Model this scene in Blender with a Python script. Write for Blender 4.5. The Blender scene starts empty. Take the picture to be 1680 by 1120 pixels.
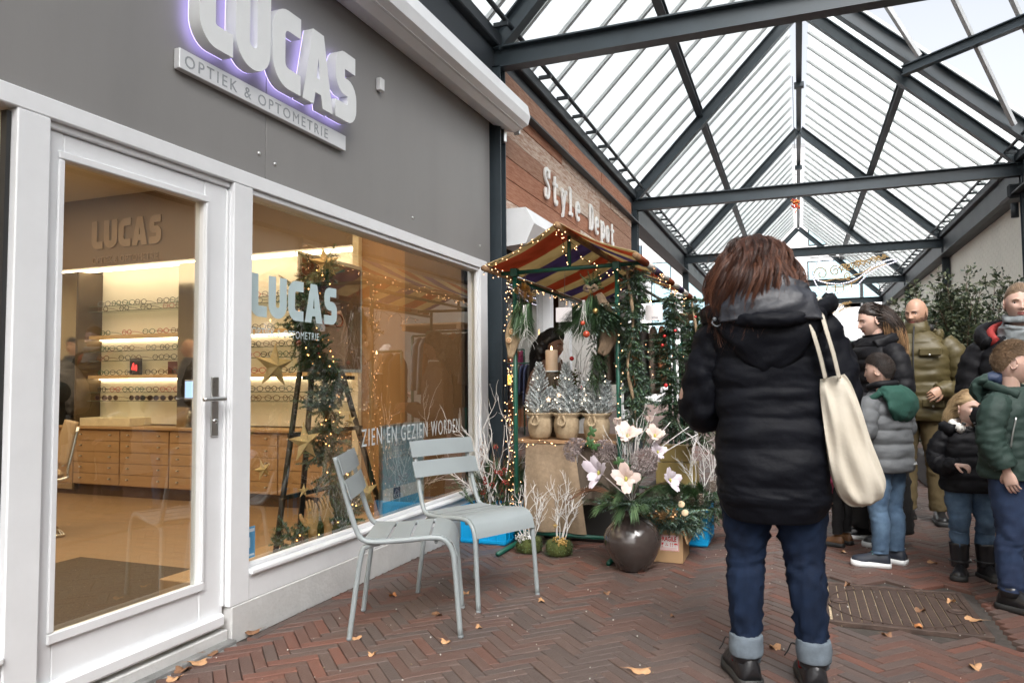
import bpy, math, random
from mathutils import Vector, Matrix, noise
PI = math.pi
rnd = random.Random(7)
SC = bpy.context.scene
COL = SC.collection
V = Vector

# ------------------------------------------------------------------ camera
FPX, CX, CY, CAMH = 1211.0, 840.0, 560.0, 1.17
CR = Matrix(((0.93262898, -0.02673989, -0.35984464),
             (0.36074757, 0.04692026, 0.93148252),
             (-0.00802374, -0.99854067, 0.05340555)))   # rows: world axes seen from the camera (right, down, forward)
cam = bpy.data.cameras.new('camera')
cam.lens = 36.0 * FPX / 1680.0
cam.sensor_width = 36.0
cam.clip_start, cam.clip_end = 0.05, 1000
camo = bpy.data.objects.new('camera', cam)
COL.objects.link(camo)
camo.matrix_world = Matrix(((CR[0][0], -CR[0][1], -CR[0][2], 0),
                            (CR[1][0], -CR[1][1], -CR[1][2], 0),
                            (CR[2][0], -CR[2][1], -CR[2][2], CAMH), (0, 0, 0, 1)))
SC.camera = camo
cam.dof.use_dof = True
cam.dof.focus_distance = 4.9
cam.dof.aperture_fstop = 8.0

# ------------------------------------------------------------------ sky, sun, exposure
W = bpy.data.worlds.new('World'); SC.world = W; W.use_nodes = True
nt = W.node_tree; nt.nodes.clear()
sky = nt.nodes.new('ShaderNodeTexSky'); sky.sky_type = 'NISHITA'; sky.sun_disc = False
sky.sun_elevation = math.radians(48); sky.sun_rotation = math.radians(155)
sky.air_density = 1.0; sky.dust_density = 6.0; sky.ozone_density = 1.0
hs = nt.nodes.new('ShaderNodeHueSaturation'); hs.inputs['Saturation'].default_value = 0.26
bg = nt.nodes.new('ShaderNodeBackground'); bg.inputs['Strength'].default_value = 0.15
wo = nt.nodes.new('ShaderNodeOutputWorld')
nt.links.new(sky.outputs[0], hs.inputs['Color']); nt.links.new(hs.outputs[0], bg.inputs['Color'])
nt.links.new(bg.outputs[0], wo.inputs['Surface'])
sl = bpy.data.lights.new('sun', 'SUN'); sl.energy = .9; sl.angle = math.radians(30); sl.color = (1, .99, .98)
so = bpy.data.objects.new('sun', sl); COL.objects.link(so)
_e, _r = math.radians(48), math.radians(155)
so.rotation_euler = V((math.sin(_r) * math.cos(_e), math.cos(_r) * math.cos(_e), math.sin(_e))).to_track_quat('Z', 'Y').to_euler()
SC.view_settings.view_transform = 'Standard'; SC.view_settings.look = 'None'
SC.view_settings.exposure = 1.27; SC.view_settings.gamma = 1
SC.view_settings.use_curve_mapping = False
cy = SC.cycles
SC.render.engine = 'CYCLES'
cy.max_bounces = 8; cy.diffuse_bounces = 4; cy.glossy_bounces = 4; cy.transmission_bounces = 6
cy.transparent_max_bounces = 24; cy.use_denoising = True
cy.caustics_reflective = False; cy.caustics_refractive = False
cy.sample_clamp_indirect = 8.0

# ------------------------------------------------------------------ helpers
def pix(x, y, ax, v):
    """world point seen at photo pixel (x, y) on the plane X, Y or Z = v"""
    d = CR @ V((x - CX, y - CY, FPX)); o = V((0, 0, CAMH)); i = 'xyz'.index(ax)
    return o + d * ((v - o[i]) / d[i])

def proj(p):
    q = CR.transposed() @ (V(p) - V((0, 0, CAMH)))
    return (CX + q.x / q.z * FPX, CY + q.y / q.z * FPX, q.z)

MATS = {}
def _n(t, k, **kw):
    n = t.nodes.new('ShaderNode' + k)
    for a, b in kw.items():
        if a in n.inputs: n.inputs[a].default_value = b
        else: setattr(n, a, b)
    return n

def M(name, col, rough=.6, var=.12, scale=9, bump=.0, bscale=60, metal=0, emit=0, ecol=None, col2=None, coat=0,
      stretch=None, spec=None, objrand=0, detail=5, sheen=0, sss=0):
    if name in MATS: return MATS[name]
    m = bpy.data.materials.new(name); m.use_nodes = True; t = m.node_tree; t.nodes.clear()
    out = _n(t, 'OutputMaterial'); p = _n(t, 'BsdfPrincipled'); t.links.new(p.outputs[0], out.inputs[0])
    tc = _n(t, 'TexCoord'); mp = _n(t, 'Mapping')
    if stretch: mp.inputs['Scale'].default_value = stretch
    t.links.new(tc.outputs['Object'], mp.inputs[0])
    nz = _n(t, 'TexNoise', Scale=scale, Detail=detail, Roughness=.6); t.links.new(mp.outputs[0], nz.inputs['Vector'])
    c1 = V(col[:3]); c2 = V(col2[:3]) if col2 else c1 * (1 + var); c0 = c1 if col2 else c1 * (1 - var)
    rp = _n(t, 'ValToRGB'); rp.color_ramp.elements[0].position = .32; rp.color_ramp.elements[1].position = .68
    rp.color_ramp.elements[0].color = (*c0, 1); rp.color_ramp.elements[1].color = (*[min(1, q) for q in c2], 1)
    t.links.new(nz.outputs[0], rp.inputs[0])
    last = rp.outputs[0]
    if objrand:
        oi = _n(t, 'ObjectInfo'); h = _n(t, 'HueSaturation')
        mr = _n(t, 'MapRange'); mr.inputs[3].default_value = 1 - objrand; mr.inputs[4].default_value = 1 + objrand
        t.links.new(oi.outputs['Random'], mr.inputs[0]); t.links.new(mr.outputs[0], h.inputs['Value'])
        t.links.new(last, h.inputs['Color']); last = h.outputs[0]
    t.links.new(last, p.inputs['Base Color'])
    p.inputs['Metallic'].default_value = metal
    r = _n(t, 'MapRange'); r.inputs[3].default_value = max(.02, rough - .08); r.inputs[4].default_value = min(1, rough + .08)
    t.links.new(nz.outputs[0], r.inputs[0]); t.links.new(r.outputs[0], p.inputs['Roughness'])
    if coat: p.inputs['Coat Weight'].default_value = coat
    if sheen: p.inputs['Sheen Weight'].default_value = sheen
    if sss:
        p.inputs['Subsurface Weight'].default_value = sss; p.inputs['Subsurface Radius'].default_value = (.02, .008, .004); p.inputs['Subsurface Scale'].default_value = 1
    if spec is not None: p.inputs['Specular IOR Level'].default_value = spec
    if emit:
        p.inputs['Emission Color'].default_value = (*(ecol or col), 1); p.inputs['Emission Strength'].default_value = emit
    if bump:
        bn = _n(t, 'TexNoise', Scale=bscale, Detail=4); t.links.new(mp.outputs[0], bn.inputs['Vector'])
        b = _n(t, 'Bump', Strength=bump, Distance=.01); t.links.new(bn.outputs[0], b.inputs['Height'])
        t.links.new(b.outputs[0], p.inputs['Normal'])
    MATS[name] = m
    return m

def glassmat(name, tint=(1, 1, 1), mult=1.7, trans=0.0, transcol=(.8, .85, .85), rough=0.0, dirt=0.0):
    if name in MATS: return MATS[name]
    m = bpy.data.materials.new(name); m.use_nodes = True; t = m.node_tree; t.nodes.clear()
    out = _n(t, 'OutputMaterial'); tr = _n(t, 'BsdfTransparent', Color=(*tint, 1)); gl = _n(t, 'BsdfGlossy', Roughness=rough)
    fr = _n(t, 'Fresnel', IOR=1.5); ge = _n(t, 'NewGeometry')
    m1 = _n(t, 'Math', operation='MULTIPLY'); m1.inputs[1].default_value = mult
    m2 = _n(t, 'Math', operation='SUBTRACT'); m2.inputs[0].default_value = 1.0
    m3 = _n(t, 'Math', operation='MULTIPLY', use_clamp=True)
    t.links.new(fr.outputs[0], m1.inputs[0]); t.links.new(ge.outputs['Backfacing'], m2.inputs[1])
    t.links.new(m1.outputs[0], m3.inputs[0]); t.links.new(m2.outputs[0], m3.inputs[1])
    base = tr
    if trans:
        tl = _n(t, 'BsdfTranslucent', Color=(*transcol, 1)); mx0 = _n(t, 'MixShader'); mx0.inputs[0].default_value = trans
        if dirt:
            tc = _n(t, 'TexCoord'); nz = _n(t, 'TexNoise', Scale=2.5, Detail=6); mr = _n(t, 'MapRange')
            mr.inputs[1].default_value = .35; mr.inputs[2].default_value = .75
            mr.inputs[3].default_value = trans - dirt; mr.inputs[4].default_value = trans + dirt
            t.links.new(tc.outputs['Object'], nz.inputs[0]); t.links.new(nz.outputs[0], mr.inputs[0]); t.links.new(mr.outputs[0], mx0.inputs[0])
        t.links.new(tr.outputs[0], mx0.inputs[1]); t.links.new(tl.outputs[0], mx0.inputs[2]); base = mx0
    mx = _n(t, 'MixShader'); t.links.new(m3.outputs[0], mx.inputs[0]); t.links.new(base.outputs[0], mx.inputs[1]); t.links.new(gl.outputs[0], mx.inputs[2])
    t.links.new(mx.outputs[0], out.inputs[0]); MATS[name] = m
    return m

def emis(name, col, s, sample=True):
    if name in MATS: return MATS[name]
    m = bpy.data.materials.new(name); m.use_nodes = True; t = m.node_tree; t.nodes.clear()
    out = _n(t, 'OutputMaterial'); e = _n(t, 'Emission', Color=(*col, 1), Strength=s); t.links.new(e.outputs[0], out.inputs[0])
    if not sample: m.cycles.emission_sampling = 'NONE'
    MATS[name] = m
    return m

OFF = {}
class MB:
    def __init__(s): s.v = []; s.f = []; s.m = []; s.sm = []
    def add(s, vs, fs, mat=0, smooth=False):
        b = len(s.v); s.v.extend([tuple(p) for p in vs])
        for f in fs:
            s.f.append(tuple(b + i for i in f)); s.m.append(mat); s.sm.append(smooth)
    def xf(s, mtx, start=0):
        for i in range(start, len(s.v)): s.v[i] = tuple(mtx @ V(s.v[i]))
    def box(s, a, b, mat=0, bev=0.0, rot=None, piv=None):
        x0, x1 = sorted((a[0], b[0])); y0, y1 = sorted((a[1], b[1])); z0, z1 = sorted((a[2], b[2]))
        st = len(s.v)
        c = min(bev, (x1 - x0) * .45, (y1 - y0) * .45, (z1 - z0) * .45)
        if c <= 0:
            vs = [(x, y, z) for z in (z0, z1) for y in (y0, y1) for x in (x0, x1)]
            fs = [(0, 2, 3, 1), (4, 5, 7, 6), (0, 1, 5, 4), (2, 6, 7, 3), (0, 4, 6, 2), (1, 3, 7, 5)]
            s.add(vs, fs, mat)
        else:
            vs = []; idx = {}
            for zi in (0, 1):
                for yi in (0, 1):
                    for xi in (0, 1):
                        for k in range(3):
                            p = [x1 if xi else x0, y1 if yi else y0, z1 if zi else z0]
                            for q in range(3):
                                if q != k: p[q] += (-c if (xi, yi, zi)[q] else c)
                            idx[(xi, yi, zi, k)] = len(vs); vs.append(tuple(p))
            fs = []
            I = lambda x, y, z, k: idx[(x, y, z, k)]
            for k in range(3):
                for sgn in (0, 1):
                    o = [q for q in range(3) if q != k]; loop = []
                    for a_, b_ in ((0, 0), (1, 0), (1, 1), (0, 1)):
                        c_ = [0, 0, 0]; c_[k] = sgn; c_[o[0]] = a_; c_[o[1]] = b_; loop.append(I(*c_, k))
                    if (sgn == 0) != (k == 1): loop.reverse()
                    fs.append(tuple(loop))
            for k in range(3):
                o = [q for q in range(3) if q != k]
                for a_ in (0, 1):
                    for b_ in (0, 1):
                        c0 = [0, 0, 0]; c0[o[0]] = a_; c0[o[1]] = b_; c1 = list(c0); c1[k] = 1
                        fs.append((I(*c0, o[0]), I(*c1, o[0]), I(*c1, o[1]), I(*c0, o[1])))
            for x in (0, 1):
                for y in (0, 1):
                    for z in (0, 1): fs.append((I(x, y, z, 0), I(x, y, z, 1), I(x, y, z, 2)))
            # fix orientation
            cc = V(((x0 + x1) / 2, (y0 + y1) / 2, (z0 + z1) / 2)); ff = []
            for f in fs:
                p = [V(vs[i]) for i in f]; nn = (p[1] - p[0]).cross(p[2] - p[0]); mid = sum(p, V()) / len(p)
                ff.append(f if nn.dot(mid - cc) > 0 else tuple(reversed(f)))
            s.add(vs, ff, mat)
        if rot is not None:
            p = V(piv) if piv is not None else V(((x0 + x1) / 2, (y0 + y1) / 2, (z0 + z1) / 2))
            s.xf(Matrix.Translation(p) @ rot.to_4x4() @ Matrix.Translation(-p), st)
    def beam(s, p, q, w, h, mat=0, up=V((0, 0, 1)), bev=0):
        p = V(p); q = V(q); d = (q - p); L = d.length; d.normalize(); st = len(s.v)
        x = d.cross(up).normalized() if abs(d.dot(up)) < .999 else V((1, 0, 0)); z = x.cross(d)
        s.box((-w / 2, 0, -h / 2), (w / 2, L, h / 2), mat, bev)
        m = Matrix((x, d, z)).transposed().to_4x4(); m.translation = p; s.xf(m, st)
    def ibeam(s, p, q, w, h, t=.014, mat=0, up=V((0, 0, 1))):
        p = V(p); q = V(q); d = (q - p).normalized(); x = d.cross(up).normalized(); z = x.cross(d)
        s.beam(p + z * (h / 2 - t / 2), q + z * (h / 2 - t / 2), w, t, mat, up)
        s.beam(p - z * (h / 2 - t / 2), q - z * (h / 2 - t / 2), w, t, mat, up)
        s.beam(p, q, t, h - 2 * t, mat, up)
    def quad(s, a, b, c, d, mat=0): s.add([a, b, c, d], [(0, 1, 2, 3)], mat)
    def ico(s, c, r, mat=0, n=8, m=6, sq=(1, 1, 1)):
        vs = [(c[0], c[1], c[2] - r * sq[2])]; fs = []
        for i in range(1, m):
            a = -PI / 2 + PI * i / m
            for j in range(n):
                b = 2 * PI * j / n
                vs.append((c[0] + r * sq[0] * math.cos(a) * math.cos(b), c[1] + r * sq[1] * math.cos(a) * math.sin(b), c[2] + r * sq[2] * math.sin(a)))
        vs.append((c[0], c[1], c[2] + r * sq[2])); T = len(vs) - 1
        for j in range(n):
            k = (j + 1) % n
            fs.append((0, 1 + k, 1 + j)); fs.append((T, 1 + (m - 2) * n + j, 1 + (m - 2) * n + k))
            for i in range(m - 2): fs.append((1 + i * n + j, 1 + i * n + k, 1 + (i + 1) * n + k, 1 + (i + 1) * n + j))
        s.add(vs, fs, mat, True)
    def lathe(s, c, prof, n=32, mat=0, caps=True, wob=0):
        vs = []; fs = []
        for r, z in prof:
            for j in range(n):
                b = 2 * PI * j / n; rr = r
                if wob: rr = r * (1 + wob * noise.noise(V((math.cos(b) * 2, math.sin(b) * 2, z * 9 + c[0] * 7))))
                vs.append((c[0] + rr * math.cos(b), c[1] + rr * math.sin(b), c[2] + z))
        for i in range(len(prof) - 1):
            for j in range(n):
                k = (j + 1) % n; fs.append((i * n + j, i * n + k, (i + 1) * n + k, (i + 1) * n + j))
        if caps: fs.append(tuple(reversed(range(n)))); fs.append(tuple(range((len(prof) - 1) * n, len(prof) * n)))
        s.add(vs, fs, mat, True)
    def cyl(s, p, q, r, n=10, mat=0, r2=None, smooth=True): s.tube([p, q], [r, r if r2 is None else r2], n, mat, sub=1, smooth=smooth)
    def tube(s, pts, radii, n=10, mat=0, sub=4, ref=None, caps=True, puff=None, wr=None, smooth=True, expo=2.0, seed=0.0, shape=None):
        """smooth pipe through pts; radii floats or (a, b) along ref and across; puff=(spacing, amount); wr=(amount, frequency)"""
        pts = [V(p) for p in pts]; k = len(pts)
        R = [(r, r) if not isinstance(r, (tuple, list)) else tuple(r) for r in (radii if isinstance(radii, (list, tuple)) else [radii] * k)]
        P = []; Q = []
        for i in range(k - 1):
            p0, p1, p2, p3 = pts[max(i - 1, 0)], pts[i], pts[i + 1], pts[min(i + 2, k - 1)]
            r0, r1, r2, r3 = R[max(i - 1, 0)], R[i], R[i + 1], R[min(i + 2, k - 1)]
            for j in range(sub):
                t = j / sub; t2 = t * t; t3 = t2 * t
                w = (-.5 * t3 + t2 - .5 * t, 1.5 * t3 - 2.5 * t2 + 1, -1.5 * t3 + 2 * t2 + .5 * t, .5 * t3 - .5 * t2)
                P.append(p0 * w[0] + p1 * w[1] + p2 * w[2] + p3 * w[3])
                Q.append(tuple(max(.0002, r0[c] * w[0] + r1[c] * w[1] + r2[c] * w[2] + r3[c] * w[3]) for c in (0, 1)))
        P.append(pts[-1]); Q.append(R[-1])
        T = [(P[min(i + 1, len(P) - 1)] - P[max(i - 1, 0)]).normalized() for i in range(len(P))]
        if ref is None:
            u = V((0, 0, 1)).cross(T[0])
            if u.length < .05: u = V((1, 0, 0)) - T[0] * T[0].x
            u.normalize()
        else: u = None
        vs = []; L = 0
        for i in range(len(P)):
            if i: L += (P[i] - P[i - 1]).length
            if ref is not None: u = (V(ref) - T[i] * V(ref).dot(T[i])).normalized()
            else: u = (u - T[i] * u.dot(T[i])).normalized()
            v = T[i].cross(u)
            pf = 1.0
            add = 0
            if puff:
                a = abs(math.sin(PI * L / puff[0])) ** .38; add = puff[1] * (a - .75)
            for j in range(n):
                b = 2 * PI * j / n; cb, sb = math.cos(b), math.sin(b)
                if expo != 2.0:
                    e = 2 / expo; cb = math.copysign(abs(cb) ** e, cb); sb = math.copysign(abs(sb) ** e, sb)
                x, y = Q[i][0] * cb, Q[i][1] * sb
                d = add
                if wr:
                    d += wr[0] * noise.noise(V((cb * wr[1] * .5 + seed, sb * wr[1] * .5, L * wr[1] * 6)))
                    if wr[0] > .007: d += wr[0] * .28 * noise.noise(V((cb * wr[1] * 1.3 + seed, sb * wr[1] * 1.3, L * wr[1] * 19 + cb * 3)))
                if shape: x, y = shape(x, y, i / (len(P) - 1), b)
                l = math.hypot(x, y) or 1
                x += x / l * d; y += y / l * d
                vs.append(P[i] + u * x + v * y)
        fs = []
        for i in range(len(P) - 1):
            for j in range(n):
                q = (j + 1) % n; fs.append((i * n + j, i * n + q, (i + 1) * n + q, (i + 1) * n + j))
        if caps: fs.append(tuple(reversed(range(n)))); fs.append(tuple(range((len(P) - 1) * n, len(P) * n)))
        s.add(vs, fs, mat, smooth)
    def strand(s, pts, w, mat=0, mat2=None, sw=.5):
        """hair or fine twig: three sided tapering strip"""
        k = len(pts); vs = []; fs = []
        for i, p in enumerate(pts):
            a = pts[max(i - 1, 0)]; b = pts[min(i + 1, k - 1)]; t = (b - a)
            u = t.cross(V((.3, .9, .2)));
            if u.length < 1e-6: u = V((1, 0, 0))
            u.normalize(); v = t.cross(u).normalized(); r = w * (1 - .75 * (i / (k - 1)) ** 2)
            vs += [p + u * r, p - u * r * .5 + v * r * .86, p - u * r * .5 - v * r * .86]
        for i in range(k - 1):
            for j in range(3):
                q = (j + 1) % 3; f = (i * 3 + j, i * 3 + q, (i + 1) * 3 + q, (i + 1) * 3 + j)
                b0 = len(s.v)
                fs.append(f)
        b0 = len(s.v); s.v.extend([tuple(p) for p in vs])
        for i, f in enumerate(fs):
            s.f.append(tuple(b0 + q for q in f)); s.sm.append(True)
            s.m.append(mat2 if (mat2 is not None and (i // 3) / (k - 1) > sw) else mat)
    def build(s, name, mats, parent=None, world=True, base=None):
        """link as ONE mesh; with parent the vertices are taken as world coordinates unless world=False"""
        if not isinstance(mats, (list, tuple)): mats = [mats]
        off = V((0, 0, 0))
        if parent is not None:
            if world: off = OFF.get(parent.name, V((0, 0, 0)))
        elif world:
            if base is not None: off = V(base)
            elif s.v:
                xs = [p[0] for p in s.v]; ys = [p[1] for p in s.v]; zs = [p[2] for p in s.v]
                off = V(((min(xs) + max(xs)) / 2, (min(ys) + max(ys)) / 2, min(zs)))
        me = bpy.data.meshes.new(name)
        me.from_pydata([(p[0] - off.x, p[1] - off.y, p[2] - off.z) for p in s.v], [], s.f)
        for m in mats: me.materials.append(m)
        me.polygons.foreach_set('material_index', s.m); me.polygons.foreach_set('use_smooth', s.sm)
        me.update()
        o = bpy.data.objects.new(name, me); COL.objects.link(o)
        if parent is not None: o.parent = parent; OFF[o.name] = off
        else: o.location = off; OFF[o.name] = off
        return o

def tag(o, label=None, cat=None, group=None, kind=None):
    if label: o['label'] = label
    if cat: o['category'] = cat
    if group: o['group'] = group
    if kind: o['kind'] = kind
    return o

def thing(name, label, cat, loc=(0, 0, 0), rz=0.0, group=None):
    o = bpy.data.objects.new(name, None); COL.objects.link(o); o.empty_display_size = .1
    o.location = loc; o.rotation_euler = (0, 0, rz); OFF[o.name] = V(loc)
    return tag(o, label, cat, group)

def dup(root, loc, rz=0.0, label=None, scale=1.0):
    def cp(o, par):
        c = o.copy(); COL.objects.link(c)
        if par is not None: c.parent = par
        OFF[c.name] = OFF.get(o.name, V())
        for ch in list(o.children): cp(ch, c)
        return c
    r = cp(root, None); r.location = loc; r.rotation_euler = (0, 0, rz); r.scale = (scale,) * 3
    if label: r['label'] = label
    return r

def text(name, body, size, mtx, mat, parent=None, ext=.001, bold=0.0, sx=1.0, spacing=1.0, align='LEFT'):
    """flat or raised lettering; mtx maps text plane (x right, y up, z out) to the world"""
    c = bpy.data.curves.new(name, 'FONT'); c.body = body; c.size = size; c.extrude = ext; c.offset = bold
    c.space_character = spacing; c.align_x = align; c.resolution_u = 3
    t = bpy.data.objects.new(name, c); me = bpy.data.meshes.new_from_object(t)
    bpy.data.objects.remove(t); bpy.data.curves.remove(c)
    me.transform(Matrix.Diagonal((sx, 1, 1, 1))); me.transform(mtx)
    me.materials.clear(); me.materials.append(mat)
    o = bpy.data.objects.new(name, me); COL.objects.link(o); o['kind'] = 'stuff'
    if parent is not None:
        off = OFF.get(parent.name, V()); me.transform(Matrix.Translation(-off)); o.parent = parent; OFF[o.name] = off
    return o

def frame(o, x, y):
    """matrix with the given origin and the text plane's x and y directions"""
    x = V(x).normalized(); y = V(y); y = (y - x * y.dot(x)).normalized(); z = x.cross(y)
    m = Matrix((x, y, z)).transposed().to_4x4(); m.translation = V(o); return m

def rdir(r=rnd):
    while True:
        v = V((r.uniform(-1, 1), r.uniform(-1, 1), r.uniform(-1, 1)))
        if .05 < v.length < 1: return v.normalized()
# ------------------------------------------------------------------ materials
WHITE = M('white_paint', (.79, .805, .82), .38, .045, 3, .04, 30)
WHITE2 = M('aged_white_paint', (.70, .71, .71), .5, .06, 5, .05, 40)
PLINTH = M('plinth_render', (.50, .50, .49), .8, .15, 4, .3, 50, col2=(.64, .64, .63))
FASC = M('grey_panel', (.238, .232, .225), .45, .07, 1.1, .02, 90, stretch=(1, 1.6, .35))
STEEL = M('slate_steel', (.033, .046, .056), .42, .15, 3, .03, 30)
STEELD = M('dark_steel', (.022, .028, .034), .5, .15, 3)
ALU = M('aluminium_bar', (.42, .43, .43), .45, .1, 6, metal=.6)
CHROME = M('chrome', (.75, .75, .74), .12, .02, metal=1)
SATIN = M('satin_steel', (.62, .62, .61), .3, .03, metal=1)
BLACK = M('black_rubber', (.02, .02, .02), .6)
PANE = glassmat('roof_glass', (.95, .98, .975), 1.6, .52, (.97, .99, .985), dirt=.12)
SHOPG = glassmat('shop_glass', (.94, .955, .94), 3.6)
GOLD = M('gold', (.62, .42, .16), .32, .1, metal=.9)
GOLDP = M('gold_paper', (.70, .50, .22), .55, .1, 30, .15, 200)
BULB = emis('warm_bulb', (1.0, .52, .24), 3.2, False)
BULBW = emis('white_bulb', (.80, .78, 1.0), 3.5, False)

# ------------------------------------------------------------------ ground and pavement
g = MB(); g.quad((-60, -40, -.02), (60, -40, -.02), (60, 14, -.02), (-60, 14, -.02), 0)
g.quad((-60, 14, -.02), (60, 14, -.02), (60, 120, -.02), (-60, 120, -.02), 1)
JOINT = M('joint_sand', (.060, .050, .043), .95, .35, 30, .3, 120)
FARB = M('far_paving', (.13, .082, .066), .8, .3, 3, .1, 40)
tag(g.build('ground', [JOINT, FARB], world=False), kind='structure')

BRK = [M('brick_red', (.140, .068, .052), .66, .22, 14, .35, 90, col2=(.170, .074, .052), spec=.4),
       M('brick_rust', (.118, .058, .043), .62, .22, 14, .35, 90, col2=(.14, .078, .062), spec=.4),
       M('brick_brown', (.100, .057, .046), .60, .22, 14, .35, 90, col2=(.120, .077, .064), spec=.4),
       M('brick_grey', (.098, .066, .055), .56, .22, 14, .35, 90, col2=(.122, .086, .074), spec=.4),
       M('brick_dark', (.088, .066, .058), .52, .22, 14, .35, 90, col2=(.100, .076, .068), spec=.4)]
pave = thing('pavement', None, None, (0, 0, 0)); pave['kind'] = 'structure'
def brickmb(mb, L, w, mat, M4):
    st = len(mb.v); c = .0028
    a, b = L / 2, w / 2
    vs = [(-a, -b, -.02), (a, -b, -.02), (a, b, -.02), (-a, b, -.02), (-a, -b, -c), (a, -b, -c), (a, b, -c), (-a, b, -c),
          (-a + c, -b + c, 0), (a - c, -b + c, 0), (a - c, b - c, 0), (-a + c, b - c, 0)]
    fs = [(0, 1, 5, 4), (1, 2, 6, 5), (2, 3, 7, 6), (3, 0, 4, 7), (4, 5, 9, 8), (5, 6, 10, 9), (6, 7, 11, 10), (7, 4, 8, 11), (8, 9, 10, 11)]
    mb.add([M4 @ V(p) for p in vs], fs, mat)
u_ = .0525; bricks = []
r45 = Matrix.Rotation(math.radians(45), 4, 'Z')
COVER = (.08, .80, 3.93, 4.69)
for ix in range(-260, 260):
    for iy in range(-260, 260):
        k = (ix - iy) % 8
        if k == 0: cx_, cy_, hz = (ix + 2) * u_, (iy + .5) * u_, True
        elif k == 7: cx_, cy_, hz = (ix + .5) * u_, (iy + 2) * u_, False
        else: continue
        p = r45 @ V((cx_, cy_, 0)); p.y += 7
        if not (-2.36 < p.x < 3.1 and 1.3 < p.y < 14.2): continue
        if COVER[0] - .07 < p.x < COVER[1] + .07 and COVER[2] - .07 < p.y < COVER[3] + .07: continue
        bricks.append((p, hz))
vis = []
for i, (p, hz) in enumerate(bricks):
    x, y, z = proj(p)
    if z > .5 and -10 < x < 1690 and y < 1135: vis.append((z, i))
vis.sort(); near = {i for _, i in vis[:300]}
rb = random.Random(3); stuffb = MB(); protos = {}
def brickmat(p):
    t = noise.noise(V((p.x * .7, p.y * .45, 3))) * 1.3 + rb.uniform(-.9, .9)
    q = .3 + .5 * t
    return min(4, max(0, int((1 - q) * 4.2)))
for i, (p, hz) in enumerate(bricks):
    m = brickmat(p); a = math.radians(45 + (0 if hz else 90)) + rb.uniform(-.012, .012)
    z = rb.uniform(-.0022, .0022) + .006 * noise.noise(p * .9)
    M4 = Matrix.Translation((p.x + rb.uniform(-.001, .001), p.y + rb.uniform(-.001, .001), z)) @ Matrix.Rotation(a, 4, 'Z') @ Matrix.Rotation(rb.uniform(-.01, .01), 4, 'X')
    if i in near:
        if m not in protos:
            t = MB(); brickmb(t, .2075, .0495, 0, Matrix()); protos[m] = t.build('brick', BRK[m], world=False); o = protos[m]
        else:
            o = protos[m].copy(); COL.objects.link(o)
        o.parent = pave; o.matrix_local = M4
    else: brickmb(stuffb, .2075, .0495, m, M4)
o = stuffb.build('brick_field', BRK, pave, world=False); o['kind'] = 'stuff'
# straight edging course along the shop front
e = MB()
for k in range(58):
    y = 1.0 + k * .212
    if 1.6 < y < 2.75: continue
    brickmb(e, .206, .0475, brickmat(V((0, y, 0))), Matrix.Translation((-2.375, y, -.001)) @ Matrix.Rotation(math.radians(90) + rb.uniform(-.01, .01), 4, 'Z'))
o = e.build('edging_brick_row', BRK, pave, world=False); o['kind'] = 'stuff'
s = MB(); s.box((-2.47, 1.0, -.02), (-2.402, 2.73, .012), 0, .004); s.box((-2.402, 1.55, -.02), (-2.352, 2.72, -.004), 0, .003)
tag(s.build('threshold_strip', M('wet_concrete', (.22, .22, .215), .6, .3, 10, .3, 60), world=False), kind='structure')
# loose grit and crumbs in the joints
gr = MB()
for _ in range(700):
    p = V((rb.uniform(-2.35, 2.2), rb.uniform(2.2, 8), .003)); s_ = rb.uniform(.0012, .0045)
    gr.ico(p, s_, rb.choice((0, 0, 1)), 5, 3)
tag(gr.build('grit', [M('pale_grit', (.5, .48, .44), .9), M('dark_grit', (.2, .15, .1), .9)]), 'pale specks of grit and crumbs scattered over the brick paving', 'grit', kind='stuff')

# inspection cover
cov = thing('inspection_cover', 'rusty square iron inspection cover set in the brick paving', 'manhole cover', (.44, 4.31, 0))
RUST = M('rusty_iron', (.060, .040, .033), .6, .3, 18, .4, 90, col2=(.11, .072, .056), metal=.2)
DIRT = M('leaf_dirt', (.50, .39, .26), .95, .4, 60, .5, 200)
f = MB(); x0, x1, y0, y1 = .085, .795, 3.935, 4.685
for a, b in (((x0, y0), (x1, y0 + .03)), ((x0, y1 - .03), (x1, y1)), ((x0, y0 + .0301), (x0 + .03, y1 - .0301)), ((x1 - .03, y0 + .0301), (x1, y1 - .0301))):
    f.box((*a, -.02), (*b, .004), 0, .002)
f.build('cover_frame', RUST, cov)
f = MB(); f.box((x0 + .032, y0 + .032, -.02), (x1 - .032, y1 - .032, -.009), 0); f.build('cover_bed', DIRT, cov)
cn = V(((x0 + x1) / 2, (y0 + y1) / 2, 0))
for i in range(15):
    f = MB(); xx = x0 + .045 + i * .044
    f.box((xx, y0 + .036, -.009), (xx + .0385, y1 - .036, -.001), 0, .002)
    f.build('rib', RUST, cov)
f = MB(); N = 48
for j in range(N):
    a, b = 2 * PI * j / N, 2 * PI * (j + 1) / N
    for r0, r1 in ((.318, .33),):
        P = [cn + V((r * math.cos(t), r * math.sin(t), .0012)) for r, t in ((r0, a), (r1, a), (r1, b), (r0, b))]
        Q = [p - V((0, 0, .006)) for p in P]; f.add(P + Q, [(0, 1, 2, 3), (1, 5, 6, 2), (0, 3, 7, 4)], 0)
f.build('lid_ring', RUST, cov)
for sx in (-1, 1):
    f = MB(); f.lathe(cn + V((sx * .27, .0, 0)), [(.045, 0), (.045, .004), (.03, .004), (.028, -.003)], 20); f.build('lifting_eye', RUST, cov)

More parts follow.
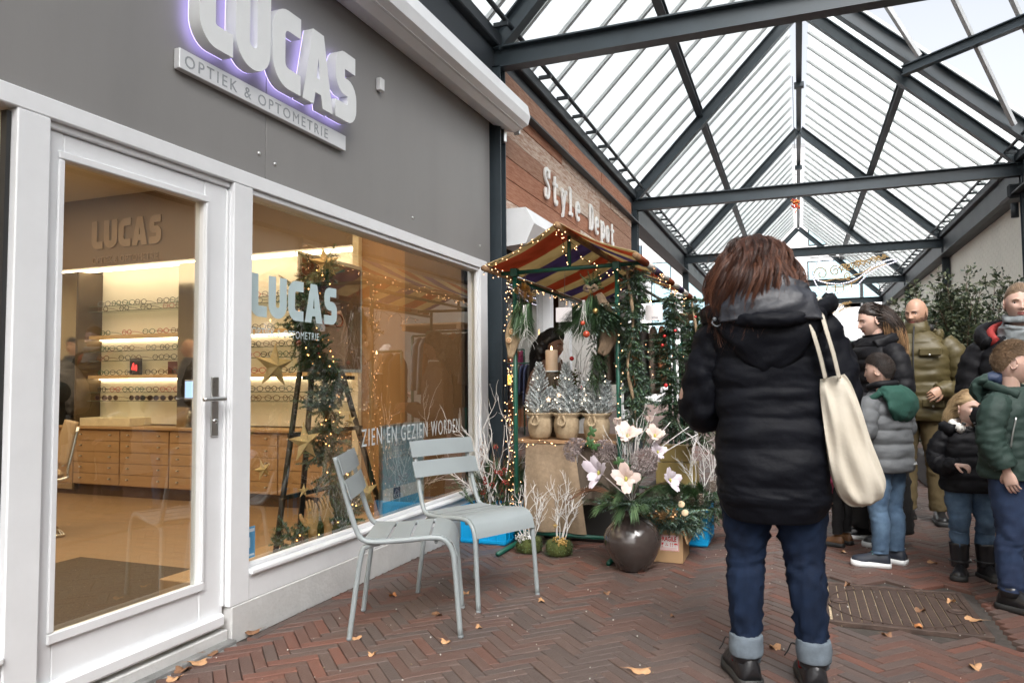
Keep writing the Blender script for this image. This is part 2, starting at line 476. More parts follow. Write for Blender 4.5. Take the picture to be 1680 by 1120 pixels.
# ------------------------------------------------------------------ optician's shop
FX = -2.44
shop = thing('optician_shop', 'optician shop front with grey fascia, white frames and lit interior', 'shop', (-2.6, 2.4, 0))
def seg(name, a, b, mat=WHITE, parent=shop, bev=.004):
    m = MB(); m.box(a, b, 0, bev); return m.build(name, mat, parent)
seg('fascia_panel', (-2.50, -3.0, 2.185), (-2.452, 2.948, 4.05), FASC, bev=.002)
seg('fascia_panel', (-2.50, 2.952, 2.185), (-2.452, 5.84, 4.05), FASC, bev=.002)
for y, z in ((2.90, 2.30), (3.02, 2.28), (4.46, 2.30), (5.62, 2.30)):
    m = MB(); m.ico((-2.451, y, z), .011, 0, 10, 6, (.6, 1, 1)); m.build('screw', SATIN, shop)
seg('head_frame', (-2.56, -3.0, 2.112), (FX, 5.75, 2.183))
seg('head_moulding', (-2.56, 2.86, 2.085), (-2.455, 5.60, 2.111))
seg('door_head', (-2.56, 1.812, 2.085), (-2.462, 2.718, 2.111))
seg('frame_post', (-2.56, 1.69, .0), (FX, 1.81, 2.111))
seg('frame_post', (-2.56, 2.722, .15), (FX, 2.85, 2.111))
seg('frame_post', (-2.56, 5.602, .15), (FX, 5.75, 2.111))
seg('bottom_rail', (-2.56, 2.851, .15), (-2.445, 5.601, .262))
seg('sill', (-2.56, 2.851, .263), (-2.425, 5.601, .292), bev=.008)
seg('frame_bead', (-2.49, 2.852, .293), (-2.462, 5.60, .315))
seg('frame_bead', (-2.49, 2.852, .316), (-2.462, 2.872, 2.084))
seg('frame_bead', (-2.49, 5.58, .316), (-2.462, 5.60, 2.084))
seg('bottom_rail', (-2.56, -3.0, .15), (-2.445, 1.689, .262)); seg('sill', (-2.56, -3.0, .263), (-2.425, 1.689, .292), bev=.008)
seg('plinth', (-2.56, -3.0, -.02), (-2.437, 1.69, .149), PLINTH); seg('plinth', (-2.56, 2.735, -.02), (-2.437, 5.83, .149), PLINTH)
seg('window_pane', (-2.508, 2.853, .30), (-2.50, 5.60, 2.10), SHOPG, bev=0)
seg('window_pane', (-2.508, -3.0, .30), (-2.50, 1.689, 2.10), SHOPG, bev=0)
seg('window_edge', (-2.499, 1.672, .30), (-2.47, 1.688, 2.1), BLACK, bev=0)
# door
dr = seg('door', (-2.53, 1.815, .065), (-2.475, 1.885, 2.083))
def dseg(name, a, b, mat=WHITE, bev=.004): return seg(name, a, b, mat, dr, bev)
dseg('stile', (-2.53, 2.572, .065), (-2.475, 2.716, 2.083)); dseg('top_rail', (-2.529, 1.886, 1.99), (-2.476, 2.571, 2.082))
dseg('bottom_panel', (-2.529, 1.886, .066), (-2.476, 2.571, .285)); dseg('weather_bar', (-2.474, 1.83, .075), (-2.44, 2.70, .135), bev=.012)
dseg('glazing_bead', (-2.474, 1.86, .262), (-2.462, 2.59, .30)); dseg('glazing_bead', (-2.474, 1.86, 1.985), (-2.462, 2.59, 2.015))
dseg('glazing_bead', (-2.474, 2.572, .301), (-2.462, 2.59, 1.984)); dseg('glazing_bead', (-2.474, 1.86, .301), (-2.462, 1.885, 1.984))
dseg('door_pane', (-2.508, 1.886, .286), (-2.50, 2.571, 1.989), SHOPG, 0)
for d in (0, .018): dseg('hinge_strip', (-2.474, 2.698 + d, .16), (-2.46, 2.712 + d, 2.07), bev=.004)
dseg('lock_plate', (-2.474, 2.622, .93), (-2.466, 2.668, 1.20), SATIN, .004)
m = MB(); m.cyl((-2.466, 2.645, 1.10), (-2.425, 2.645, 1.10), .010, 12); m.tube([(-2.428, 2.645, 1.10), (-2.423, 2.66, 1.10), (-2.42, 2.60, 1.10), (-2.42, 2.53, 1.10)], .0095, 12, sub=4)
m.build('handle', SATIN, dr)
m = MB(); m.lathe((0, 0, 0), [(.012, 0), (.012, .004), (.008, .006)], 16); m.xf(Matrix.Translation((-2.466, 2.645, 1.0)) @ Matrix.Rotation(PI / 2, 4, 'Y')); m.build('keyhole', CHROME, dr)

seg('door_threshold', (-2.56, 1.812, -.02), (-2.445, 2.72, .055), PLINTH, bev=.004)
# interior
WARMW = M('warm_cream_wall', (.66, .58, .43), .7, .04, 3)
BROWN = M('brown_bulkhead', (.20, .135, .085), .6, .05, 2)
OAKF = M('oak_floor', (.24, .155, .090), .45, .16, 2.2, .05, 30, stretch=(1, 9, 1), col2=(.32, .215, .13))
OAKC = M('oak_veneer', (.40, .245, .125), .42, .12, 3, .04, 30, stretch=(1, 1, 8), col2=(.47, .30, .16))
ORNG = M('honey_wood_panel', (.30, .165, .07), .5, .10, 1.5, stretch=(6, 6, .6), col2=(.36, .205, .09))
MIRR = M('mirror', (.82, .80, .74), .02, .01, metal=1)
CEIL = M('ceiling_white', (.62, .58, .50), .8, .03)
seg('shop_floor', (-12, -3, -.01), (-2.57, 6.05, .05), OAKF, bev=0)
seg('shop_wall', (-12, 5.95, .051), (-3.6, 6.05, 3.1), WARMW, bev=0)
seg('bulkhead', (-12, 5.52, 2.38), (-3.6, 5.945, 3.099), BROWN, bev=0)
seg('side_panel', (-3.6, 5.56, .051), (-3.10, 5.62, 3.1), ORNG, bev=0)
seg('side_panel', (-3.098, 5.50, .051), (-2.57, 5.56, 3.1), M('walnut_panel', (.15, .09, .05), .45, .1, 1.5, stretch=(6, 6, .6)), bev=0)
seg('cream_strip', (-3.62, 5.50, .051), (-3.56, 5.555, 3.1), M('cream_trim', (.72, .62, .45), .6), bev=0)
seg('shop_wall', (-12.1, -3, .051), (-12, 6.05, 3.1), WARMW, bev=0)
seg('shop_wall', (-12, -3.1, .051), (-2.57, -3, 3.1), WARMW, bev=0)
seg('shop_ceiling', (-12, -3, 3.101), (-2.57, 6.05, 3.2), CEIL, bev=0)
seg('shop_wall', (-2.57, -3.1, 2.19), (-2.51, 5.8, 3.2), CEIL, bev=0)
seg('shop_roof', (-12.1, -3.1, 3.201), (-2.6, 6.0, 4.0), M('roof_felt', (.1, .1, .1), .9), bev=0)
seg('window_board', (-3.0, 2.85, .051), (-2.57, 5.50, .20), M('oak_board', (.42, .27, .14), .5), bev=.004)
dm = MB(); dm.box((-4.35, 1.2, .051), (-2.60, 3.5, .062), 0, .003)
tag(dm.build('door_mat', M('coir_mat', (.10, .075, .052), .98, .35, 120, .8, 300)), 'brown coir mat on the oak floor just inside the shop door', 'door mat')
# mirrors set in the shelf wall
MX1, MX2 = pix(97, 500, 'y', 5.5).x, pix(128, 500, 'y', 5.5).x
MX3, MX4 = pix(293, 480, 'y', 5.5).x, pix(336, 480, 'y', 5.5).x
for x0m, x1m, z0m, z1m in ((MX1, MX2, .10, 2.34), (MX3, MX4, .60, 2.34)):
    seg('mirror_panel', (x0m, 5.50, z0m), (x1m, 5.515, z1m), MIRR, bev=0)
    seg('mirror_side', (x1m + .001, 5.48, z0m), (x1m + .03, 5.94, z1m), M('bronze_edge', (.12, .085, .05), .4, metal=.4), bev=0)
# raised shop name on the bulkhead
LW = M('bulkhead_letters', (.30, .21, .14), .5)
LP = pix(151, 410, 'y', 5.51)
text('wall_lettering', 'OPTIEK & OPTOMETRIE', .098, frame((LP.x, 5.514, LP.z - .15), (1, 0, 0), (0, 0, 1)), LW, shop, .004, .0, sx=.88)
# ceiling spots (lit) and the room's lamps, plus an added window fill
SPOT = emis('spot_glow', (1, .86, .62), 9, False)
for i in range(7):
    for j in range(3):
        m = MB(); m.lathe((-11 + i * 1.3, -.4 + j * 2.3, 3.085), [(.0, .0), (.075, .0), (.075, .012), (.0, .012)], 20, caps=False); m.build('ceiling_spot', SPOT, shop)
def area(name, loc, sx, sy, power, col, rot=(0, 0, 0)):
    l = bpy.data.lights.new(name, 'AREA'); l.shape = 'RECTANGLE'; l.size = sx; l.size_y = sy; l.energy = power; l.color = col
    o = bpy.data.objects.new(name, l); COL.objects.link(o); o.location = loc; o.rotation_euler = rot; return o
LAMP = 0.30
area('shop_ceiling_light', (-5.2, 2.6, 3.05), 4.5, 4.5, 230 * LAMP, (1, .77, .50))
area('shop_ceiling_light', (-9.2, 2.6, 3.05), 3.5, 4.5, 120 * LAMP, (1, .74, .45))
area('window_fill_light', (-2.80, 4.0, 2.9), .25, 2.2, 40 * LAMP, (1, .70, .38))  # added fill lamp, brightens the garland and display behind the glass

# ------------------------------------------------------------------ eyewear wall
CREAM = M('backlit_shelf_back', (.84, .80, .70), .6, .02)
cab = thing('shelf_wall', 'backlit cream shelf wall with glass shelves of spectacle frames', 'display shelves', (-5.5, 5.9, .9))
m = MB(); m.box((MX2 + .035, 5.76, .76), (-3.65, 5.78, 2.37), 0); m.build('back_panel', CREAM, cab)
m = MB(); m.box((-9.6, 5.76, .86), (MX1 - .02, 5.78, 2.37), 0); m.build('back_panel', CREAM, cab)
SHELFG = glassmat('clear_shelf', (.93, .95, .91), 1.0)
SHG = M('shelf_glass', (.16, .19, .16), .1, .05)
SHW = M('lit_oak_shelf', (.62, .44, .24), .5, .06)
zs = [2.03, 1.90, 1.62, 1.42, 1.28, 1.11, .94]
SZ = [(2.06, 0), (1.93, 0), (1.66, 1), (1.405, 0), (1.25, 0), (1.04, 1), (.80 + .02, 0)]
zp = lambda y: pix(210, y, 'y', 5.62).z
SZ = [(zp(500), 0), (zp(509), 0), (zp(549), 1), (zp(575), 0), (zp(591), 0), (zp(615), 1), (zp(643), 0), (zp(657), 0), (.72, 0)]
MX1, MX2 = pix(97, 500, 'y', 5.5).x, pix(128, 500, 'y', 5.5).x
MX3, MX4 = pix(293, 480, 'y', 5.5).x, pix(336, 480, 'y', 5.5).x
led = emis('shelf_led', (1, .80, .52), 7.0, True)
for z, kind in SZ[:-1]:
    for xa, xb in ((MX2 + .04, MX3 - .005), (MX4 + .04, -3.65), (-9.5, MX1 - .02)):
        m = MB(); th = .035 if kind else .006
        m.box((xa, 5.60, z - th), (xb, 5.758 if kind else 5.615, z), 0, .001); m.build('shelf', SHW if kind else SHG, cab)
        if not kind: m = MB(); m.box((xa, 5.6155, z - th), (xb, 5.758, z), 0); m.build('shelf_pane', SHELFG, cab)
        if kind:
            m = MB(); m.box((xa, 5.735, z - .046), (xb, 5.75, z - .037), 0); m.build('led_strip', led, cab)
m = MB(); m.box((-9.5, 5.60, 2.345), (-3.65, 5.63, 2.375), 0); m.build('led_strip', led, cab)
FR = [M('frame_black', (.015, .015, .017), .3), M('frame_red', (.45, .03, .03), .3), M('frame_tortoise', (.14, .06, .03), .3),
      M('frame_pink', (.55, .18, .17), .3), M('frame_steel', (.15, .17, .18), .3), M('frame_green', (.03, .12, .08), .3)]
LENS = M('sun_lens', (.05, .03, .03), .1)
def spectacles(lab, mat, dark=False):
    t = thing('eyeglasses', lab, 'eyeglasses', (0, 0, 0), 0, 'spectacle frames on the shelf wall')
    m = MB()
    for sx in (-1, 1):
        P = [V((sx * .034 + .026 * math.cos(a) * (1 if True else 1), 0, .022 + .020 * math.sin(a))) for a in [2 * PI * k / 10 for k in range(11)]]
        m.tube(P, .0028, 5, 0, sub=1)
        m.tube([(sx * .060, 0, .026), (sx * .066, .05, .026), (sx * .062, .12, .012)], .002, 4, 0, sub=1)
    m.tube([(-.010, 0, .028), (0, -.002, .030), (.010, 0, .028)], .0022, 5, 0, sub=1)
    m.build('frame', mat, t, world=False)
    if dark:
        for sx in (-1, 1):
            m = MB(); m.ico((sx * .034, 0, .022), .022, 0, 10, 6, (1, .15, .85)); m.build('lens', LENS, t, world=False)
    return t
protog = {}
rg = random.Random(11)
names = ['black', 'red', 'tortoise', 'pink', 'steel', 'green']
where = ['on the top glass shelf', 'on the second glass shelf', 'on the upper oak shelf', 'on the fourth shelf down', 'on the fifth shelf down', 'on the lower oak shelf', 'on the bottom glass shelf']
first = True
SEEN = {}
ORD = ['first', 'second', 'third', 'fourth', 'fifth', 'sixth', 'seventh', 'eighth', 'ninth', 'tenth', 'eleventh', 'twelfth', 'thirteenth', 'fourteenth', 'fifteenth', 'sixteenth', 'seventeenth', 'eighteenth']
where.append('on the lowest shelf')
for si, (z, kind) in enumerate(SZ[:-1]):
    cnt_ = 0
    for xa, xb in ((MX2 + .12, MX3 - .04), (MX4 + .08, -4.2)):
        x = xa + rg.uniform(0, .05)
        while x < xb - .05:
            ci = rg.choice((0, 0, 0, 1, 2, 2, 3, 4, 4, 5)) if si != 7 else 2
            dk = si == 7 and x < MX3
            cnt_ += 1; lab = '%s %s, %s from the left %s' % (names[ci], 'sunglasses' if dk else 'spectacle frame', ORD[min(17, cnt_ - 1)], where[si])
            if (ci, dk) not in protog: o = protog[(ci, dk)] = spectacles(lab, FR[ci], dk)
            else: o = dup(protog[(ci, dk)], (0, 0, 0), 0, lab)
            o.location = (x + .06, 5.64, z + .001); o.rotation_euler = (0, 0, rg.uniform(-.25, .25)); o.scale = (1.25,) * 3
            x += rg.uniform(.155, .19) if rg.random() < .86 else .30
# small display cards between the frames
for (x, z, w, h, mt, lab) in ((MX2 + .62, SZ[5][0] + .001, .13, .17, M('black_card', (.03, .02, .02), .4), 'small black card with red script on the lower oak shelf'),
                             (MX3 - .16, SZ[5][0] + .001, .26, .13, M('maroon_card', (.16, .04, .03), .5), 'maroon sign block at the right end of the lower oak shelf')):
    m = MB(); m.box((x - w / 2, 5.66, z), (x + w / 2, 5.70, z + h), 0, .002); o = tag(m.build('display_card', mt), lab, 'display card')
    if w < .2: 
        m = MB(); m.tube([(x - .03, 5.657, z + .05), (x - .01, 5.657, z + .12), (x, 5.657, z + .05), (x + .03, 5.657, z + .10), (x + .03, 5.657, z + .04)], .006, 5, 0, sub=3); m.build('script', emis('red_script', (1, .05, .04), 1.2), o)
    else: text('lettering', 'GOTTI', .03, frame((x - .05, 5.658, z + .06), (1, 0, 0), (0, 0, 1)), M('pale_print', (.5, .35, .25), .5), o, .0006)
# drawer cabinet
dc = thing('drawer_cabinet', 'long low oak cabinet of drawers below the spectacle shelves', 'cabinet', (-5.6, 5.75, .05))
m = MB(); m.box((-9.6, 5.49, .16), (-3.65, 5.94, .72), 0, .003); m.build('carcass', OAKC, dc)
m = MB(); m.box((-9.6, 5.53, .051), (-3.65, 5.93, .158), 0); m.build('kickboard', M('kick_dark', (.10, .06, .04), .6), dc)
m = MB(); m.box((-9.62, 5.44, .722), (-3.64, 5.94, .748), 0, .003); m.build('cabinet_top', OAKC, dc)
kn = MB(); kn.cyl((0, 0, 0), (0, -.02, 0), .010, 8, 0)
dr0 = None
for c in range(9):
    xa = -9.5 + c * .64
    for k in range(5):
        z = .17 + k * .109; 
        if dr0 is None:
            m = MB(); m.box((-.312, -.018, 0), (.312, 0, .104), 0, .002); dr0 = m.build('drawer', OAKC, dc, world=False); d = dr0
            m = MB(); m.cyl((-.2, -.018, .06), (-.2, -.045, .06), .007, 8); m.build('knob', SATIN, dr0, world=False)
            m = MB(); m.cyl((.2, -.018, .06), (.2, -.045, .06), .007, 8); m.build('knob', SATIN, dr0, world=False)
        else:
            d = dr0.copy(); COL.objects.link(d); d.parent = dc
            for ch in dr0.children: q = ch.copy(); COL.objects.link(q); q.parent = d
        d.location = V((xa + .32, 5.488, z)) - V((-5.6, 5.75, .05))
m = MB(); m.box((MX2 + .06, 5.5, .749), (MX2 + .75, 5.85, .83), 0, .003)
tag(m.build('display_riser', M('cream_riser', (.74, .66, .48), .5)), 'cream riser box with sunglasses standing on the oak cabinet', 'display box')
# ------------------------------------------------------------------ LUCAS sign
def curve_solid(name, polys, depth, mtx, mat, parent, bevel=0.0):
    c = bpy.data.curves.new(name, 'CURVE'); c.dimensions = '2D'; c.fill_mode = 'BOTH'; c.extrude = depth / 2; c.bevel_depth = bevel; c.bevel_resolution = 1
    for P in polys:
        s = c.splines.new('POLY'); s.points.add(len(P) - 1); s.use_cyclic_u = True
        for i, p in enumerate(P): s.points[i].co = (p[0], p[1], 0, 1)
    t = bpy.data.objects.new(name, c); me = bpy.data.meshes.new_from_object(t); bpy.data.objects.remove(t); bpy.data.curves.remove(c)
    me.transform(Matrix.Translation((0, 0, depth / 2))); me.transform(mtx)
    me.materials.clear(); me.materials.append(mat); o = bpy.data.objects.new(name, me); COL.objects.link(o)
    if parent is not None:
        off = OFF.get(parent.name, V()); me.transform(Matrix.Translation(-off)); o.parent = parent; OFF[o.name] = off
    return o
def strip(P, w):
    """outline of a stroke of width w along polyline P (square ends)"""
    L = []; Rr = []
    P = [V((p[0], p[1], 0)) for p in P]
    for i, p in enumerate(P):
        a = P[max(i - 1, 0)]; b = P[min(i + 1, len(P) - 1)]
        t0 = (p - a).normalized() if i else (b - p).normalized(); t1 = (b - p).normalized() if i < len(P) - 1 else t0
        n = V((-(t0 + t1).y, (t0 + t1).x, 0)).normalized(); k = w / 2 / max(.5, n.dot(V((-t1.y, t1.x, 0))))
        L.append(p + n * k); Rr.append(p - n * k)
    return [(q.x, q.y) for q in L] + [(q.x, q.y) for q in reversed(Rr)]
def arc(cx, cy, r, a0, a1, n=7): return [(cx + r * math.cos(math.radians(a0 + (a1 - a0) * i / n)), cy + r * math.sin(math.radians(a0 + (a1 - a0) * i / n))) for i in range(n + 1)]
def lucas_glyphs():
    w = .26; h = w / 2   # unit cap height 1
    G = {}
    G['L'] = ([strip([(h, 1)] + arc(h + .16, h + .16, .16, 180, 270) + [(.56, h)], w)], .56)
    G['U'] = ([strip([(h, 1)] + arc(h + .19, h + .19, .19, 180, 270) + arc(.66 - h - .19, h + .19, .19, 270, 360) + [(.66 - h, 1)], w)], .66)
    G['C'] = ([strip([(.60, 1 - h)] + arc(h + .20, 1 - h - .20, .20, 90, 180) + arc(h + .20, h + .20, .20, 180, 270) + [(.60, h)], w)], .60)
    G['A'] = ([[(0, 0), (.24, 1), (.50, 1), (.74, 0), (.48, 0), (.44, .17), (.30, .17), (.26, 0)], [(.335, .37), (.405, .37), (.37, .66)]], .74)
    G['S'] = ([strip([(.56, 1 - h)] + arc(h + .14, 1 - h - .12, .12, 90, 180, 5) + arc(h + .14, .5 + .12, .12, 180, 270, 5) +
                     arc(.60 - h - .12, .5 - .12 + .0, .12, 90, 0, 5) + arc(.60 - h - .12, h + .12, .12, 0, -90, 5) + [(.02, h)], w * .93)], .60)
    return G
GL = lucas_glyphs()
def lucas(parent, org, xd, yd, size, depth, mat, gap=.06, sx=1.0, back=None):
    x = 0; mt = frame(org, xd, yd)
    for ch in 'LUCAS':
        polys, w = GL[ch]; P = [[((x + p[0]) * size * sx, p[1] * size) for p in q] for q in polys]
        curve_solid('letter', P, depth, mt, mat, parent, .0)
        if back: curve_solid('letter_glow', [P[0]], .0015, frame(V(org) - frame(org, xd, yd).col[2].to_3d() * .003, xd, yd), back, parent)
        x += w + gap
    return x * size * sx
lucas(shop, (LP.x, 5.512, LP.z), (1, 0, 0), (0, 0, 1), .29, .010, LW, .07, .95)
sg = thing('shop_sign', 'white raised LUCAS letters with violet glow on grey fascia', 'sign', (-2.42, 3.0, 2.5))
lucas(sg, (-2.418, 2.405, 2.645), (0, 1, 0), (0, 0, 1), .405, .062, M('sign_white', (.74, .76, .76), .4, .02), .045, .895, emis('violet_led', (.52, .44, 1.0), 1.6))
m = MB(); m.box((-2.45, 2.36, 2.512), (-2.418, 3.60, 2.60), 0, .002); m.build('name_plate', M('brushed_plate', (.72, .73, .74), .4, .02, metal=.25), sg)
text('plate_lettering', 'OPTIEK & OPTOMETRIE', .076, frame((-2.417, 2.385, 2.529), (0, 1, 0), (0, 0, 1)), M('engraved_grey', (.32, .34, .36), .5), sg, .0005, sx=1.02, spacing=1.32)
m = MB(); m.box((-2.45, 3.98, 3.02), (-2.415, 4.03, 3.10), 0, .004)
tag(m.build('wall_box', WHITE2), 'small white sensor box on the grey fascia beside the sign', 'sensor')
# window lettering (vinyl on the glass)
vin = M('pale_blue_vinyl', (.50, .62, .64), .5, .02)
wl = thing('window_lettering', 'pale blue LUCAS lettering stuck on the display window glass', 'window lettering', (-2.498, 3.1, 1.5))
lucas(wl, (-2.4985, 2.905, 1.50), (0, 1, 0), (0, 0, 1), .215, .0012, vin, .06, 1.0)
text('lettering', 'OPTIEK & OPTOMETRIE', .058, frame((-2.4985, 2.915, 1.405), (0, 1, 0), (0, 0, 1)), vin, wl, .0004, sx=.80, spacing=1.15)
wl2 = thing('window_lettering', 'pale ZIEN EN GEZIEN WORDEN line low on the display window', 'window lettering', (-2.498, 4.5, .8))
text('lettering', 'ZIEN EN GEZIEN WORDEN', .155, frame((-2.4985, 3.90, .775), (0, 1, 0), (0, 0, 1)), M('grey_vinyl', (.55, .60, .62), .5), wl2, .0004, sx=.62, spacing=1.25)
st = thing('window_sticker', 'small blue and white sticker in lower left corner of display window', 'sticker', (-2.498, 2.92, .37))
m = MB(); m.box((-2.4985, 2.873, .325), (-2.4975, 2.955, .475), 0); m.build('sticker_sheet', M('sticker_blue', (.10, .32, .55), .4), st)
m = MB(); m.box((-2.4972, 2.878, .335), (-2.4968, 2.950, .345), 0); m.box((-2.4972, 2.878, .45), (-2.4968, 2.950, .466), 0); m.box((-2.4972, 2.884, .375), (-2.4968, 2.92, .425), 0); m.build('sticker_print', M('sticker_pale', (.6, .7, .78), .4), st)

# roller awning cassette above the fascia
aw = thing('awning_cassette', 'white folded awning cassette above the grey fascia', 'awning', (-2.3, 3, 3.4))
m = MB(); pr_ = [(-2.44, 3.42), (-2.30, 3.38), (-2.17, 3.43), (-2.15, 3.50), (-2.17, 3.60), (-2.30, 3.66), (-2.44, 3.66)]
vs = [(x, y, z - (.015 * (6.0 - y))) for y in (-1.5, 6.06) for x, z in pr_]; n = len(pr_)
m.add(vs, [tuple(range(n)), tuple(reversed(range(n, 2 * n)))] + [(i, i + n, (i + 1) % n + n, (i + 1) % n) for i in range(n)])
m.build('cassette', WHITE, aw)
m = MB(); m.beam((-2.162, -1.5, 3.40), (-2.162, 6.061, 3.51), .012, .02, 0); m.beam((-2.245, -1.5, 3.295), (-2.245, 6.061, 3.408), .05, .008, 0); m.build('front_profile', WHITE2, aw)
m = MB(); m.box((-2.31, 6.062, 3.36), (-2.25, 6.08, 3.46), 0, .01); m.box((-2.44, 5.98, 3.28), (-2.36, 6.03, 3.40), 0, .01); m.build('bracket', SATIN, aw)

# ------------------------------------------------------------------ neighbouring shop with reclaimed wood
sd = thing('gift_shop', 'gift shop front clad in weathered red brown boards', 'shop', (-2.6, 8.8, 0))
WD = [M('board_red', (.30, .105, .05), .75, .3, 9, .35, 50, stretch=(1, .8, 9), col2=(.46, .23, .14)),
      M('board_brown', (.26, .115, .06), .75, .3, 9, .35, 50, stretch=(1, .8, 9), col2=(.44, .26, .18)),
      M('board_worn', (.34, .16, .09), .8, .3, 9, .35, 50, stretch=(1, .9, 8), col2=(.70, .60, .50)),
      M('board_pale', (.46, .30, .21), .8, .3, 9, .35, 50, stretch=(1, .9, 8), col2=(.74, .67, .58))]
rw = random.Random(5)
for r in range(8):
    z = 2.42 + r * .198; y = 6.04
    js = [6.04] + ([8.2 + rw.uniform(-.9, .9)] if True else []) + [9.9 + rw.uniform(-.5, .5), 11.62]
    for i in range(3):
        k = rw.choice((0, 0, 1, 2, 2)) if i == 0 else rw.choice((0, 1, 2, 3, 3))
        if r >= 6 and i == 0: k = rw.choice((0, 1))
        m = MB(); m.box((-2.47, js[i] + .002, z + .002), (-2.425 + rw.uniform(-.006, .006), js[i + 1] - .002, z + .194), 0, .003); m.build('plank', WD[k], sd)
seg2 = lambda nm, a, b, mt=WHITE, bev=.004: seg(nm, a, b, mt, sd, bev)
seg2('backing_wall', (-2.6, 6.03, 2.3), (-2.48, 11.64, 4.1), STEELD, 0)
m = MB(); pz = [(-2.42, 2.70), (-2.20, 2.70), (-2.12, 2.55), (-2.20, 2.38), (-2.42, 2.36)]; vs = [(x, y, z) for y in (6.05, 11.4) for x, z in pz]; n = 5
m.add(vs, [tuple(range(n)), tuple(reversed(range(n, 2 * n)))] + [(i, i + n, (i + 1) % n + n, (i + 1) % n) for i in range(n)]); m.build('shutter_box', WHITE, sd)
for y in (6.06, 7.55, 8.25, 9.6, 11.4):
    seg2('door_post', (-2.60, y, 0), (-2.47, y + .11, 2.36))
seg2('shop_wall', (-2.60, 8.37, 0), (-2.5, 9.6, 2.36), M('off_white_wall', (.62, .60, .56), .7))
seg2('door_pane', (-2.56, 6.18, .05), (-2.55, 7.54, 2.3), SHOPG, 0); seg2('door_pane', (-2.56, 9.72, .05), (-2.55, 11.39, 2.3), SHOPG, 0)
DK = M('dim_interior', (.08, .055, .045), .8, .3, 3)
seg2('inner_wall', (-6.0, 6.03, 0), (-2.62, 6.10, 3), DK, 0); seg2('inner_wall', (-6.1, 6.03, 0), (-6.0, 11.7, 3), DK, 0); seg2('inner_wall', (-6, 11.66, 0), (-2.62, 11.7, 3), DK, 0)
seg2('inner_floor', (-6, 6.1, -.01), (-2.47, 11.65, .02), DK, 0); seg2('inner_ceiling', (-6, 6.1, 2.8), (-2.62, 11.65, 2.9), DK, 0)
area('gift_shop_light', (-4.2, 8.2, 2.75), 2, 3, 22 * LAMP, (1, .68, .38))
# things glowing inside the gift shop
NEON = emis('amber_neon', (1, .50, .12), 6)
m = MB(); o_ = pix(887, 553, 'x', -3.2)
P = [(.07, .10), (-.05, .10), (-.06, .02), (.0, .035), (.06, .0), (.06, -.06), (.0, -.09), (-.07, -.07)]
m.tube([o_ + V((0, a * .8, b)) for a, b in P], .010, 6, 0, sub=4)
tag(m.build('neon_number', NEON), 'amber neon number 5 glowing inside the gift shop door', 'neon sign')
m = MB(); a = pix(833, 622, 'x', -3.0); m.box((-3.02, a.y - .1, a.z - .06), (-3.0, a.y + .12, a.z + .05), 0)
tag(m.build('light_box', emis('amber_box', (1, .55, .10), 2.2)), 'small amber light box low in the gift shop doorway', 'light box')
rs = random.Random(9)
STC = [M('stock_%d' % i, c, .7) for i, c in enumerate([(.35, .05, .04), (.45, .30, .12), (.10, .15, .10), (.5, .45, .4), (.06, .04, .05), (.30, .12, .10)])]
sh = thing('gift_shelf', 'dim shelf of coloured gift boxes inside the gift shop', 'shelf', (-3.6, 7.5, 0))
for z in (.5, 1.0, 1.5, 2.0):
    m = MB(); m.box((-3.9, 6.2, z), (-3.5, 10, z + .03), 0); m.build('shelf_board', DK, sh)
for i in range(40):
    z = rs.choice((.53, 1.03, 1.53, 2.03)); y = 6.3 + i * .085
    mt_ = rs.choice(STC); m = MB(); m.box((-3.75, y, z), (-3.55, y + .08, z + rs.uniform(.1, .35)), 0, .004)
    tag(m.build('gift_box', mt_), '%s gift box on dim shop shelf, %s from the door' % (['red', 'ochre', 'green', 'pale', 'plum', 'rust'][STC.index(mt_)], ['one box', 'two boxes', 'three boxes', 'four boxes', 'five boxes', 'six boxes', 'seven boxes', 'eight boxes', 'nine boxes', 'ten boxes'][i // 4] + ['', ' and low', ' and high', ' and mid height'][i % 4]), 'box', 'gift boxes on the shop shelf')

# typewriter style sign letters: strokes with slab serifs
def slab(ch):
    S = {'S': [[(.50, .72), (.46, .92), (.28, .98), (.10, .90), (.08, .72), (.20, .58), (.40, .48), (.52, .32), (.48, .12), (.30, .02), (.12, .08), (.07, .26)], [(.51, 1.0), (.51, .70)], [(.06, .0), (.06, .30)]],
         't': [[(.22, .95), (.22, .18), (.28, .03), (.42, .03), (.48, .14)], [(.04, .66), (.44, .66)]],
         'y': [[(.06, .66), (.27, .08)], [(.50, .66), (.27, .08), (.18, -.20), (.04, -.24)], [(-.04, .66), (.18, .66)], [(.38, .66), (.58, .66)]],
         'l': [[(.12, .98), (.25, .98), (.25, .03)], [(.06, .03), (.44, .03)]],
         'e': [[(.06, .36), (.48, .36), (.46, .55), (.28, .66), (.10, .56), (.05, .34), (.12, .10), (.30, .02), (.46, .10)]],
         'D': [[(.14, .95), (.14, .04)], [(.02, .95), (.34, .95), (.52, .78), (.54, .50), (.50, .20), (.34, .04), (.02, .04)]],
         'p': [[(.02, .66), (.14, .66), (.14, -.24)], [(.02, -.24), (.28, -.24)], [(.14, .54), (.30, .66), (.48, .52), (.50, .32), (.46, .12), (.28, .02), (.14, .14)]],
         'o': [[(.28, .66), (.10, .56), (.05, .34), (.10, .12), (.28, .02), (.46, .12), (.51, .34), (.46, .56), (.28, .66)]]}
    return S[ch]
ss = thing('shop_sign', 'white typewriter style letters Style Depot on the weathered boards', 'sign', (-2.4, 8.8, 3.0))
SGW = M('letter_white', (.82, .82, .80), .4)
yy = 7.18
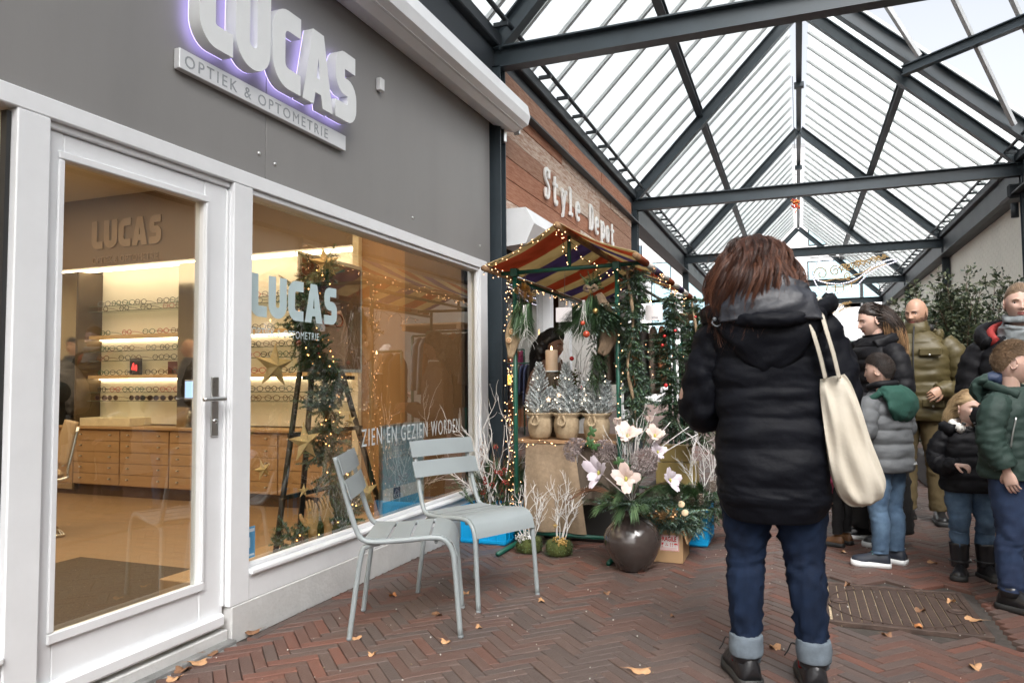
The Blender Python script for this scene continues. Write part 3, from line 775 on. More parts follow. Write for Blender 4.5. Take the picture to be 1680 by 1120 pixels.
for ch in 'Style Depot':
    if ch == ' ': yy += .31; continue
    m = MB(); sz = .31; up = ch in 'SD'
    for i, st_ in enumerate(slab(ch)):
        pts = [V((-2.40 + .004 * i, yy + p[0] * sz * .92, 3.08 + p[1] * sz)) for p in st_]
        m.tube(pts, [(.012, .023)] * len(pts), 8, 0, sub=5 if len(pts) > 3 else 1, ref=V((1, 0, 0)), expo=5, smooth=False)
    m.build('letter', SGW, ss); yy += .292

# ------------------------------------------------------------------ glazed arcade roof
LX, RX, EZ, RXX, RZ = -2.50, 3.0, 4.03, .17, 6.9
FY = [-5.93, .02, 5.97, 11.92, 17.87, 23.82, 29.77]
rf = thing('arcade_roof', 'glazed pitched arcade roof on dark slate steel frames', 'canopy', (0, 12, 4))
def rpart(nm, fn, mat=STEEL, par=rf): m = MB(); fn(m); return m.build(nm, mat, par)
for y in FY:
    rpart('tie_beam', lambda m: m.ibeam((LX + .05, y, EZ), (RX - .03, y, EZ), .13, .19))
    if y < FY[-1] + 1:
        rpart('rafter', lambda m: m.ibeam((LX + .06, y, EZ + .12), (RXX - .02, y, RZ - .06), .12, .17, up=V((0, 0, 1))))
        if True: rpart('rafter', lambda m: m.ibeam((RX - .04, y, EZ + .12), (RXX + .02, y, RZ - .06), .12, .17, up=V((0, 0, 1))))
    rpart('column', lambda m: m.ibeam((LX + .06, y, 0), (LX + .06, y, EZ - .08), .13, .13, up=V((0, 1, 0))))
    rpart('column', lambda m: m.ibeam((RX + .0, y, 0), (RX + .0, y, EZ - .08), .13, .13, up=V((0, 1, 0))))
rpart('ridge_beam', lambda m: m.box((RXX - .05, FY[0], RZ - .03), (RXX + .05, FY[-1] + .1, RZ + .12), 0))
mid = lambda sx, t: V((sx + (RXX - sx) * t, 0, EZ + .12 + (RZ - EZ - .12) * t))
for sx, t in ((LX, .43), (RX, .50)):
    p = mid(sx, t) + V((0, 0, .09))
    def pf(m): m.ibeam(p + V((0, FY[0] if sx < 0 else 11.3, 0)), p + V((0, FY[-1], 0)), .10, .13)
    rpart('purlin', pf)
for k in range(3):   # tie plates hung under the ridge
    y = FY[3] + k * 5.95 - 2.9
    rpart('ridge_bracket', lambda m: m.box((RXX - .09, y, RZ - .14), (RXX + .09, y + .12, RZ - .031), 0, .01))
# eaves: box gutter, flange and pipe on both sides
for sx, sg_ in ((LX, 1), (RX, -1)):
    y0, y1 = FY[0], FY[-1] + .1
    rpart('eaves_beam', lambda m: m.box((sx - .10 * sg_, y0, EZ - .32), (sx + .05 * sg_, y1, EZ + .10), 0, .004), STEELD)
    rpart('eaves_flange', lambda m: m.box((sx + .051 * sg_, y0, EZ - .32), (sx + .16 * sg_, y1, EZ - .30), 0), STEELD)
    rpart('gutter', lambda m: m.box((sx - .42 * sg_, y0, EZ + .101), (sx + .12 * sg_, y1, EZ + .22), 0, .01), STEELD)
    rpart('service_pipe', lambda m: m.cyl((sx + .22 * sg_, y0, EZ + .26), (sx + .22 * sg_, y1, EZ + .26), .022, 10), STEELD)
    for k in range(int((y1 - y0) / .6)):
        yk = y0 + k * .6 + .3
        if yk > 3: rpart('pipe_bracket', lambda m: m.box((sx + .12 * sg_, yk, EZ + .20), (sx + .25 * sg_, yk + .03, EZ + .235), 0), STEELD)
BARM = ALU
def slope_pt(sx, t, y, h=.22):
    a = V((sx, y, EZ + .12)); b = V((RXX, y, RZ - .06)); d = (b - a).normalized(); nn = V((-d.z, 0, d.x)) if sx < 0 else V((d.z, 0, -d.x))
    return a + (b - a) * t + nn * h
for side, sx in (('l', LX), ('r', RX)):
    ys = []; y = FY[0]
    while y < FY[-1] + .05: ys.append(y); y += .595
    b0 = p0 = None
    for i, y in enumerate(ys):
        if side == 'r' and y < 11.2: continue
        if y < -4: continue
        a, b = slope_pt(sx, .0, 0), slope_pt(sx, 1.0, 0)
        if b0 is None:
            m = MB(); m.beam(a, b, .045, .06, 0); m.beam(a - V((0, 0, .035)), b - V((0, 0, .035)), .02, .03, 0); b0 = m.build('glazing_bar', BARM, rf, world=False)
            nn = (slope_pt(sx, .5, 0, .25) - slope_pt(sx, .5, 0, .22)).normalized()
            m = MB(); c = [a + V((0, .024, 0)), a + V((0, .571, 0)), b + V((0, .571, 0)), b + V((0, .024, 0))]
            m.add(c + [q + nn * .007 for q in c], [(0, 3, 2, 1), (4, 5, 6, 7), (0, 1, 5, 4), (1, 2, 6, 5), (2, 3, 7, 6), (3, 0, 4, 7)]); p0 = m.build('glass_pane', PANE, rf, world=False)
            bo, po = b0, p0
        else:
            bo = b0.copy(); COL.objects.link(bo); bo.parent = rf
            po = p0.copy(); COL.objects.link(po); po.parent = rf
        bo.location = V((0, y, 0)) - V((0, 12, 4)); po.location = V((0, y, 0)) - V((0, 12, 4))
        if i == len(ys) - 1: bpy.data.objects.remove(po)
# cross roof joining on the right, nearer than the second frame
E1 = V((RX, 11.12, EZ + .12)); A1 = V((RXX, 11.12, RZ - .04))
rpart('valley_beam', lambda m: m.ibeam(E1, A1, .16, .20))
vm = pix(1482, 117, 'y', 11.12); q1 = pix(1690, 30, 'z', vm.z)
rpart('cross_purlin', lambda m: m.ibeam(vm, vm + (q1 - vm) * 2.6, .10, .13))
pu = (q1 - vm); slope = (A1 - E1).normalized(); nrm = pu.cross(slope).normalized()
def onpl(x, y):
    d = CR @ V((x - CX, y - CY, FPX)); o = V((0, 0, CAMH)); return o + d * ((vm + V((0, 0, .1)) - o).dot(nrm) / d.dot(nrm))
for a, b in (((1400, -75), (1508, 92)), ((1520, -95), (1664, 205)), ((1610, -110), (1800, 300)), ((1290, -60), (1360, 15))):
    rpart('glazing_bar', lambda m: m.beam(onpl(*a), onpl(*b), .05, .06), BARM)
# red and yellow ornament hanging from the ridge
hp = pix(1306, 335, 'y', 14.5)
og = thing('hanging_ornament', 'small red and orange ornament hanging below the roof ridge', 'ornament', hp)
m = MB()
for k in range(60):
    m.ico(hp + V((rnd.gauss(0, .035), rnd.gauss(0, .03), rnd.gauss(0, .055))), rnd.uniform(.010, .022), rnd.choice((0, 0, 1)), 6, 4)
m.build('ornament_body', [M('ornament_red', (.75, .05, .02), .4), M('ornament_orange', (.85, .35, .08), .4)], og)['kind'] = 'stuff'
m = MB(); m.cyl(hp, (hp.x, hp.y, RZ - .1), .005, 6); m.build('cord', BLACK, og)

# ------------------------------------------------------------------ right wall
PB = M('painted_brick', (.70, .68, .60), .7, .05, 1.2, .12, 70)
wr = thing('side_wall', 'long cream painted brick wall on the right of the arcade', 'wall', (3.1, 12, 0))
m = MB(); m.box((3.08, -6, -.02), (3.3, 36, 3.80), 0); m.build('wall_face', PB, wr)
m = MB(); r2 = random.Random(4)
for row in range(62):
    z = .0 + row * .0615
    yy_ = 6.5 + (row % 2) * .11
    while yy_ < 17:
        if z > 1.4: m.box((3.081, yy_ + .003, z + .003), (3.0775 + r2.uniform(-.001, .001), yy_ + .214, z + .0590), 0)
        yy_ += .22
o = m.build('brick_course', PB, wr); o['kind'] = 'stuff'
for y in (10.6, 11.3):
    m = MB(); m.cyl((3.03, y, 0), (3.03, y, 3.8), .035, 12); tag(m.build('downpipe', M('pipe_grey', (.35, .36, .36), .5)), 'grey %s drain pipe on the cream wall behind the bush' % ('nearer' if y < 11 else 'farther'), 'pipe')
m = MB(); m.box((2.80, 12.0, 3.66), (3.0, 12.5, 3.86), 0, .03); m.cyl((2.9, 12.1, 3.6), (2.9, 12.1, 3.4), .05, 10)
tag(m.build('wall_speaker', STEELD), 'dark lamp housing under the right eaves above the bush', 'lamp')

# ------------------------------------------------------------------ building at the far end
TILE = M('white_stone_tile', (.74, .75, .76), .5, .035, .7, objrand=.05)
eb = thing('office_building', 'white tiled building with pale blue windows closing the arcade', 'building', (0, 36, 0))
m = MB(); m.box((-16, 36.1, -.02), (14, 40, 12), 0); m.build('wall', M('tile_backing', (.30, .31, .32), .8), eb)
SKYG = M('pale_window_glass', (.40, .60, .66), .12, .06, 2)
DKW = M('dark_window_glass', (.10, .14, .17), .12, .2, 2)
wins = [(pix(1326, 490, 'y', 36).x, pix(1413, 490, 'y', 36).x, 4.7, 6.5, SKYG), (pix(1415, 490, 'y', 36).x, pix(1445, 490, 'y', 36).x, 4.7, 6.5, SKYG),
        (pix(1326, 400, 'y', 36).x, pix(1375, 400, 'y', 36).x, 7.2, 9.0, SKYG), (-4.9, -3.6, 2.5, 6.9, SKYG), (-8.4, -7.0, 5.2, 7.8, DKW), (-11.0, -9.6, 5.2, 7.8, DKW), (-6.6, -5.6, 2.5, 6.9, SKYG),
        (-8.4, -7.0, 1.2, 3.9, SKYG), (5.5, 8, 4.7, 6.5, SKYG), (-3.0, -1.5, 7.2, 9.0, SKYG)]
t0 = None; tw, th = 1.25, .62; cnt = 0
for r in range(int(11.8 / th)):
    for c in range(24):
        x = -15.5 + c * tw + (0 if r % 2 else 0); z = r * th
        if any(x + tw > a and x < b and z + th > c_ and z < d for a, b, c_, d, _ in wins): continue
        if t0 is None:
            m = MB(); m.box((.008, -.03, .008), (tw - .008, 0, th - .008), 0, .006); t0 = m.build('tile', TILE, eb, world=False); o = t0
        else: o = t0.copy(); COL.objects.link(o); o.parent = eb
        o.location = V((x, 36.099, z)) - V((0, 36, 0)); cnt += 1
for a, b, c_, d, mt in wins:
    x0_ = -15.5 + math.floor((a + 15.5) / tw) * tw; x1_ = -15.5 + math.ceil((b + 15.5) / tw) * tw; z0_ = math.floor(c_ / th) * th; z1_ = math.ceil(d / th) * th
    m = MB()
    for bx in (((x0_, z0_), (a, z1_)), ((b, z0_), (x1_, z1_)), ((a, z0_), (b, c_)), ((a, d), (b, z1_))):
        if bx[1][0] - bx[0][0] > .02 and bx[1][1] - bx[0][1] > .02: m.box((bx[0][0] + .005, 36.07, bx[0][1] + .005), (bx[1][0] - .005, 36.098, bx[1][1] - .005), 0)
    if m.v: m.build('cut_tile', TILE, eb)
    m = MB(); m.box((a, 36.06, c_), (b, 36.09, d), 0); w = m.build('window', STEELD, eb)
    m = MB(); m.box((a + .05, 36.04, c_ + .05), (b - .05, 36.058, d - .05), 0); m.build('pane', mt, w)
# plain wall of the next building seen left past the wooden shop
nb = thing('side_building', 'pale building with a window seen left past the wooden shop', 'building', (-8, 24, 0))
m = MB(); m.box((-14, 24, -.02), (-7.2, 30, 9), 0); m.build('wall', TILE, nb)
m = MB(); m.box((-10.2, 23.96, 4.6), (-9.0, 23.99, 6.4), 0); w = m.build('window', STEELD, nb); m = MB(); m.box((-10.1, 23.94, 4.7), (-9.1, 23.958, 6.3), 0); m.build('pane', DKW, w)
# ------------------------------------------------------------------ people
def skinmat(n, c): return M('skin_' + n, c, .48, .06, 14, .05, 200, sss=.12)
LIPS = M('lips', (.42, .15, .13), .4)
EYEW = M('eye_white', (.75, .73, .70), .15)
IRIS = M('iris_brown', (.05, .03, .02), .1)
def g2(a, b): return math.exp(-(a * a + b * b))
def head_point(lon, lat, child=0.0, male=0.0):
    dx, dy, dz = math.cos(lat) * math.sin(lon), math.cos(lat) * math.cos(lon), math.sin(lat)
    x = dx * .075; y = dy * .094; z = dz * .118
    t = min(1, max(0, (-dz - .05) / .95))
    x *= 1 - (.30 - .06 * male + .02 * child) * t * (1 if dy > -.2 else .6)
    if dy < 0: y *= 1 - .30 * t
    if dy > 0: y += .012 * t * dy; y *= 1 - .07 * dy * dy
    if dz > 0 and dy < 0: y *= 1.06
    if dy > .15:
        f = min(1, (dy - .15) / .3)
        ax = abs(x); k = 1 - .35 * child
        if -.040 < z < .022:
            q = (.022 - z) / .046; am = (.004 + .019 * min(1, max(0, q)) ** 1.25) * k
            if z < -.026: am *= max(0, 1 - ((-.026 - z) / .012) ** 1.5)
            wd = .0075 + .007 * min(1, max(0, q)) ** 2
            y += f * am * math.exp(-(x / wd) ** 2)
        y += f * .003 * g2((ax - .013) / .006, (z + .027) / .007)
        y -= f * .0095 * g2((ax - .031) / .016, (z - .006) / .011)
        y += f * (.004 + .002 * male) * g2((ax - .028) / .022, (z - .027) / .007)
        y += f * .0045 * g2((ax - .040) / .018, (z + .024) / .022)
        y += f * .0065 * g2(x / .021, (z + .051) / .0052)
        y += f * .0075 * g2(x / .018, (z + .0635) / .0062)
        y -= f * .005 * g2(x / .022, (z + .0572) / .0022)
        y -= f * .003 * g2(x / .02, (z + .076) / .005)
        y += f * (.008 + .004 * male - .003 * child) * g2(x / .019, (z + .094) / .014)
        y += f * .002 * g2(x / .006, (z + .042) / .004) * -1
    return V((x, y, z))
def add_head(mb, mt, child=0.0, male=0.0, eyes='open', skin=0, lips=1, browm=2, neck=True, look=(0, 0)):
    """mt: matrix placing a life size head (origin between the ears, y out of the face)"""
    st = len(mb.v); N, Mn = 84, 80; vs = []; fs = []; ms = []
    for i in range(Mn + 1):
        lat = -PI / 2 + PI * i / Mn
        for j in range(N):
            t = -PI + 2 * PI * j / N; lon = t - .5 * math.sin(t); vs.append(head_point(lon, lat, child, male))
    f0 = len(mb.f)
    for i in range(Mn):
        for j in range(N):
            k = (j + 1) % N; f = (i * N + j, i * N + k, (i + 1) * N + k, (i + 1) * N + j)
            c = (vs[f[0]] + vs[f[2]]) / 2
            m = skin
            if c.y > .05:
                hw = .0225 * (1 - .2 * child)
                if abs(c.x) < hw and -.0695 + .004 * (c.x / hw) ** 2 < c.z < -.0475 - .005 * (c.x / hw) ** 2: m = lips
            b = len(mb.v); ms.append(m); fs.append(f)
    b = len(mb.v); mb.v.extend([tuple(p) for p in vs])
    for f, m in zip(fs, ms): mb.f.append(tuple(b + q for q in f)); mb.m.append(m); mb.sm.append(True)
    for sx in (-1, 1):
        # ear: bowl with a rolled rim
        e0 = len(mb.v)
        rim = [V((0, .016 * math.cos(a) + .002, .030 * math.sin(a) * (1 if math.sin(a) > 0 else .85))) for a in [PI * 2 * q / 14 for q in range(15)]]
        mb.tube(rim, .0042, 6, skin, sub=1); mb.ico((-.002 * sx, .001, .0), .014, skin, 8, 6, (.3, 1, 1.9))
        mb.xf(Matrix.Translation((sx * .0745, -.008, -.006)) @ Matrix.Rotation(sx * math.radians(-24), 4, 'Z') @ Matrix.Rotation(math.radians(-8), 4, 'X'), e0)
        ys = head_point(math.asin(.032 / .075), math.asin(.007 / .118), child, male).y
        c = V((sx * .0315, ys - .0085, .0065))
        if eyes == 'open':
            mb.ico(c, .0118, 3, 14, 10, (1.12, 1, .84))
            mb.ico(c + V((look[0] * .004, .0082, look[1] * .003)), .0058, 4, 10, 8, (1, .72, 1))
            mb.tube([c + V((-.0145, .0045, .000)), c + V((-.008, .0095, .0072)), c + V((0, .0115, .0092)), c + V((.008, .0095, .0072)), c + V((.0145, .0045, .000))], [(.0016, .0022)] * 5, 5, browm, sub=2)
            mb.tube([c + V((-.0140, .004, -.001)), c + V((0, .0108, -.0085)), c + V((.0140, .004, -.001))], .0018, 5, skin, sub=3)
            mb.tube([c + V((-.0150, .0035, .003)), c + V((0, .0108, .0125)), c + V((.0150, .0035, .003))], .0030, 6, skin, sub=3)
        else:
            mb.ico(c + V((0, .001, 0)), .0125, skin, 14, 10, (1.15, 1, .9))
            mb.tube([c + V((-.0145, .0048, -.002)), c + V((0, .0118, -.0065)), c + V((.0145, .0048, -.002))], [(.0018, .0022)] * 3, 5, browm, sub=3)
        bx = [(.014, .0205), (.026, .0255), (.037, .0245), (.047, .0185)]
        bp = []
        for a_, z_ in bx:
            lon = math.asin(min(.99, a_ / (.075 * math.cos(math.asin(z_ / .118))))); p = head_point(lon, math.asin(z_ / .118), child, male); bp.append(V((sx * p.x, p.y + .0006, p.z)))
        mb.tube(bp, [(.0016, .0032), (.0018, .0038), (.0016, .003), (.0008, .0015)], 6, browm, sub=3)
    # nostrils
    for sx in (-1, 1): mb.ico((sx * .0062, head_point(0, math.asin(-.031 / .118), child, male).y - .0035, -.0335), .0028, browm, 6, 4, (1.2, 1.2, .6))
    mb.xf(mt, st)

def hand(mb, w, d, nrm, side=1, size=1.0, curl=.4, mat=0, spread=.12):
    """w wrist, d direction of the fingers, nrm back-of-hand normal; palm, four unequal bent fingers and a thumb from the palm's side"""
    d = V(d).normalized(); n = V(nrm); n = (n - d * n.dot(d)).normalized(); s = d.cross(n) * side; st = len(mb.v); S = size
    P = lambda a, b, c: V(w) + d * a * S + s * b * S + n * c * S
    mb.tube([P(-.03, 0, 0), P(.0, 0, 0), P(.03, 0, 0), P(.065, 0, .001), P(.085, 0, 0)], [(.026 * S, .020 * S), (.027 * S, .018 * S), (.038 * S, .016 * S), (.041 * S, .014 * S), (.038 * S, .010 * S)], 12, mat, sub=3, ref=s)
    for k, (off, L, r) in enumerate(((.030, .072, .0088), (.010, .080, .0092), (-.010, .075, .0088), (-.029, .060, .0078))):
        c = curl * (1 + .12 * k); a = 0; p = P(.078, off, 0); pts = [P(.055, off * .9, 0), p]; fl = (d + s * off * spread * 30 / 10).normalized()
        for j, fr in enumerate((.42, .32, .26)):
            a += c * (.9, 1.0, .8)[j]; p = p + (fl * math.cos(a) - n * math.sin(a)) * L * S * fr; pts.append(p)
        mb.tube(pts, [r * S, r * S, r * .95 * S, r * .85 * S, r * .62 * S], 8, mat, sub=3)
    p = P(.012, .024, -.006); q = P(.040, .050, -.014); u = P(.062, .058, -.022 - .02 * curl); v = P(.080, .055, -.030 - .03 * curl)
    mb.tube([p, q, u, v], [.014 * S, .0115 * S, .010 * S, .007 * S], 8, mat, sub=3)

def hair_cap(mb, mt, front=.072, side=.02, back=-.05, thick=.012, mat=0, rough=.004, seed=0, back_ext=0):
    """close scalp hair with an uneven surface; hairline heights in head space"""
    N, Mn = 72, 48; st = len(mb.v); grid = {}; vs = []
    for i in range(Mn + 1):
        lat = -PI / 2 + PI * i / Mn
        for j in range(N):
            lon = -PI + 2 * PI * j / N; p = head_point(lon, lat)
            c = math.cos(lon)
            hl = front * max(0, c) ** .6 + (side if c > 0 else side + (back - side) * min(1, -c * 1.5)) * (1 - max(0, c) ** .6)
            hl += .006 * noise.noise(V((lon * 3, seed, 0)))
            e = (p.z - hl) / .02; e = min(1, max(-.6, e))
            nrm = p.normalized(); w = thick * (e if e < 0 else e ** .5) + rough * noise.noise(p * 60 + V((seed, 0, 0))) * max(0, e)
            grid[i, j] = (len(vs), e); vs.append(p + nrm * w + V((0, 0, w * .25 if e > 0 else 0)))
    fs = []
    for i in range(Mn):
        for j in range(N):
            k = (j + 1) % N; q = [grid[i, j], grid[i, k], grid[i + 1, k], grid[i + 1, j]]
            if max(a[1] for a in q) > -.3: fs.append(tuple(a[0] for a in q))
    mb.add(vs, fs, mat, True); mb.xf(mt, st)

def short_hair(mb, mt, n=1800, front=.072, side=.02, back=-.05, L=.022, mat=(0, 1), flow=V((0, .6, -.2)), seed=1, lift=.5, w=.0009, topL=1.6, base=.006):
    r = random.Random(seed); st = len(mb.v); k = 0
    while k < n:
        d = rdir(r); lon = math.atan2(d.x, d.y); lat = math.asin(d.z); p = head_point(lon, lat); c = math.cos(lon)
        hl = front * max(0, c) ** .6 + (side if c > 0 else side + (back - side) * min(1, -c * 1.5)) * (1 - max(0, c) ** .6)
        if p.z < hl + .002: continue
        nr = d.normalized(); f = (flow - nr * flow.dot(nr)); f += V((0, 0, -.5)) * (1 - max(0, d.z)) ; f += rdir(r) * .25
        LL = L * (1 + (topL - 1) * max(0, d.z)) * r.uniform(.7, 1.2); q = p + nr * base
        t = (nr * lift + f.normalized() * .8).normalized(); pts = [q]
        for s_ in range(4): q = q + t * LL / 4; t = (t + f * .35 - nr * .12).normalized(); pts.append(q)
        mb.strand(pts, w, r.choice(mat)); k += 1
    mb.xf(mt, st)

def long_hair(mb, mt, n=1500, length=.42, vol=1.25, wave=.012, mat=(0, 1), mat2=None, seed=2, front=.055, clump=.02, w=.0016, back_pull=0, sw=.5, side_open=.0, per=1, lockr=.012, flare=.0, wf=9, part=0.0, keep=None, fall=V((0, -.03, -1)), side=.5):
    r = random.Random(seed); st = len(mb.v); k = 0
    wd_ = mt.to_3x3().inverted() @ V((0, 0, -1)); wd_.normalize(); fall = wd_ * -fall.z + V((fall.x, fall.y, 0))
    while k < n:
        d = rdir(r); lon = math.atan2(d.x, d.y); lat = math.asin(d.z); p = head_point(lon, lat); c = math.cos(lon)
        hl = front * max(0, c) ** .5 + (-.01 if c > 0 else -.05) * (1 - max(0, c) ** .5)
        if p.z < hl: continue
        if keep and not keep(d): continue
        nr = d.normalized(); pts = []; q = p.copy()
        sd = 1 if d.x > part else -1
        t = (nr * (.7 - .5 * max(0, d.z)) + V((sd * side, -.35 - back_pull, .15 - .15 * max(0, d.z))) + rdir(r) * .12).normalized()
        LL = length * r.uniform(.75, 1.08); S = 16; ph = noise.noise(p * 13 + V((seed, 0, 0))) * 7
        rad = vol * (1 + .10 * noise.noise(p * 25)) * r.uniform(.82, 1.04)
        for s_ in range(S + 1):
            pts.append(q.copy()); u = s_ / S
            g = fall * (.30 + .9 * u); t = (t + g * .55 + V((0, -.5 * back_pull if q.y > -.03 else 0, 0))).normalized()
            q = q + t * LL / S
            # keep outside the inflated skull above the jaw
            e = V((q.x / (.075 * rad), (q.y + .008) / (.098 * rad), (q.z - .004) / (.122 * (1 + (rad - 1) * .8))))
            if q.z > -.05:
                l = e.length
                if l < 1 and l > .01: q = q + V((q.x, q.y + .008, max(0, q.z))) * (1 / l - 1) * .75
            else:
                hr = math.hypot(q.x / (.075 * rad), (q.y + .01) / (.098 * rad))
                if hr < .85 and hr > .01: q.x *= 1 + (.85 / hr - 1) * .3; q.y = (q.y + .01) * (1 + (.85 / hr - 1) * .3) - .01
            if flare and q.z < 0: q.x += sd * flare * u / S * 2
            a = ph + u * wf; am = wave * min(1, u * 2.2)
            q = q + (V((math.sin(a), math.cos(a * 1.13), 0)) * am * .35)
            if q.y > .015 and q.z < .055: q.x += (sd * (.080 + .01 * rad) - q.x) * .45; q.y -= .006
        if per == 1: mb.strand(pts, w * r.uniform(.7, 1.3), r.choice(mat), mat2 if mat2 is None else r.choice(mat2), sw); k += 1; continue
        mc_ = r.choice(mat); R0 = lockr * r.uniform(.6, 1.3)
        for e in range(per):
            a_ = r.uniform(0, 2 * PI); rr = R0 * math.sqrt(r.random()); ox, oy = math.cos(a_) * rr, math.sin(a_) * rr; cut = r.uniform(.8, 1.0); pp = []
            for i_, q_ in enumerate(pts[:max(5, int(len(pts) * cut))]):
                u = i_ / S; tt = (pts[min(i_ + 1, S)] - pts[max(i_ - 1, 0)]).normalized(); ux = tt.cross(V((.2, .1, 1)));
                ux = ux.normalized() if ux.length > .01 else V((1, 0, 0)); uy = tt.cross(ux)
                f_ = 1 - .55 * u + .12 * math.sin(u * 9 + a_); pp.append(q_ + ux * ox * f_ + uy * oy * f_)
            mb.strand(pp, w * r.uniform(.7, 1.3), mc_ if r.random() < .8 else r.choice(mat), mat2 if mat2 is None else r.choice(mat2), sw)
        k += 1
    mb.xf(mt, st)

def headmtx(pos, yaw=0, pitch=0, roll=0, s=1.0):
    return Matrix.Translation(pos) @ Matrix.Rotation(yaw, 4, 'Z') @ Matrix.Rotation(pitch, 4, 'X') @ Matrix.Rotation(roll, 4, 'Y') @ Matrix.Scale(s, 4)

def leg(mb, hip, knee, ankle, R, mat=0, wr=(.006, 5), n=20, seed=0):
    """R: hip, mid thigh, knee, calf, ankle radii"""
    hip, knee, ankle = V(hip), V(knee), V(ankle); back = V((0, -.012, 0))
    mb.tube([hip, hip.lerp(knee, .5), knee, knee.lerp(ankle, .35) + back, ankle.lerp(knee, .12), ankle], [R[0], R[1], R[2], R[3], R[4] * 1.02, R[4]], n, mat, sub=9, ref=V((1, 0, 0)), wr=wr, seed=seed)

def shoe(mb, ankle, ang, L=.26, kind='sneaker', upper=0, sole=1, tip=0, w=.048, h=.09, sl=.028):
    """shoe with its heel under the ankle; ang = heading of the toe in the figure's own space"""
    st = len(mb.v)
    def sec(y, hw, z0, z1, zc=None): return (y, hw, z0, z1)
    S = [(-.26, .70, .55 * h), (-.18, .92, h), (-.02, .95, h * 1.05), (.18, .92, h * .92), (.38, 1.0, h * .66), (.58, 1.06, h * .56), (.70, .86, h * .46), (.755, .45, h * .30)]
    rings = []
    for y, ww, hh in S:
        ring = []
        for k in range(16):
            a = 2 * PI * k / 16; ca, sa = math.cos(a), math.sin(a)
            x = w * ww * math.copysign(abs(ca) ** .75, ca); z = sl + (hh if sa > 0 else 0) * max(0, sa) ** .8 - (.002 if sa <= 0 else 0)
            if sa > 0: x *= 1 - .35 * sa
            ring.append((x, y * L, z))
        rings.append(ring)
    vs = [p for r_ in rings for p in r_]; fs = []
    for i in range(len(rings) - 1):
        for k in range(16): q = (k + 1) % 16; fs.append((i * 16 + k, (i + 1) * 16 + k, (i + 1) * 16 + q, i * 16 + q))
    fs += [tuple(range(16)), tuple(reversed(range((len(rings) - 1) * 16, len(rings) * 16)))]
    mb.add(vs, fs, upper, True)
    prof = [(-.28, .80), (-.20, 1.0), (0, 1.0), (.2, .97), (.4, 1.06), (.6, 1.12), (.72, .90), (.78, .48)]
    o = [(w * b, a * L) for a, b in prof] + [(-w * b, a * L) for a, b in reversed(prof)]; n_ = len(o)
    vs = [(x, y, .0) for x, y in o] + [(x * 1.05, y * 1.01, sl * .5) for x, y in o] + [(x * 1.0, y, sl + .003 + (.008 if abs(y) > .5 * L else 0)) for x, y in o]
    fs = [tuple(reversed(range(n_))), tuple(range(2 * n_, 3 * n_))]
    for r_ in (0, 1):
        for i in range(n_): q = (i + 1) % n_; fs.append((r_ * n_ + i, r_ * n_ + q, (r_ + 1) * n_ + q, (r_ + 1) * n_ + i))
    mb.add(vs, fs, sole, True)
    # laces
    if kind != 'boot':
        for k in range(4):
            y = (.12 + k * .075) * L; z = sl + h * (.98 - .13 * k)
            mb.tube([(-w * .5, y, z - .012), (0, y + .004, z + .002), (w * .5, y, z - .012)], .0022, 5, tip, sub=2)
    mb.xf(Matrix.Translation(V((ankle[0], ankle[1], 0))) @ Matrix.Rotation(ang, 4, 'Z'), st)

def torso(mb, pts, radii, mat=0, puff=None, wr=(.008, 5), n=48, expo=2.5, seed=0, sub=10, shape=None):
    mb.tube(pts, radii, n, mat, sub=sub, ref=V((1, 0, 0)), puff=puff, wr=wr, expo=expo, seed=seed, shape=shape)
def sleeve(mb, pts, radii, mat=0, puff=None, wr=(.008, 6), n=24, seed=0, sub=9):
    mb.tube(pts, radii, n, mat, sub=sub, puff=puff, wr=wr, seed=seed)
def cloth(name, c, rough=.75, bump=.12, **k): return M(name, c, rough, .12, k.pop('scale', 6), bump, k.pop('bscale', 35), sheen=k.pop('sheen', 0), **k)
COATB = M('black_quilted_nylon', (.0042, .0048, .0075), .60, .2, 5, .35, 24, spec=.12)
COATB2 = M('black_nylon', (.0075, .0075, .0095), .62, .2, 6, .35, 28, spec=.2)
HOODIN = M('hood_sheen', (.016, .018, .025), .5, .2, 6, .35, 26)
OLIVE = M('olive_quilt', (.082, .064, .024), .52, .15, 5, .30, 24)
GREYN = M('grey_quilt', (.098, .104, .110), .7, .12, 5, .30, 26)
DGREEN = M('green_parka', (.014, .034, .027), .72, .15, 5, .30, 26)
BGREEN = M('bottle_green_hood', (.010, .055, .040), .85, .15, 6, .30, 30)
NAVYJ = M('navy_denim', (.0045, .009, .022), .85, .3, 9, .10, 200, col2=(.009, .019, .046), spec=.2)
BLUEJ = M('washed_denim', (.040, .080, .145), .85, .3, 12, .12, 200, col2=(.10, .165, .25))
MIDJ = M('mid_denim', (.010, .020, .055), .85, .3, 10, .12, 200, col2=(.018, .038, .09))
CUFF = M('denim_cuff', (.125, .155, .185), .85, .15, 30, .15, 200)
KHAKI = M('khaki_trousers', (.11, .080, .035), .85, .15, 8, .3, 60)
BLKT = M('black_trousers', (.010, .010, .011), .85, .15, 8, .2, 60)
LEATH = M('black_leather', (.015, .015, .017), .33, .15, 8, .2, 60)
SOLEW = M('white_sole', (.72, .73, .73), .5, .05)
SOLEB = M('black_sole', (.02, .02, .02), .6)
REDL = M('red_lace', (.50, .01, .02), .7)
TURQ = M('turquoise_trim', (.05, .45, .38), .5)

def person(label, x, y, face, z=0):
    """face = heading in degrees measured from +Y (away from the camera), counter clockwise"""
    return thing('person', label, 'person', (x, y, z), math.radians(face))

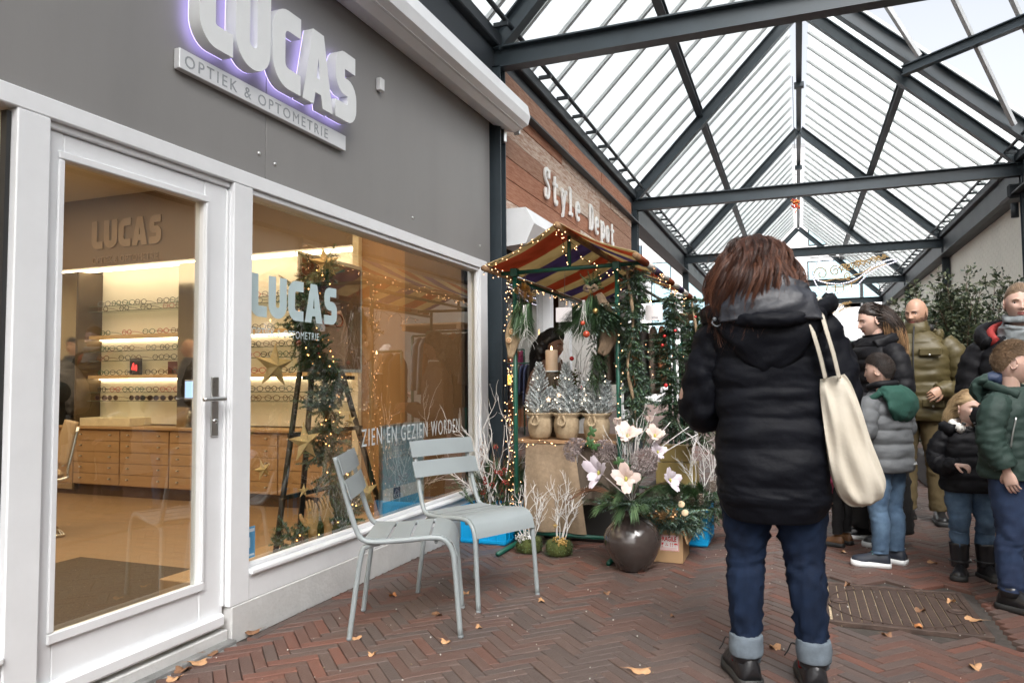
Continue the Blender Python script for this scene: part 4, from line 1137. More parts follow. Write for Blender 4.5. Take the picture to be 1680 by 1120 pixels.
def base_body(t, skin, H=1.75, shoulder=.19, hd=None, hair=None, child=0, male=0, eyes='open', hands=(), brow=None, arms=None, legs=None, look=(0, 0), neckr=.052):
    """the body: head, neck, trunk, arms, hands and legs in one mesh"""
    s = H / 1.75; mb = MB(); sh = 1.43 * s
    if child: sh = (H - .25) * .955
    add_head(mb, hd, child, male, eyes, 0, 1, 2, look=look)
    hp_ = hd @ V((0, -.012, -.07)); c0 = V((0, -.01, sh + .005))
    mb.tube([hd @ V((0, -.008, -.03)), hp_, hp_.lerp(c0, .5), c0, V((0, 0, sh - .08))], [neckr * .9, neckr, neckr * .98, neckr * 1.25, neckr * 2.0], 20, 0, sub=5)
    mb.tube([(0, 0, sh - .04), (0, 0, sh - .25 * s), (0, 0, .95 * s if not child else sh * .62)], [(shoulder * .8, .09 * s), (shoulder * .75, .10 * s), (shoulder * .75, .10 * s)], 20, 0, sub=4, ref=V((1, 0, 0)))
    for a in arms or ():
        mb.tube([V(p) for p in a], [.045 * s, .038 * s, .034 * s, .026 * s][:len(a)] if len(a) <= 4 else .035 * s, 12, 0, sub=4)
    for h, k, a in legs or (): mb.tube([V(h), V(k), V(a), V(a) - V((0, 0, .05))], [.07 * s, .05 * s, .035 * s, .035 * s], 12, 0, sub=4)
    for h in hands: hand(mb, **h)
    return mb.build('body', [skin, LIPS, brow or IRIS, EYEW, IRIS], t, world=False)
# ================================================================== foreground woman (seen from behind)
SK1 = skinmat('fair', (.56, .37, .295)); SK2 = skinmat('tan', (.44, .26, .18)); SK3 = skinmat('rosy', (.60, .39, .315)); SK4 = skinmat('brown', (.30, .16, .105))
HB = [M('auburn_dark', (.036, .014, .009), .42, .2, 30), M('auburn_mid', (.075, .028, .016), .40, .2, 30), M('auburn_light', (.14, .055, .029), .40, .2, 30)]
fw = person('woman seen from behind with auburn hair, long black puffer coat and tote bag', -.102, 3.06, 4)
fw.scale = (.93, .93, 1)
hd = headmtx(V((-.055, .015, 1.595)), math.radians(12), math.radians(-4), 0, 1.0)
arml = [(-.19, 0, 1.38), (-.30, .02, 1.20), (-.345, .06, 1.08), (-.26, .27, 1.10)]
armr = [(.19, 0, 1.38), (.29, -.02, 1.18), (.29, .10, .98), (.22, .22, .93)]
base_body(fw, SK1, 1.72, .18, hd, hands=[dict(w=V((-.24, .32, 1.12)), d=(.4, 1, .2), nrm=(0, -.2, 1), side=-1, curl=.8), dict(w=V((.21, .24, .92)), d=(-.3, 1, -.1), nrm=(.6, 0, 1), side=1, curl=.6)],
          arms=[arml, armr], legs=[((-.10, 0, .86), (-.11, .01, .48), (-.12, -.02, .10)), ((.10, 0, .86), (.115, .01, .48), (.135, -.02, .10))])
m = MB()
def coatshape(x, y, u, b):
    if y > 0: y *= 1.0
    return x, y
torso(m, [(0, -.01, .665), (0, -.012, .68), (0, -.015, .74), (0, -.02, .82), (0, -.015, .95), (0, -.01, 1.08), (0, -.01, 1.20), (0, -.012, 1.31), (0, -.012, 1.39), (-.005, -.005, 1.445), (-.01, .0, 1.475)],
      [(.205, .150), (.218, .160), (.224, .170), (.226, .172), (.222, .160), (.222, .150), (.230, .150), (.232, .145), (.195, .13), (.115, .09), (.08, .07)],
      0, puff=(.118, .013), wr=(.016, 3), n=96, sub=16, seed=3)
sl = [(-.16, .0, 1.395), (-.21, .0, 1.33), (-.25, .015, 1.22), (-.275, .03, 1.11), (-.285, .075, 1.045), (-.26, .17, 1.05), (-.22, .27, 1.08), (-.20, .31, 1.10)]
sleeve(m, sl, [.072, .086, .090, .088, .090, .082, .068, .055], 0, puff=(.16, .008), wr=(.020, 4), n=32, seed=5)
sr = [(.16, .0, 1.395), (.21, -.0, 1.33), (.25, -.0, 1.20), (.26, -.0, 1.08), (.25, .03, .98), (.225, .10, .93), (.20, .18, .92), (.19, .21, .92)]
sleeve(m, sr, [.072, .086, .090, .086, .086, .08, .068, .06], 0, puff=(.16, .008), wr=(.020, 4), n=32, seed=8)
coat = m.build('coat', COATB, fw, world=False)
# hood lying on the shoulders: pocket of cloth with a thick rolled edge
m = MB()
def hoodshape(x, y, u, b): return x, y
m.tube([(0, -.140, 1.18), (0, -.145, 1.22), (0, -.150, 1.29), (0, -.148, 1.36), (0, -.130, 1.42), (0, -.10, 1.455)], [(.02, .008), (.085, .026), (.150, .042), (.205, .055), (.21, .065), (.17, .05)], 48, 0, sub=8, ref=V((1, 0, 0)), wr=(.014, 4), seed=2, expo=2.3)
m.build('hood', COATB, coat, world=False)
m = MB()
m.tube([(-.255, .07, 1.40), (-.25, -.02, 1.425), (-.20, -.12, 1.415), (-.10, -.20, 1.392), (.0, -.225, 1.385), (.10, -.20, 1.395), (.20, -.12, 1.43), (.245, -.02, 1.46), (.235, .07, 1.47)], [(.020, .03), (.028, .036), (.027, .03), (.026, .028), (.025, .028), (.026, .028), (.027, .03), (.028, .036), (.02, .03)], 18, 0, sub=8, wr=(.007, 7))
m.build('hood_edge', COATB, coat, world=False)
m = MB()
m.tube([(0, -.195, 1.385), (.0, -.172, 1.45), (.0, -.125, 1.50), (.01, -.06, 1.545), (.01, -.01, 1.55)], [(.185, .03), (.175, .055), (.15, .065), (.12, .06), (.08, .05)], 40, 0, sub=8, ref=V((1, 0, 0)), wr=(.022, 5), seed=14)
m.build('hood_lining', HOODIN, coat, world=False)
m = MB(); m.tube([(-.205, -.145, 1.40), (-.225, -.17, 1.385), (-.205, -.18, 1.37), (-.185, -.165, 1.385), (-.20, -.15, 1.40)], .003, 6, 0, sub=4); m.ico((-.215, -.16, 1.398), .009, 0)
m.build('drawcord', M('cord_grey', (.08, .09, .10), .5), coat, world=False)
# seams between the quilted rolls catch the light: stitched tape lines down the centre
# hair
m = MB(); mt = hd
hair_cap(m, mt @ Matrix.Scale(1.0, 4), .06, -.02, -.06, .018, 0, .006, 3)
m.tube([hd @ V((0, -.02, .10)), hd @ V((0, -.03, .05)), hd @ V((0, -.04, -.03)), hd @ V((.01, -.055, -.09)), hd @ V((0.02, -.075, -.14))], [(.04, .05), (.082, .08), (.098, .09), (.108, .08), (.095, .04)], 40, 0, sub=8, ref=hd.to_3x3() @ V((1, 0, 0)), wr=(.03, 6), seed=4)
long_hair(m, mt, 560, .31, 1.02, .022, (0, 0, 1, 1, 2), None, 6, .045, w=.0009, flare=.018, wf=7, side=.05, back_pull=.1, per=26, lockr=.011)
long_hair(m, mt, 800, .32, 1.12, .024, (1, 2, 2), None, 16, .045, w=.0006, flare=.02, wf=8, side=.05, back_pull=.1)
m.build('hair', HB, fw, world=False)
# jeans
m = MB()
leg(m, (-.09, .0, .86), (-.114, .012, .49), (-.122, -.01, .155), (.116, .108, .078, .074, .058), 0, wr=(.017, 6), n=32, seed=1)
leg(m, (.09, .0, .86), (.114, .012, .49), (.140, -.01, .155), (.116, .108, .078, .074, .058), 0, wr=(.017, 6), n=32, seed=7)
m.build('jeans', NAVYJ, fw, world=False)
for sx in (-.122, .140):
    m = MB(); m.tube([(sx, -.01, .112), (sx, -.01, .116), (sx, -.011, .150), (sx, -.011, .186), (sx, -.011, .19)], [(.060, .062), (.067, .069), (.069, .071), (.066, .068), (.060, .062)], 28, 0, sub=4, ref=V((1, 0, 0)), wr=(.004, 6), seed=sx * 30)
    m.build('cuff', CUFF, fw, world=False)
for sx, an in ((-.122, 18), (.140, 4)):
    m = MB(); shoe(m, (sx, -.005), math.radians(an), .275, 'boot', 0, 1, w=.052, h=.105, sl=.03)
    m.tube([(sx, -.01, .09), (sx, -.012, .15)], [.058, .06], 18, 0, sub=3)
    b = m.build('boot', [LEATH, SOLEB], fw, world=False)
    m = MB()
    for k in range(5):
        z = .155 - k * .02; y = .035 + k * .022
        m.tube([(sx - .055 + .004 * k, y - .02, z), (sx - .03, y + .02, z - .012), (sx + .03, y + .02, z), (sx + .055 - .004 * k, y - .02, z - .01)], .0035, 6, 0, sub=4)
    m.tube([(sx - .05, .0, .15), (sx - .08, .02, .16), (sx - .095, .04, .125), (sx - .11, .05, .10)], .0025, 6, 1, sub=4)
    m.tube([(sx - .050, .035, .065), (sx - .052, .0, .10)], [(.008, .004), (.008, .004)], 8, 0, sub=2)
    m.build('lace', [REDL, BLACK], b, world=False)

# tote bag hanging from the shoulder: a thing of its own
TOTE = M('unbleached_cotton', (.47, .425, .35), .9, .05, 4, .25, 30, col2=(.53, .49, .415), spec=.2)
R4 = Matrix.Rotation(math.radians(4), 4, 'Z'); FB = V((-.125, 3.06, 0))
tb = thing('tote_bag', 'unbleached cotton tote bag hanging from the foreground woman\'s right shoulder', 'bag', FB + V((.30, -.1, .62)))
FB = FB + V((.0, 0, 0))
m = MB(); W0 = lambda a, b, c: FB + R4 @ V((a, b, c))
m.tube([W0(.235, -.115, 1.175), W0(.245, -.122, 1.13), W0(.262, -.13, 1.04), W0(.280, -.13, .93), W0(.300, -.125, .84), W0(.322, -.115, .77), W0(.335, -.11, .73), W0(.34, -.11, .715)],
       [(.042, .008), (.055, .018), (.066, .028), (.075, .040), (.083, .052), (.082, .060), (.06, .048), (.025, .03)], 48, 0, sub=10, ref=V((1, .1, 0)), expo=2.2, shape=lambda x, y, u, b: (x * (1 + .05 * math.sin(b * 7 + u * 3)), y * (1 + .22 * math.sin(b * 9 + 1.5 * u) * (1 - u * .6)) + .006 * math.sin(b * 5 + u * 14)), seed=21)
bg_ = m.build('bag_body', TOTE, tb)
for a, b in ((.200, -.16), (.245, -.17)):
    m = MB(); m.tube([W0(a + .01, b + .02, 1.17), W0(a - .01, b - .005, 1.26), W0(a - .035, b - .01, 1.36), W0(a - .045, b + .06, 1.45), W0(a - .02, .02, 1.47), W0(a + .02, .09, 1.36)], [(.004, .013)] * 6, 8, 0, sub=7, ref=V((0, 1, 0)) if False else None)
    m.build('strap', TOTE, tb)

# ================================================================== mother with long hair
HM = [M('hair_dark_brown', (.022, .014, .011), .35, .2, 30), M('hair_brown', (.05, .028, .018), .35, .2, 30), M('hair_honey', (.20, .105, .045), .4, .2, 30), M('hair_blonde_tip', (.36, .22, .11), .4, .2, 30)]
mo = person('woman with long honey tipped brown hair, black jacket and wide black trousers, looking down', .535, 5.95, 118)
hd = headmtx(V((0, .03, 1.585)), math.radians(-8), math.radians(-14), 0, .98)
base_body(mo, SK3, 1.70, .17, hd, eyes='closed', brow=M('brow_dark', (.03, .02, .015), .6),
          hands=[dict(w=V((-.10, .33, 1.03)), d=(.5, .9, -.1), nrm=(-.3, 0, 1), side=-1, curl=.75, size=.95), dict(w=V((.13, .33, 1.0)), d=(-.5, .9, -.1), nrm=(.3, 0, 1), side=1, curl=.75, size=.95)])
m = MB()
torso(m, [(0, -.01, .80), (0, -.01, .82), (0, -.01, .95), (0, -.01, 1.08), (0, -.005, 1.22), (0, 0, 1.34), (0, 0, 1.41), (0, .005, 1.46), (0, .01, 1.49)],
      [(.20, .16), (.225, .18), (.222, .175), (.20, .16), (.205, .16), (.20, .145), (.16, .12), (.10, .09), (.085, .08)], 0, puff=(.085, .018), wr=(.008, 4), sub=14, seed=6)
for sx in (-1, 1):
    sleeve(m, [(sx * .155, 0, 1.375), (sx * .215, -.01, 1.30), (sx * .25, -.02, 1.16), (sx * .26, -.01, 1.06), (sx * .235, .10, 1.0), (sx * .17, .24, 1.01), (sx * .13, .31, 1.02)], [.07, .078, .078, .074, .072, .062, .048], 0, puff=(.085, .012), wr=(.012, 6), seed=sx * 4)
co = m.build('jacket', COATB2, mo, world=False)
m = MB(); m.tube([(-.13, .09, 1.40), (-.14, -.04, 1.45), (0, -.12, 1.45), (.14, -.04, 1.45), (.13, .09, 1.40)], [(.03, .04)] * 5, 16, 0, sub=8, wr=(.01, 7)); m.ico((.135, .10, 1.36), .009, 0)
m.build('collar', COATB2, co, world=False)
for p in ((.20, -.02, 1.372), (-.20, .04, 1.37)): m = MB(); m.ico(p, .007, 0, 8, 6); m.build('snap', SATIN, co, world=False)
m = MB()
for sx in (-1, 1): m.tube([(sx * .09, 0, .86), (sx * .10, .0, .60), (sx * .105, .0, .30), (sx * .11, 0, .09)], [(.125, .13), (.12, .13), (.125, .14), (.13, .15)], 26, 0, sub=8, ref=V((1, 0, 0)), wr=(.016, 5), seed=sx)
m.build('trousers', BLKT, mo, world=False)
for sx, an in ((-.11, 10), (.11, -8)):
    m = MB(); shoe(m, (sx, .03), math.radians(an), .26, 'sneaker', 0, 1, tip=0); m.build('shoe', [LEATH, SOLEW], mo, world=False)
m = MB(); hair_cap(m, hd, .074, .02, -.06, .008, 0, .002, 5)
long_hair(m, hd, 2600, .44, 1.10, .008, (0, 0, 1), (2, 2, 3, 1), 9, .070, w=.0015, sw=.42, back_pull=.9, wf=5, side=.10, fall=V((0, 0, -1.5)))
m.tube([hd @ V((0, -.05, .04)), hd @ V((0, -.07, -.05)), hd @ V((0, -.07, -.16)), hd @ V((0, -.06, -.28))], [(.06, .03), (.078, .03), (.085, .028), (.06, .012)], 24, 1, sub=6, ref=hd.to_3x3() @ V((1, 0, 0)), wr=(.014, 8))
m.build('hair', HM, mo, world=False)
m = MB(); m.tube([hd @ V((-.03, -.10, .055)), hd @ V((0, -.125, .05)), hd @ V((.03, -.10, .055))], .011, 8, 0, sub=3); m.build('hair_clip', BLACK, mo, world=False)

# ================================================================== bald man in olive coat
mn = person('bald man in long olive quilted coat with his hand in the pocket', .93, 6.92, 163)
hd = headmtx(V((-.01, .03, 1.70)), math.radians(-22), math.radians(-10), 0, 1.04)
STUB = M('stubble', (.20, .12, .09), .8, .3, 60)
base_body(mn, SK2, 1.88, .2, hd, male=1, brow=M('brow_brown', (.06, .035, .025), .6), look=(-.3, -.5), neckr=.062, hands=[dict(w=V((-.20, .26, 1.08)), d=(.6, .6, -.5), nrm=(-.6, .4, .4), side=-1, curl=.6)])
m = MB()
torso(m, [(0, 0, .82), (0, 0, .84), (0, 0, .98), (0, 0, 1.12), (0, .0, 1.26), (0, 0, 1.38), (0, 0, 1.48), (0, .005, 1.54), (0, .01, 1.57)],
      [(.22, .165), (.24, .18), (.238, .18), (.235, .18), (.245, .18), (.245, .17), (.19, .14), (.12, .10), (.095, .09)], 0, puff=(.105, .018), wr=(.012, 5), sub=10, seed=16)
sleeve(m, [(-.18, 0, 1.46), (-.255, -.01, 1.37), (-.30, -.02, 1.22), (-.32, .0, 1.10), (-.29, .12, 1.06), (-.22, .20, 1.07), (-.17, .24, 1.06)], [.08, .092, .092, .086, .08, .072, .058], 0, puff=(.085, .014), wr=(.014, 6), seed=3)
sleeve(m, [(.18, 0, 1.46), (.255, -.01, 1.37), (.29, -.01, 1.22), (.29, .01, 1.10), (.26, .12, 1.06), (.20, .20, 1.06), (.14, .24, 1.04)], [.08, .092, .092, .086, .08, .072, .058], 0, puff=(.085, .014), wr=(.014, 6), seed=9)
co = m.build('coat', OLIVE, mn, world=False)
m = MB(); m.tube([(0, 0, 1.47), (0, .01, 1.52), (0, .015, 1.585), (0, .015, 1.605), (0, .01, 1.59)], [(.125, .11), (.105, .095), (.098, .092), (.088, .082), (.078, .072)], 32, 0, sub=6, ref=V((1, 0, 0)), wr=(.01, 6)); m.build('collar', OLIVE, co, world=False)
m = MB(); m.tube([(-.16, .02, 1.50), (-.15, -.10, 1.53), (0, -.17, 1.52), (.15, -.10, 1.53), (.16, .02, 1.50)], [(.03, .045)] * 5, 16, 0, sub=8, wr=(.012, 7)); m.build('hood', OLIVE, co, world=False)
m = MB(); m.tube([(-.10, -.02, 1.58), (-.09, -.08, 1.58), (0, -.115, 1.575), (.09, -.08, 1.58)], [(.02, .03)] * 4, 14, 0, sub=8, wr=(.008, 9)); m.build('hood_lining', BLACK, co, world=False)
m = MB(); m.tube([(0, .108, 1.59), (0, .15, 1.48), (0, .185, 1.38), (0, .198, 1.2), (0, .195, .86)], .006, 6, 0, sub=5); m.build('zip', BLACK, co, world=False)
for sx, z in ((-.12, 1.34), (.12, 1.34), (-.13, .93), (.13, .93)):
    m = MB(); m.box((sx - .08, .165 if z > 1 else .172, z), (sx + .08, .20 if z > 1 else .192, z + .07), 0, .012); fl = m.build('pocket_flap', OLIVE, co, world=False)
    m = MB(); m.ico((sx, .205 if z > 1 else .196, z + .012), .009, 0, 8, 6); m.build('snap', SATIN, fl, world=False)
m = MB(); leg(m, (-.10, 0, .95), (-.11, .02, .52), (-.12, 0, .10), (.12, .105, .082, .08, .075), 0, wr=(.014, 6)); leg(m, (.10, 0, .95), (.11, .02, .52), (.12, 0, .10), (.12, .105, .082, .08, .075), 0, wr=(.014, 6), seed=5)
m.build('trousers', KHAKI, mn, world=False)
for sx, an in ((-.12, 16), (.12, -14)):
    m = MB(); shoe(m, (sx, .0), math.radians(an), .29, 'sneaker', 0, 1, w=.052); m.build('shoe', [LEATH, SOLEB], mn, world=False)
m = MB(); short_hair(m, hd, 1500, -.045, -.075, -.09, .006, (0,), V((0, .3, -1)), 4, w=.0006, base=.0, topL=1)
m.build('beard', [STUB], mn, world=False) if False else None
m = MB(); r = random.Random(8)
for k in range(2600):
    lon = r.uniform(-1.9, 1.9); lat = r.uniform(-1.15, -.22); p = head_point(lon, lat, 0, 1)
    if p.z > -.036 and abs(p.x) < .045: continue
    if abs(p.x) < .023 and -.07 < p.z < -.046: continue
    if p.z > -.028: continue
    d = V((p.x, p.y, 0)).normalized(); m.strand([hd @ (p - d * .001), hd @ (p + d * .0025 + V((0, 0, -.002))), hd @ (p + d * .003 + V((0, 0, -.005)))], .0008, 0)
m.build('stubble', STUB, mn, world=False)

# ================================================================== boy with grey quilted jacket and green hood (back to us)
b1 = person('boy in grey quilted jacket with bottle green hood and washed jeans', .50, 5.22, 52)
hd = headmtx(V((0, .02, 1.215)), math.radians(18), math.radians(-4), 0, .90)
base_body(b1, SK1, 1.34, .135, hd, child=1, hands=[dict(w=V((-.14, .30, .93)), d=(0, 1, -.1), nrm=(-.5, 0, 1), side=-1, curl=.5, size=.72), dict(w=V((.16, .28, .90)), d=(-.1, 1, -.1), nrm=(.5, 0, 1), side=1, curl=.5, size=.72)], neckr=.043, brow=M('brow_dark', (.03, .02, .015), .6))
m = MB()
torso(m, [(0, 0, .585), (0, 0, .60), (0, 0, .70), (0, 0, .80), (0, 0, .90), (0, 0, .99), (0, 0, 1.04), (0, .0, 1.085)], [(.165, .13), (.182, .145), (.18, .142), (.175, .135), (.175, .13), (.16, .12), (.12, .10), (.075, .07)], 0, puff=(.088, .018), wr=(.008, 4), sub=14, seed=4)
for sx in (-1, 1):
    sleeve(m, [(sx * .12, 0, 1.015), (sx * .175, -.005, .965), (sx * .205, -.01, .86), (sx * .21, .04, .80), (sx * .185, .14, .82), (sx * .155, .24, .88), (sx * .15, .28, .90)], [.06, .066, .066, .064, .06, .052, .042], 0, puff=(.08, .012), wr=(.010, 5), seed=sx * 2, sub=12)
co = m.build('jacket', GREYN, b1, world=False)
m = MB(); m.tube([(0, -.10, .89), (0, -.125, .92), (0, -.135, .97), (0, -.125, 1.03), (0, -.09, 1.075), (0, -.03, 1.09)], [(.03, .012), (.10, .022), (.145, .034), (.152, .045), (.135, .05), (.11, .05)], 40, 0, sub=8, ref=V((1, 0, 0)), wr=(.014, 4), seed=7); m.build('hood', BGREEN, co, world=False)
m = MB(); m.tube([(-.155, .05, 1.01), (-.16, -.02, 1.04), (-.13, -.07, 1.08)], .02, 10, 0, sub=5); m.tube([(.155, .05, 1.01), (.16, -.02, 1.04), (.13, -.07, 1.08)], .02, 10, 0, sub=5); m.tube([(-.07, .05, 1.11), (-.085, -.03, 1.13), (0, -.075, 1.135), (.085, -.03, 1.13), (.07, .05, 1.11)], .022, 12, 1, sub=6); m.build('hood_edge', [BGREEN, COATB2], co, world=False)
m = MB(); m.lathe((0, 0, 0), [(.028, 0), (.028, .004), (.02, .006)], 6); m.xf(Matrix.Translation((-.262, -.02, .90)) @ Matrix.Rotation(-PI / 2, 4, 'Y')); m.build('badge', BLACK, co, world=False)
m = MB(); m.add([(.05, -.1515, .635), (.062, -.1515, .65), (.07, -.1515, .642), (.08, -.1515, .655), (.095, -.1515, .635)], [(0, 1, 2, 3, 4)]); m.build('logo_print', M('pale_logo', (.45, .47, .48), .5), co, world=False)
m = MB()
leg(m, (-.07, 0, .63), (-.078, .01, .36), (-.08, 0, .085), (.085, .075, .056, .055, .047), 0, wr=(.009, 7), n=22, seed=2); leg(m, (.07, 0, .63), (.078, .01, .36), (.085, 0, .085), (.085, .075, .056, .055, .047), 0, wr=(.009, 7), n=22, seed=5)
m.build('jeans', BLUEJ, b1, world=False)
for sx, an in ((-.085, 34), (.085, 12)):
    m = MB(); shoe(m, (sx, .0), math.radians(an), .215, 'sneaker', 0, 1, tip=2, w=.042, h=.075, sl=.028); m.build('shoe', [M('navy_mesh', (.015, .02, .032), .6), SOLEW, TURQ], b1, world=False)
HK = [M('hair_brown_black', (.022, .015, .012), .5, .2, 30), M('hair_mid_brown', (.045, .028, .02), .5, .2, 30)]
m = MB(); hair_cap(m, hd, .066, .026, -.055, .005, 0, .001, 2); short_hair(m, hd, 5200, .066, .028, -.055, .009, (0, 0, 1), V((.2, .7, -.1)), 5, topL=2.4, w=.0009); m.build('hair', HK, b1, world=False)

# ================================================================== boy in green parka
b2 = person('fair haired boy in dark green parka and blue jeans facing right', 1.03, 4.50, -128)
hd = headmtx(V((0, .01, 1.24)), math.radians(34), math.radians(-2), 0, .93)
base_body(b2, SK3, 1.36, .14, hd, child=1, hands=[dict(w=V((.185, .05, .70)), d=(-.1, .25, -1), nrm=(1, .1, 0), side=1, curl=.35, size=.78), dict(w=V((-.19, .06, .70)), d=(.1, .2, -1), nrm=(-1, 0, 0), side=-1, curl=.4, size=.78)], neckr=.045, brow=M('brow_fair', (.22, .14, .08), .7))
m = MB()
torso(m, [(0, 0, .655), (0, 0, .67), (0, 0, .76), (0, 0, .86), (0, 0, .95), (0, 0, 1.03), (0, 0, 1.08), (0, .0, 1.12)], [(.165, .135), (.18, .15), (.175, .145), (.17, .135), (.17, .13), (.16, .12), (.12, .10), (.08, .075)], 0, wr=(.012, 5), sub=9, seed=24)
for sx in (-1, 1):
    sleeve(m, [(sx * .12, 0, 1.055), (sx * .175, .0, 1.00), (sx * .20, -.01, .90), (sx * .205, .0, .82), (sx * .195, .03, .76), (sx * .188, .045, .72)], [.06, .066, .066, .062, .058, .050], 0, puff=(.16, .006), wr=(.014, 6), seed=sx * 7)
co = m.build('parka', DGREEN, b2, world=False)
m = MB(); m.tube([(0, -.06, 1.00), (0, -.11, 1.04), (0, -.13, 1.09), (0, -.11, 1.14), (0, -.06, 1.155)], [(.03, .012), (.09, .025), (.13, .035), (.135, .045), (.12, .04)], 36, 0, sub=8, ref=V((1, 0, 0)), wr=(.016, 5), seed=9)
m.tube([(-.10, .08, 1.08), (-.12, -.01, 1.115), (-.09, -.09, 1.14), (0, -.125, 1.15), (.09, -.09, 1.14), (.12, -.01, 1.115), (.10, .08, 1.08)], [(.011, .022)] * 7, 12, 0, sub=6, wr=(.006, 8)); m.build('hood', DGREEN, co, world=False)
m = MB(); m.tube([(0, -.10, 1.15), (0, -.06, 1.165), (0, -.02, 1.16)], [(.105, .03), (.10, .04), (.08, .04)], 28, 0, sub=6, ref=V((1, 0, 0)), wr=(.012, 6)); m.build('hood_lining', M('navy_lining', (.02, .035, .08), .6, .2, 8, .2, 40), co, world=False)
m = MB(); m.box((.035, .128, .74), (.15, .150, .80), 0, .008); m.box((.0, .134, .70), (.02, .15, 1.08), 0, .004); m.build('pocket_flap', DGREEN, co, world=False)
m = MB(); m.tube([(.150, .085, .97), (.163, .07, .88), (.166, .062, .82)], .0045, 6, 0, sub=4); m.build('zip', SATIN, co, world=False)
for q in ((.045, .128, 1.07), (.075, .112, 1.045)): m = MB(); m.ico(q, .008, 0, 8, 6); m.build('snap', SATIN, co, world=False)
m = MB()
leg(m, (-.075, 0, .70), (-.085, .01, .40), (-.09, 0, .10), (.095, .085, .066, .062, .058), 0, wr=(.012, 7), n=22, seed=12); leg(m, (.075, 0, .70), (.085, .01, .40), (.09, 0, .10), (.095, .085, .066, .062, .058), 0, wr=(.012, 7), n=22, seed=15)
m.build('jeans', MIDJ, b2, world=False)
for sx, an in ((-.09, 14), (.09, -6)):
    m = MB(); shoe(m, (sx, .0), math.radians(an), .23, 'boot', 0, 1, w=.047, h=.09); m.tube([(sx, -.0, .07), (sx, 0, .12)], [.055, .057], 14, 0, sub=2); m.build('boot', [LEATH, SOLEB], b2, world=False)
HF = [M('hair_fair', (.26, .17, .10), .55, .2, 30), M('hair_sand', (.34, .23, .14), .55, .2, 30), M('hair_fair_dark', (.17, .11, .065), .55, .2, 30)]
m = MB(); hair_cap(m, hd, .062, .028, -.045, .005, 0, .001, 8); short_hair(m, hd, 5200, .062, .028, -.045, .009, (0, 1, 2), V((.35, .75, -.1)), 15, topL=3.2, w=.0009); m.build('hair', HF, b2, world=False)

# ================================================================== girl in black jacket
g1 = person('small blonde girl in black padded jacket, jeans and black buckled boots', .93, 5.08, -172)
hd = headmtx(V((-.01, .02, .985)), math.radians(16), math.radians(-2), 0, .86)
base_body(g1, SK3, 1.10, .115, hd, child=1, look=(-.5, 0), hands=[dict(w=V((-.10, .19, .68)), d=(.6, .8, 0), nrm=(-.3, 0, 1), side=-1, curl=.6, size=.6), dict(w=V((.12, .19, .67)), d=(-.6, .8, 0), nrm=(.3, 0, 1), side=1, curl=.6, size=.6)], neckr=.038, brow=M('brow_fair', (.22, .14, .08), .7))
m = MB()
torso(m, [(0, 0, .50), (0, 0, .515), (0, 0, .58), (0, 0, .66), (0, 0, .74), (0, 0, .81), (0, 0, .85), (0, .0, .88)], [(.14, .115), (.155, .13), (.152, .128), (.145, .118), (.145, .115), (.13, .105), (.10, .085), (.07, .065)], 0, puff=(.07, .008), wr=(.008, 6), sub=9, seed=34)
for sx in (-1, 1):
    sleeve(m, [(sx * .10, 0, .825), (sx * .145, -.0, .785), (sx * .17, .0, .70), (sx * .165, .06, .65), (sx * .14, .13, .66), (sx * .11, .17, .675)], [.05, .056, .056, .052, .046, .038], 0, puff=(.06, .007), wr=(.01, 7), seed=sx * 9)
co = m.build('jacket', COATB2, g1, world=False)
m = MB(); m.tube([(-.10, .07, .86), (-.12, -.02, .875), (0, -.10, .87), (.12, -.02, .875), (.10, .07, .86)], [(.028, .035)] * 5, 14, 0, sub=7, wr=(.01, 8)); m.build('hood', COATB2, co, world=False)
m = MB(); m.tube([(-.05, .085, .865), (-.085, .01, .895), (0, -.06, .90), (.085, .01, .895), (.05, .085, .865)], [(.020, .026)] * 5, 14, 0, sub=7, wr=(.008, 9))
sc_ = m.build('scarf', M('cream_scarf', (.72, .70, .66), .9, .05, 20, .4, 120), g1, world=False)
m = MB(); r = random.Random(2)
for k in range(24):
    a = r.uniform(-.4, PI + .4); m.ico((.095 * math.cos(a), .035 + .075 * math.sin(a) * .9, .883 + r.uniform(-.018, .02)), .008, 0, 8, 5, (1, 1, 1))
m.build('scarf_dot', BLACK, sc_, world=False)
m = MB()
leg(m, (-.06, 0, .54), (-.07, .03, .33), (-.065, .0, .17), (.078, .070, .055, .052, .046), 0, wr=(.010, 7), n=20, seed=22); leg(m, (.06, 0, .54), (.07, .03, .33), (.065, 0, .17), (.078, .070, .055, .052, .046), 0, wr=(.010, 7), n=20, seed=25)
m.build('jeans', BLUEJ, g1, world=False)
for sx, an in ((-.068, 10), (.068, -22)):
    m = MB(); shoe(m, (sx, .0), math.radians(an), .19, 'boot', 0, 1, w=.040, h=.075, sl=.02); m.tube([(sx, 0, .06), (sx, 0, .12), (sx, 0, .20)], [.046, .048, .056], 16, 0, sub=4, wr=(.003, 8)); b = m.build('boot', [LEATH, SOLEB], g1, world=False)
    m = MB(); m.tube([(sx + .054 * math.cos(q), .054 * math.sin(q), .095) for q in [2 * PI * k / 12 for k in range(13)]], [(.004, .008)] * 13, 6, 0, sub=1, ref=V((0, 0, 1))); m.ico((sx - .055, .01, .095), .012, 1, 6, 4, (.4, 1, 1)); m.build('strap', [LEATH, SATIN], b, world=False)
HBL = [M('hair_pale_blonde', (.50, .36, .20), .5, .15, 30), M('hair_blonde', (.38, .26, .14), .5, .15, 30)]
m = MB(); hair_cap(m, hd, .064, .0, -.05, .006, 1, .002, 9); long_hair(m, hd, 1600, .20, 1.06, .008, (0, 0, 1), None, 19, .066, w=.0012, wf=7, back_pull=.6, side=.25); m.build('hair', HBL, g1, world=False)

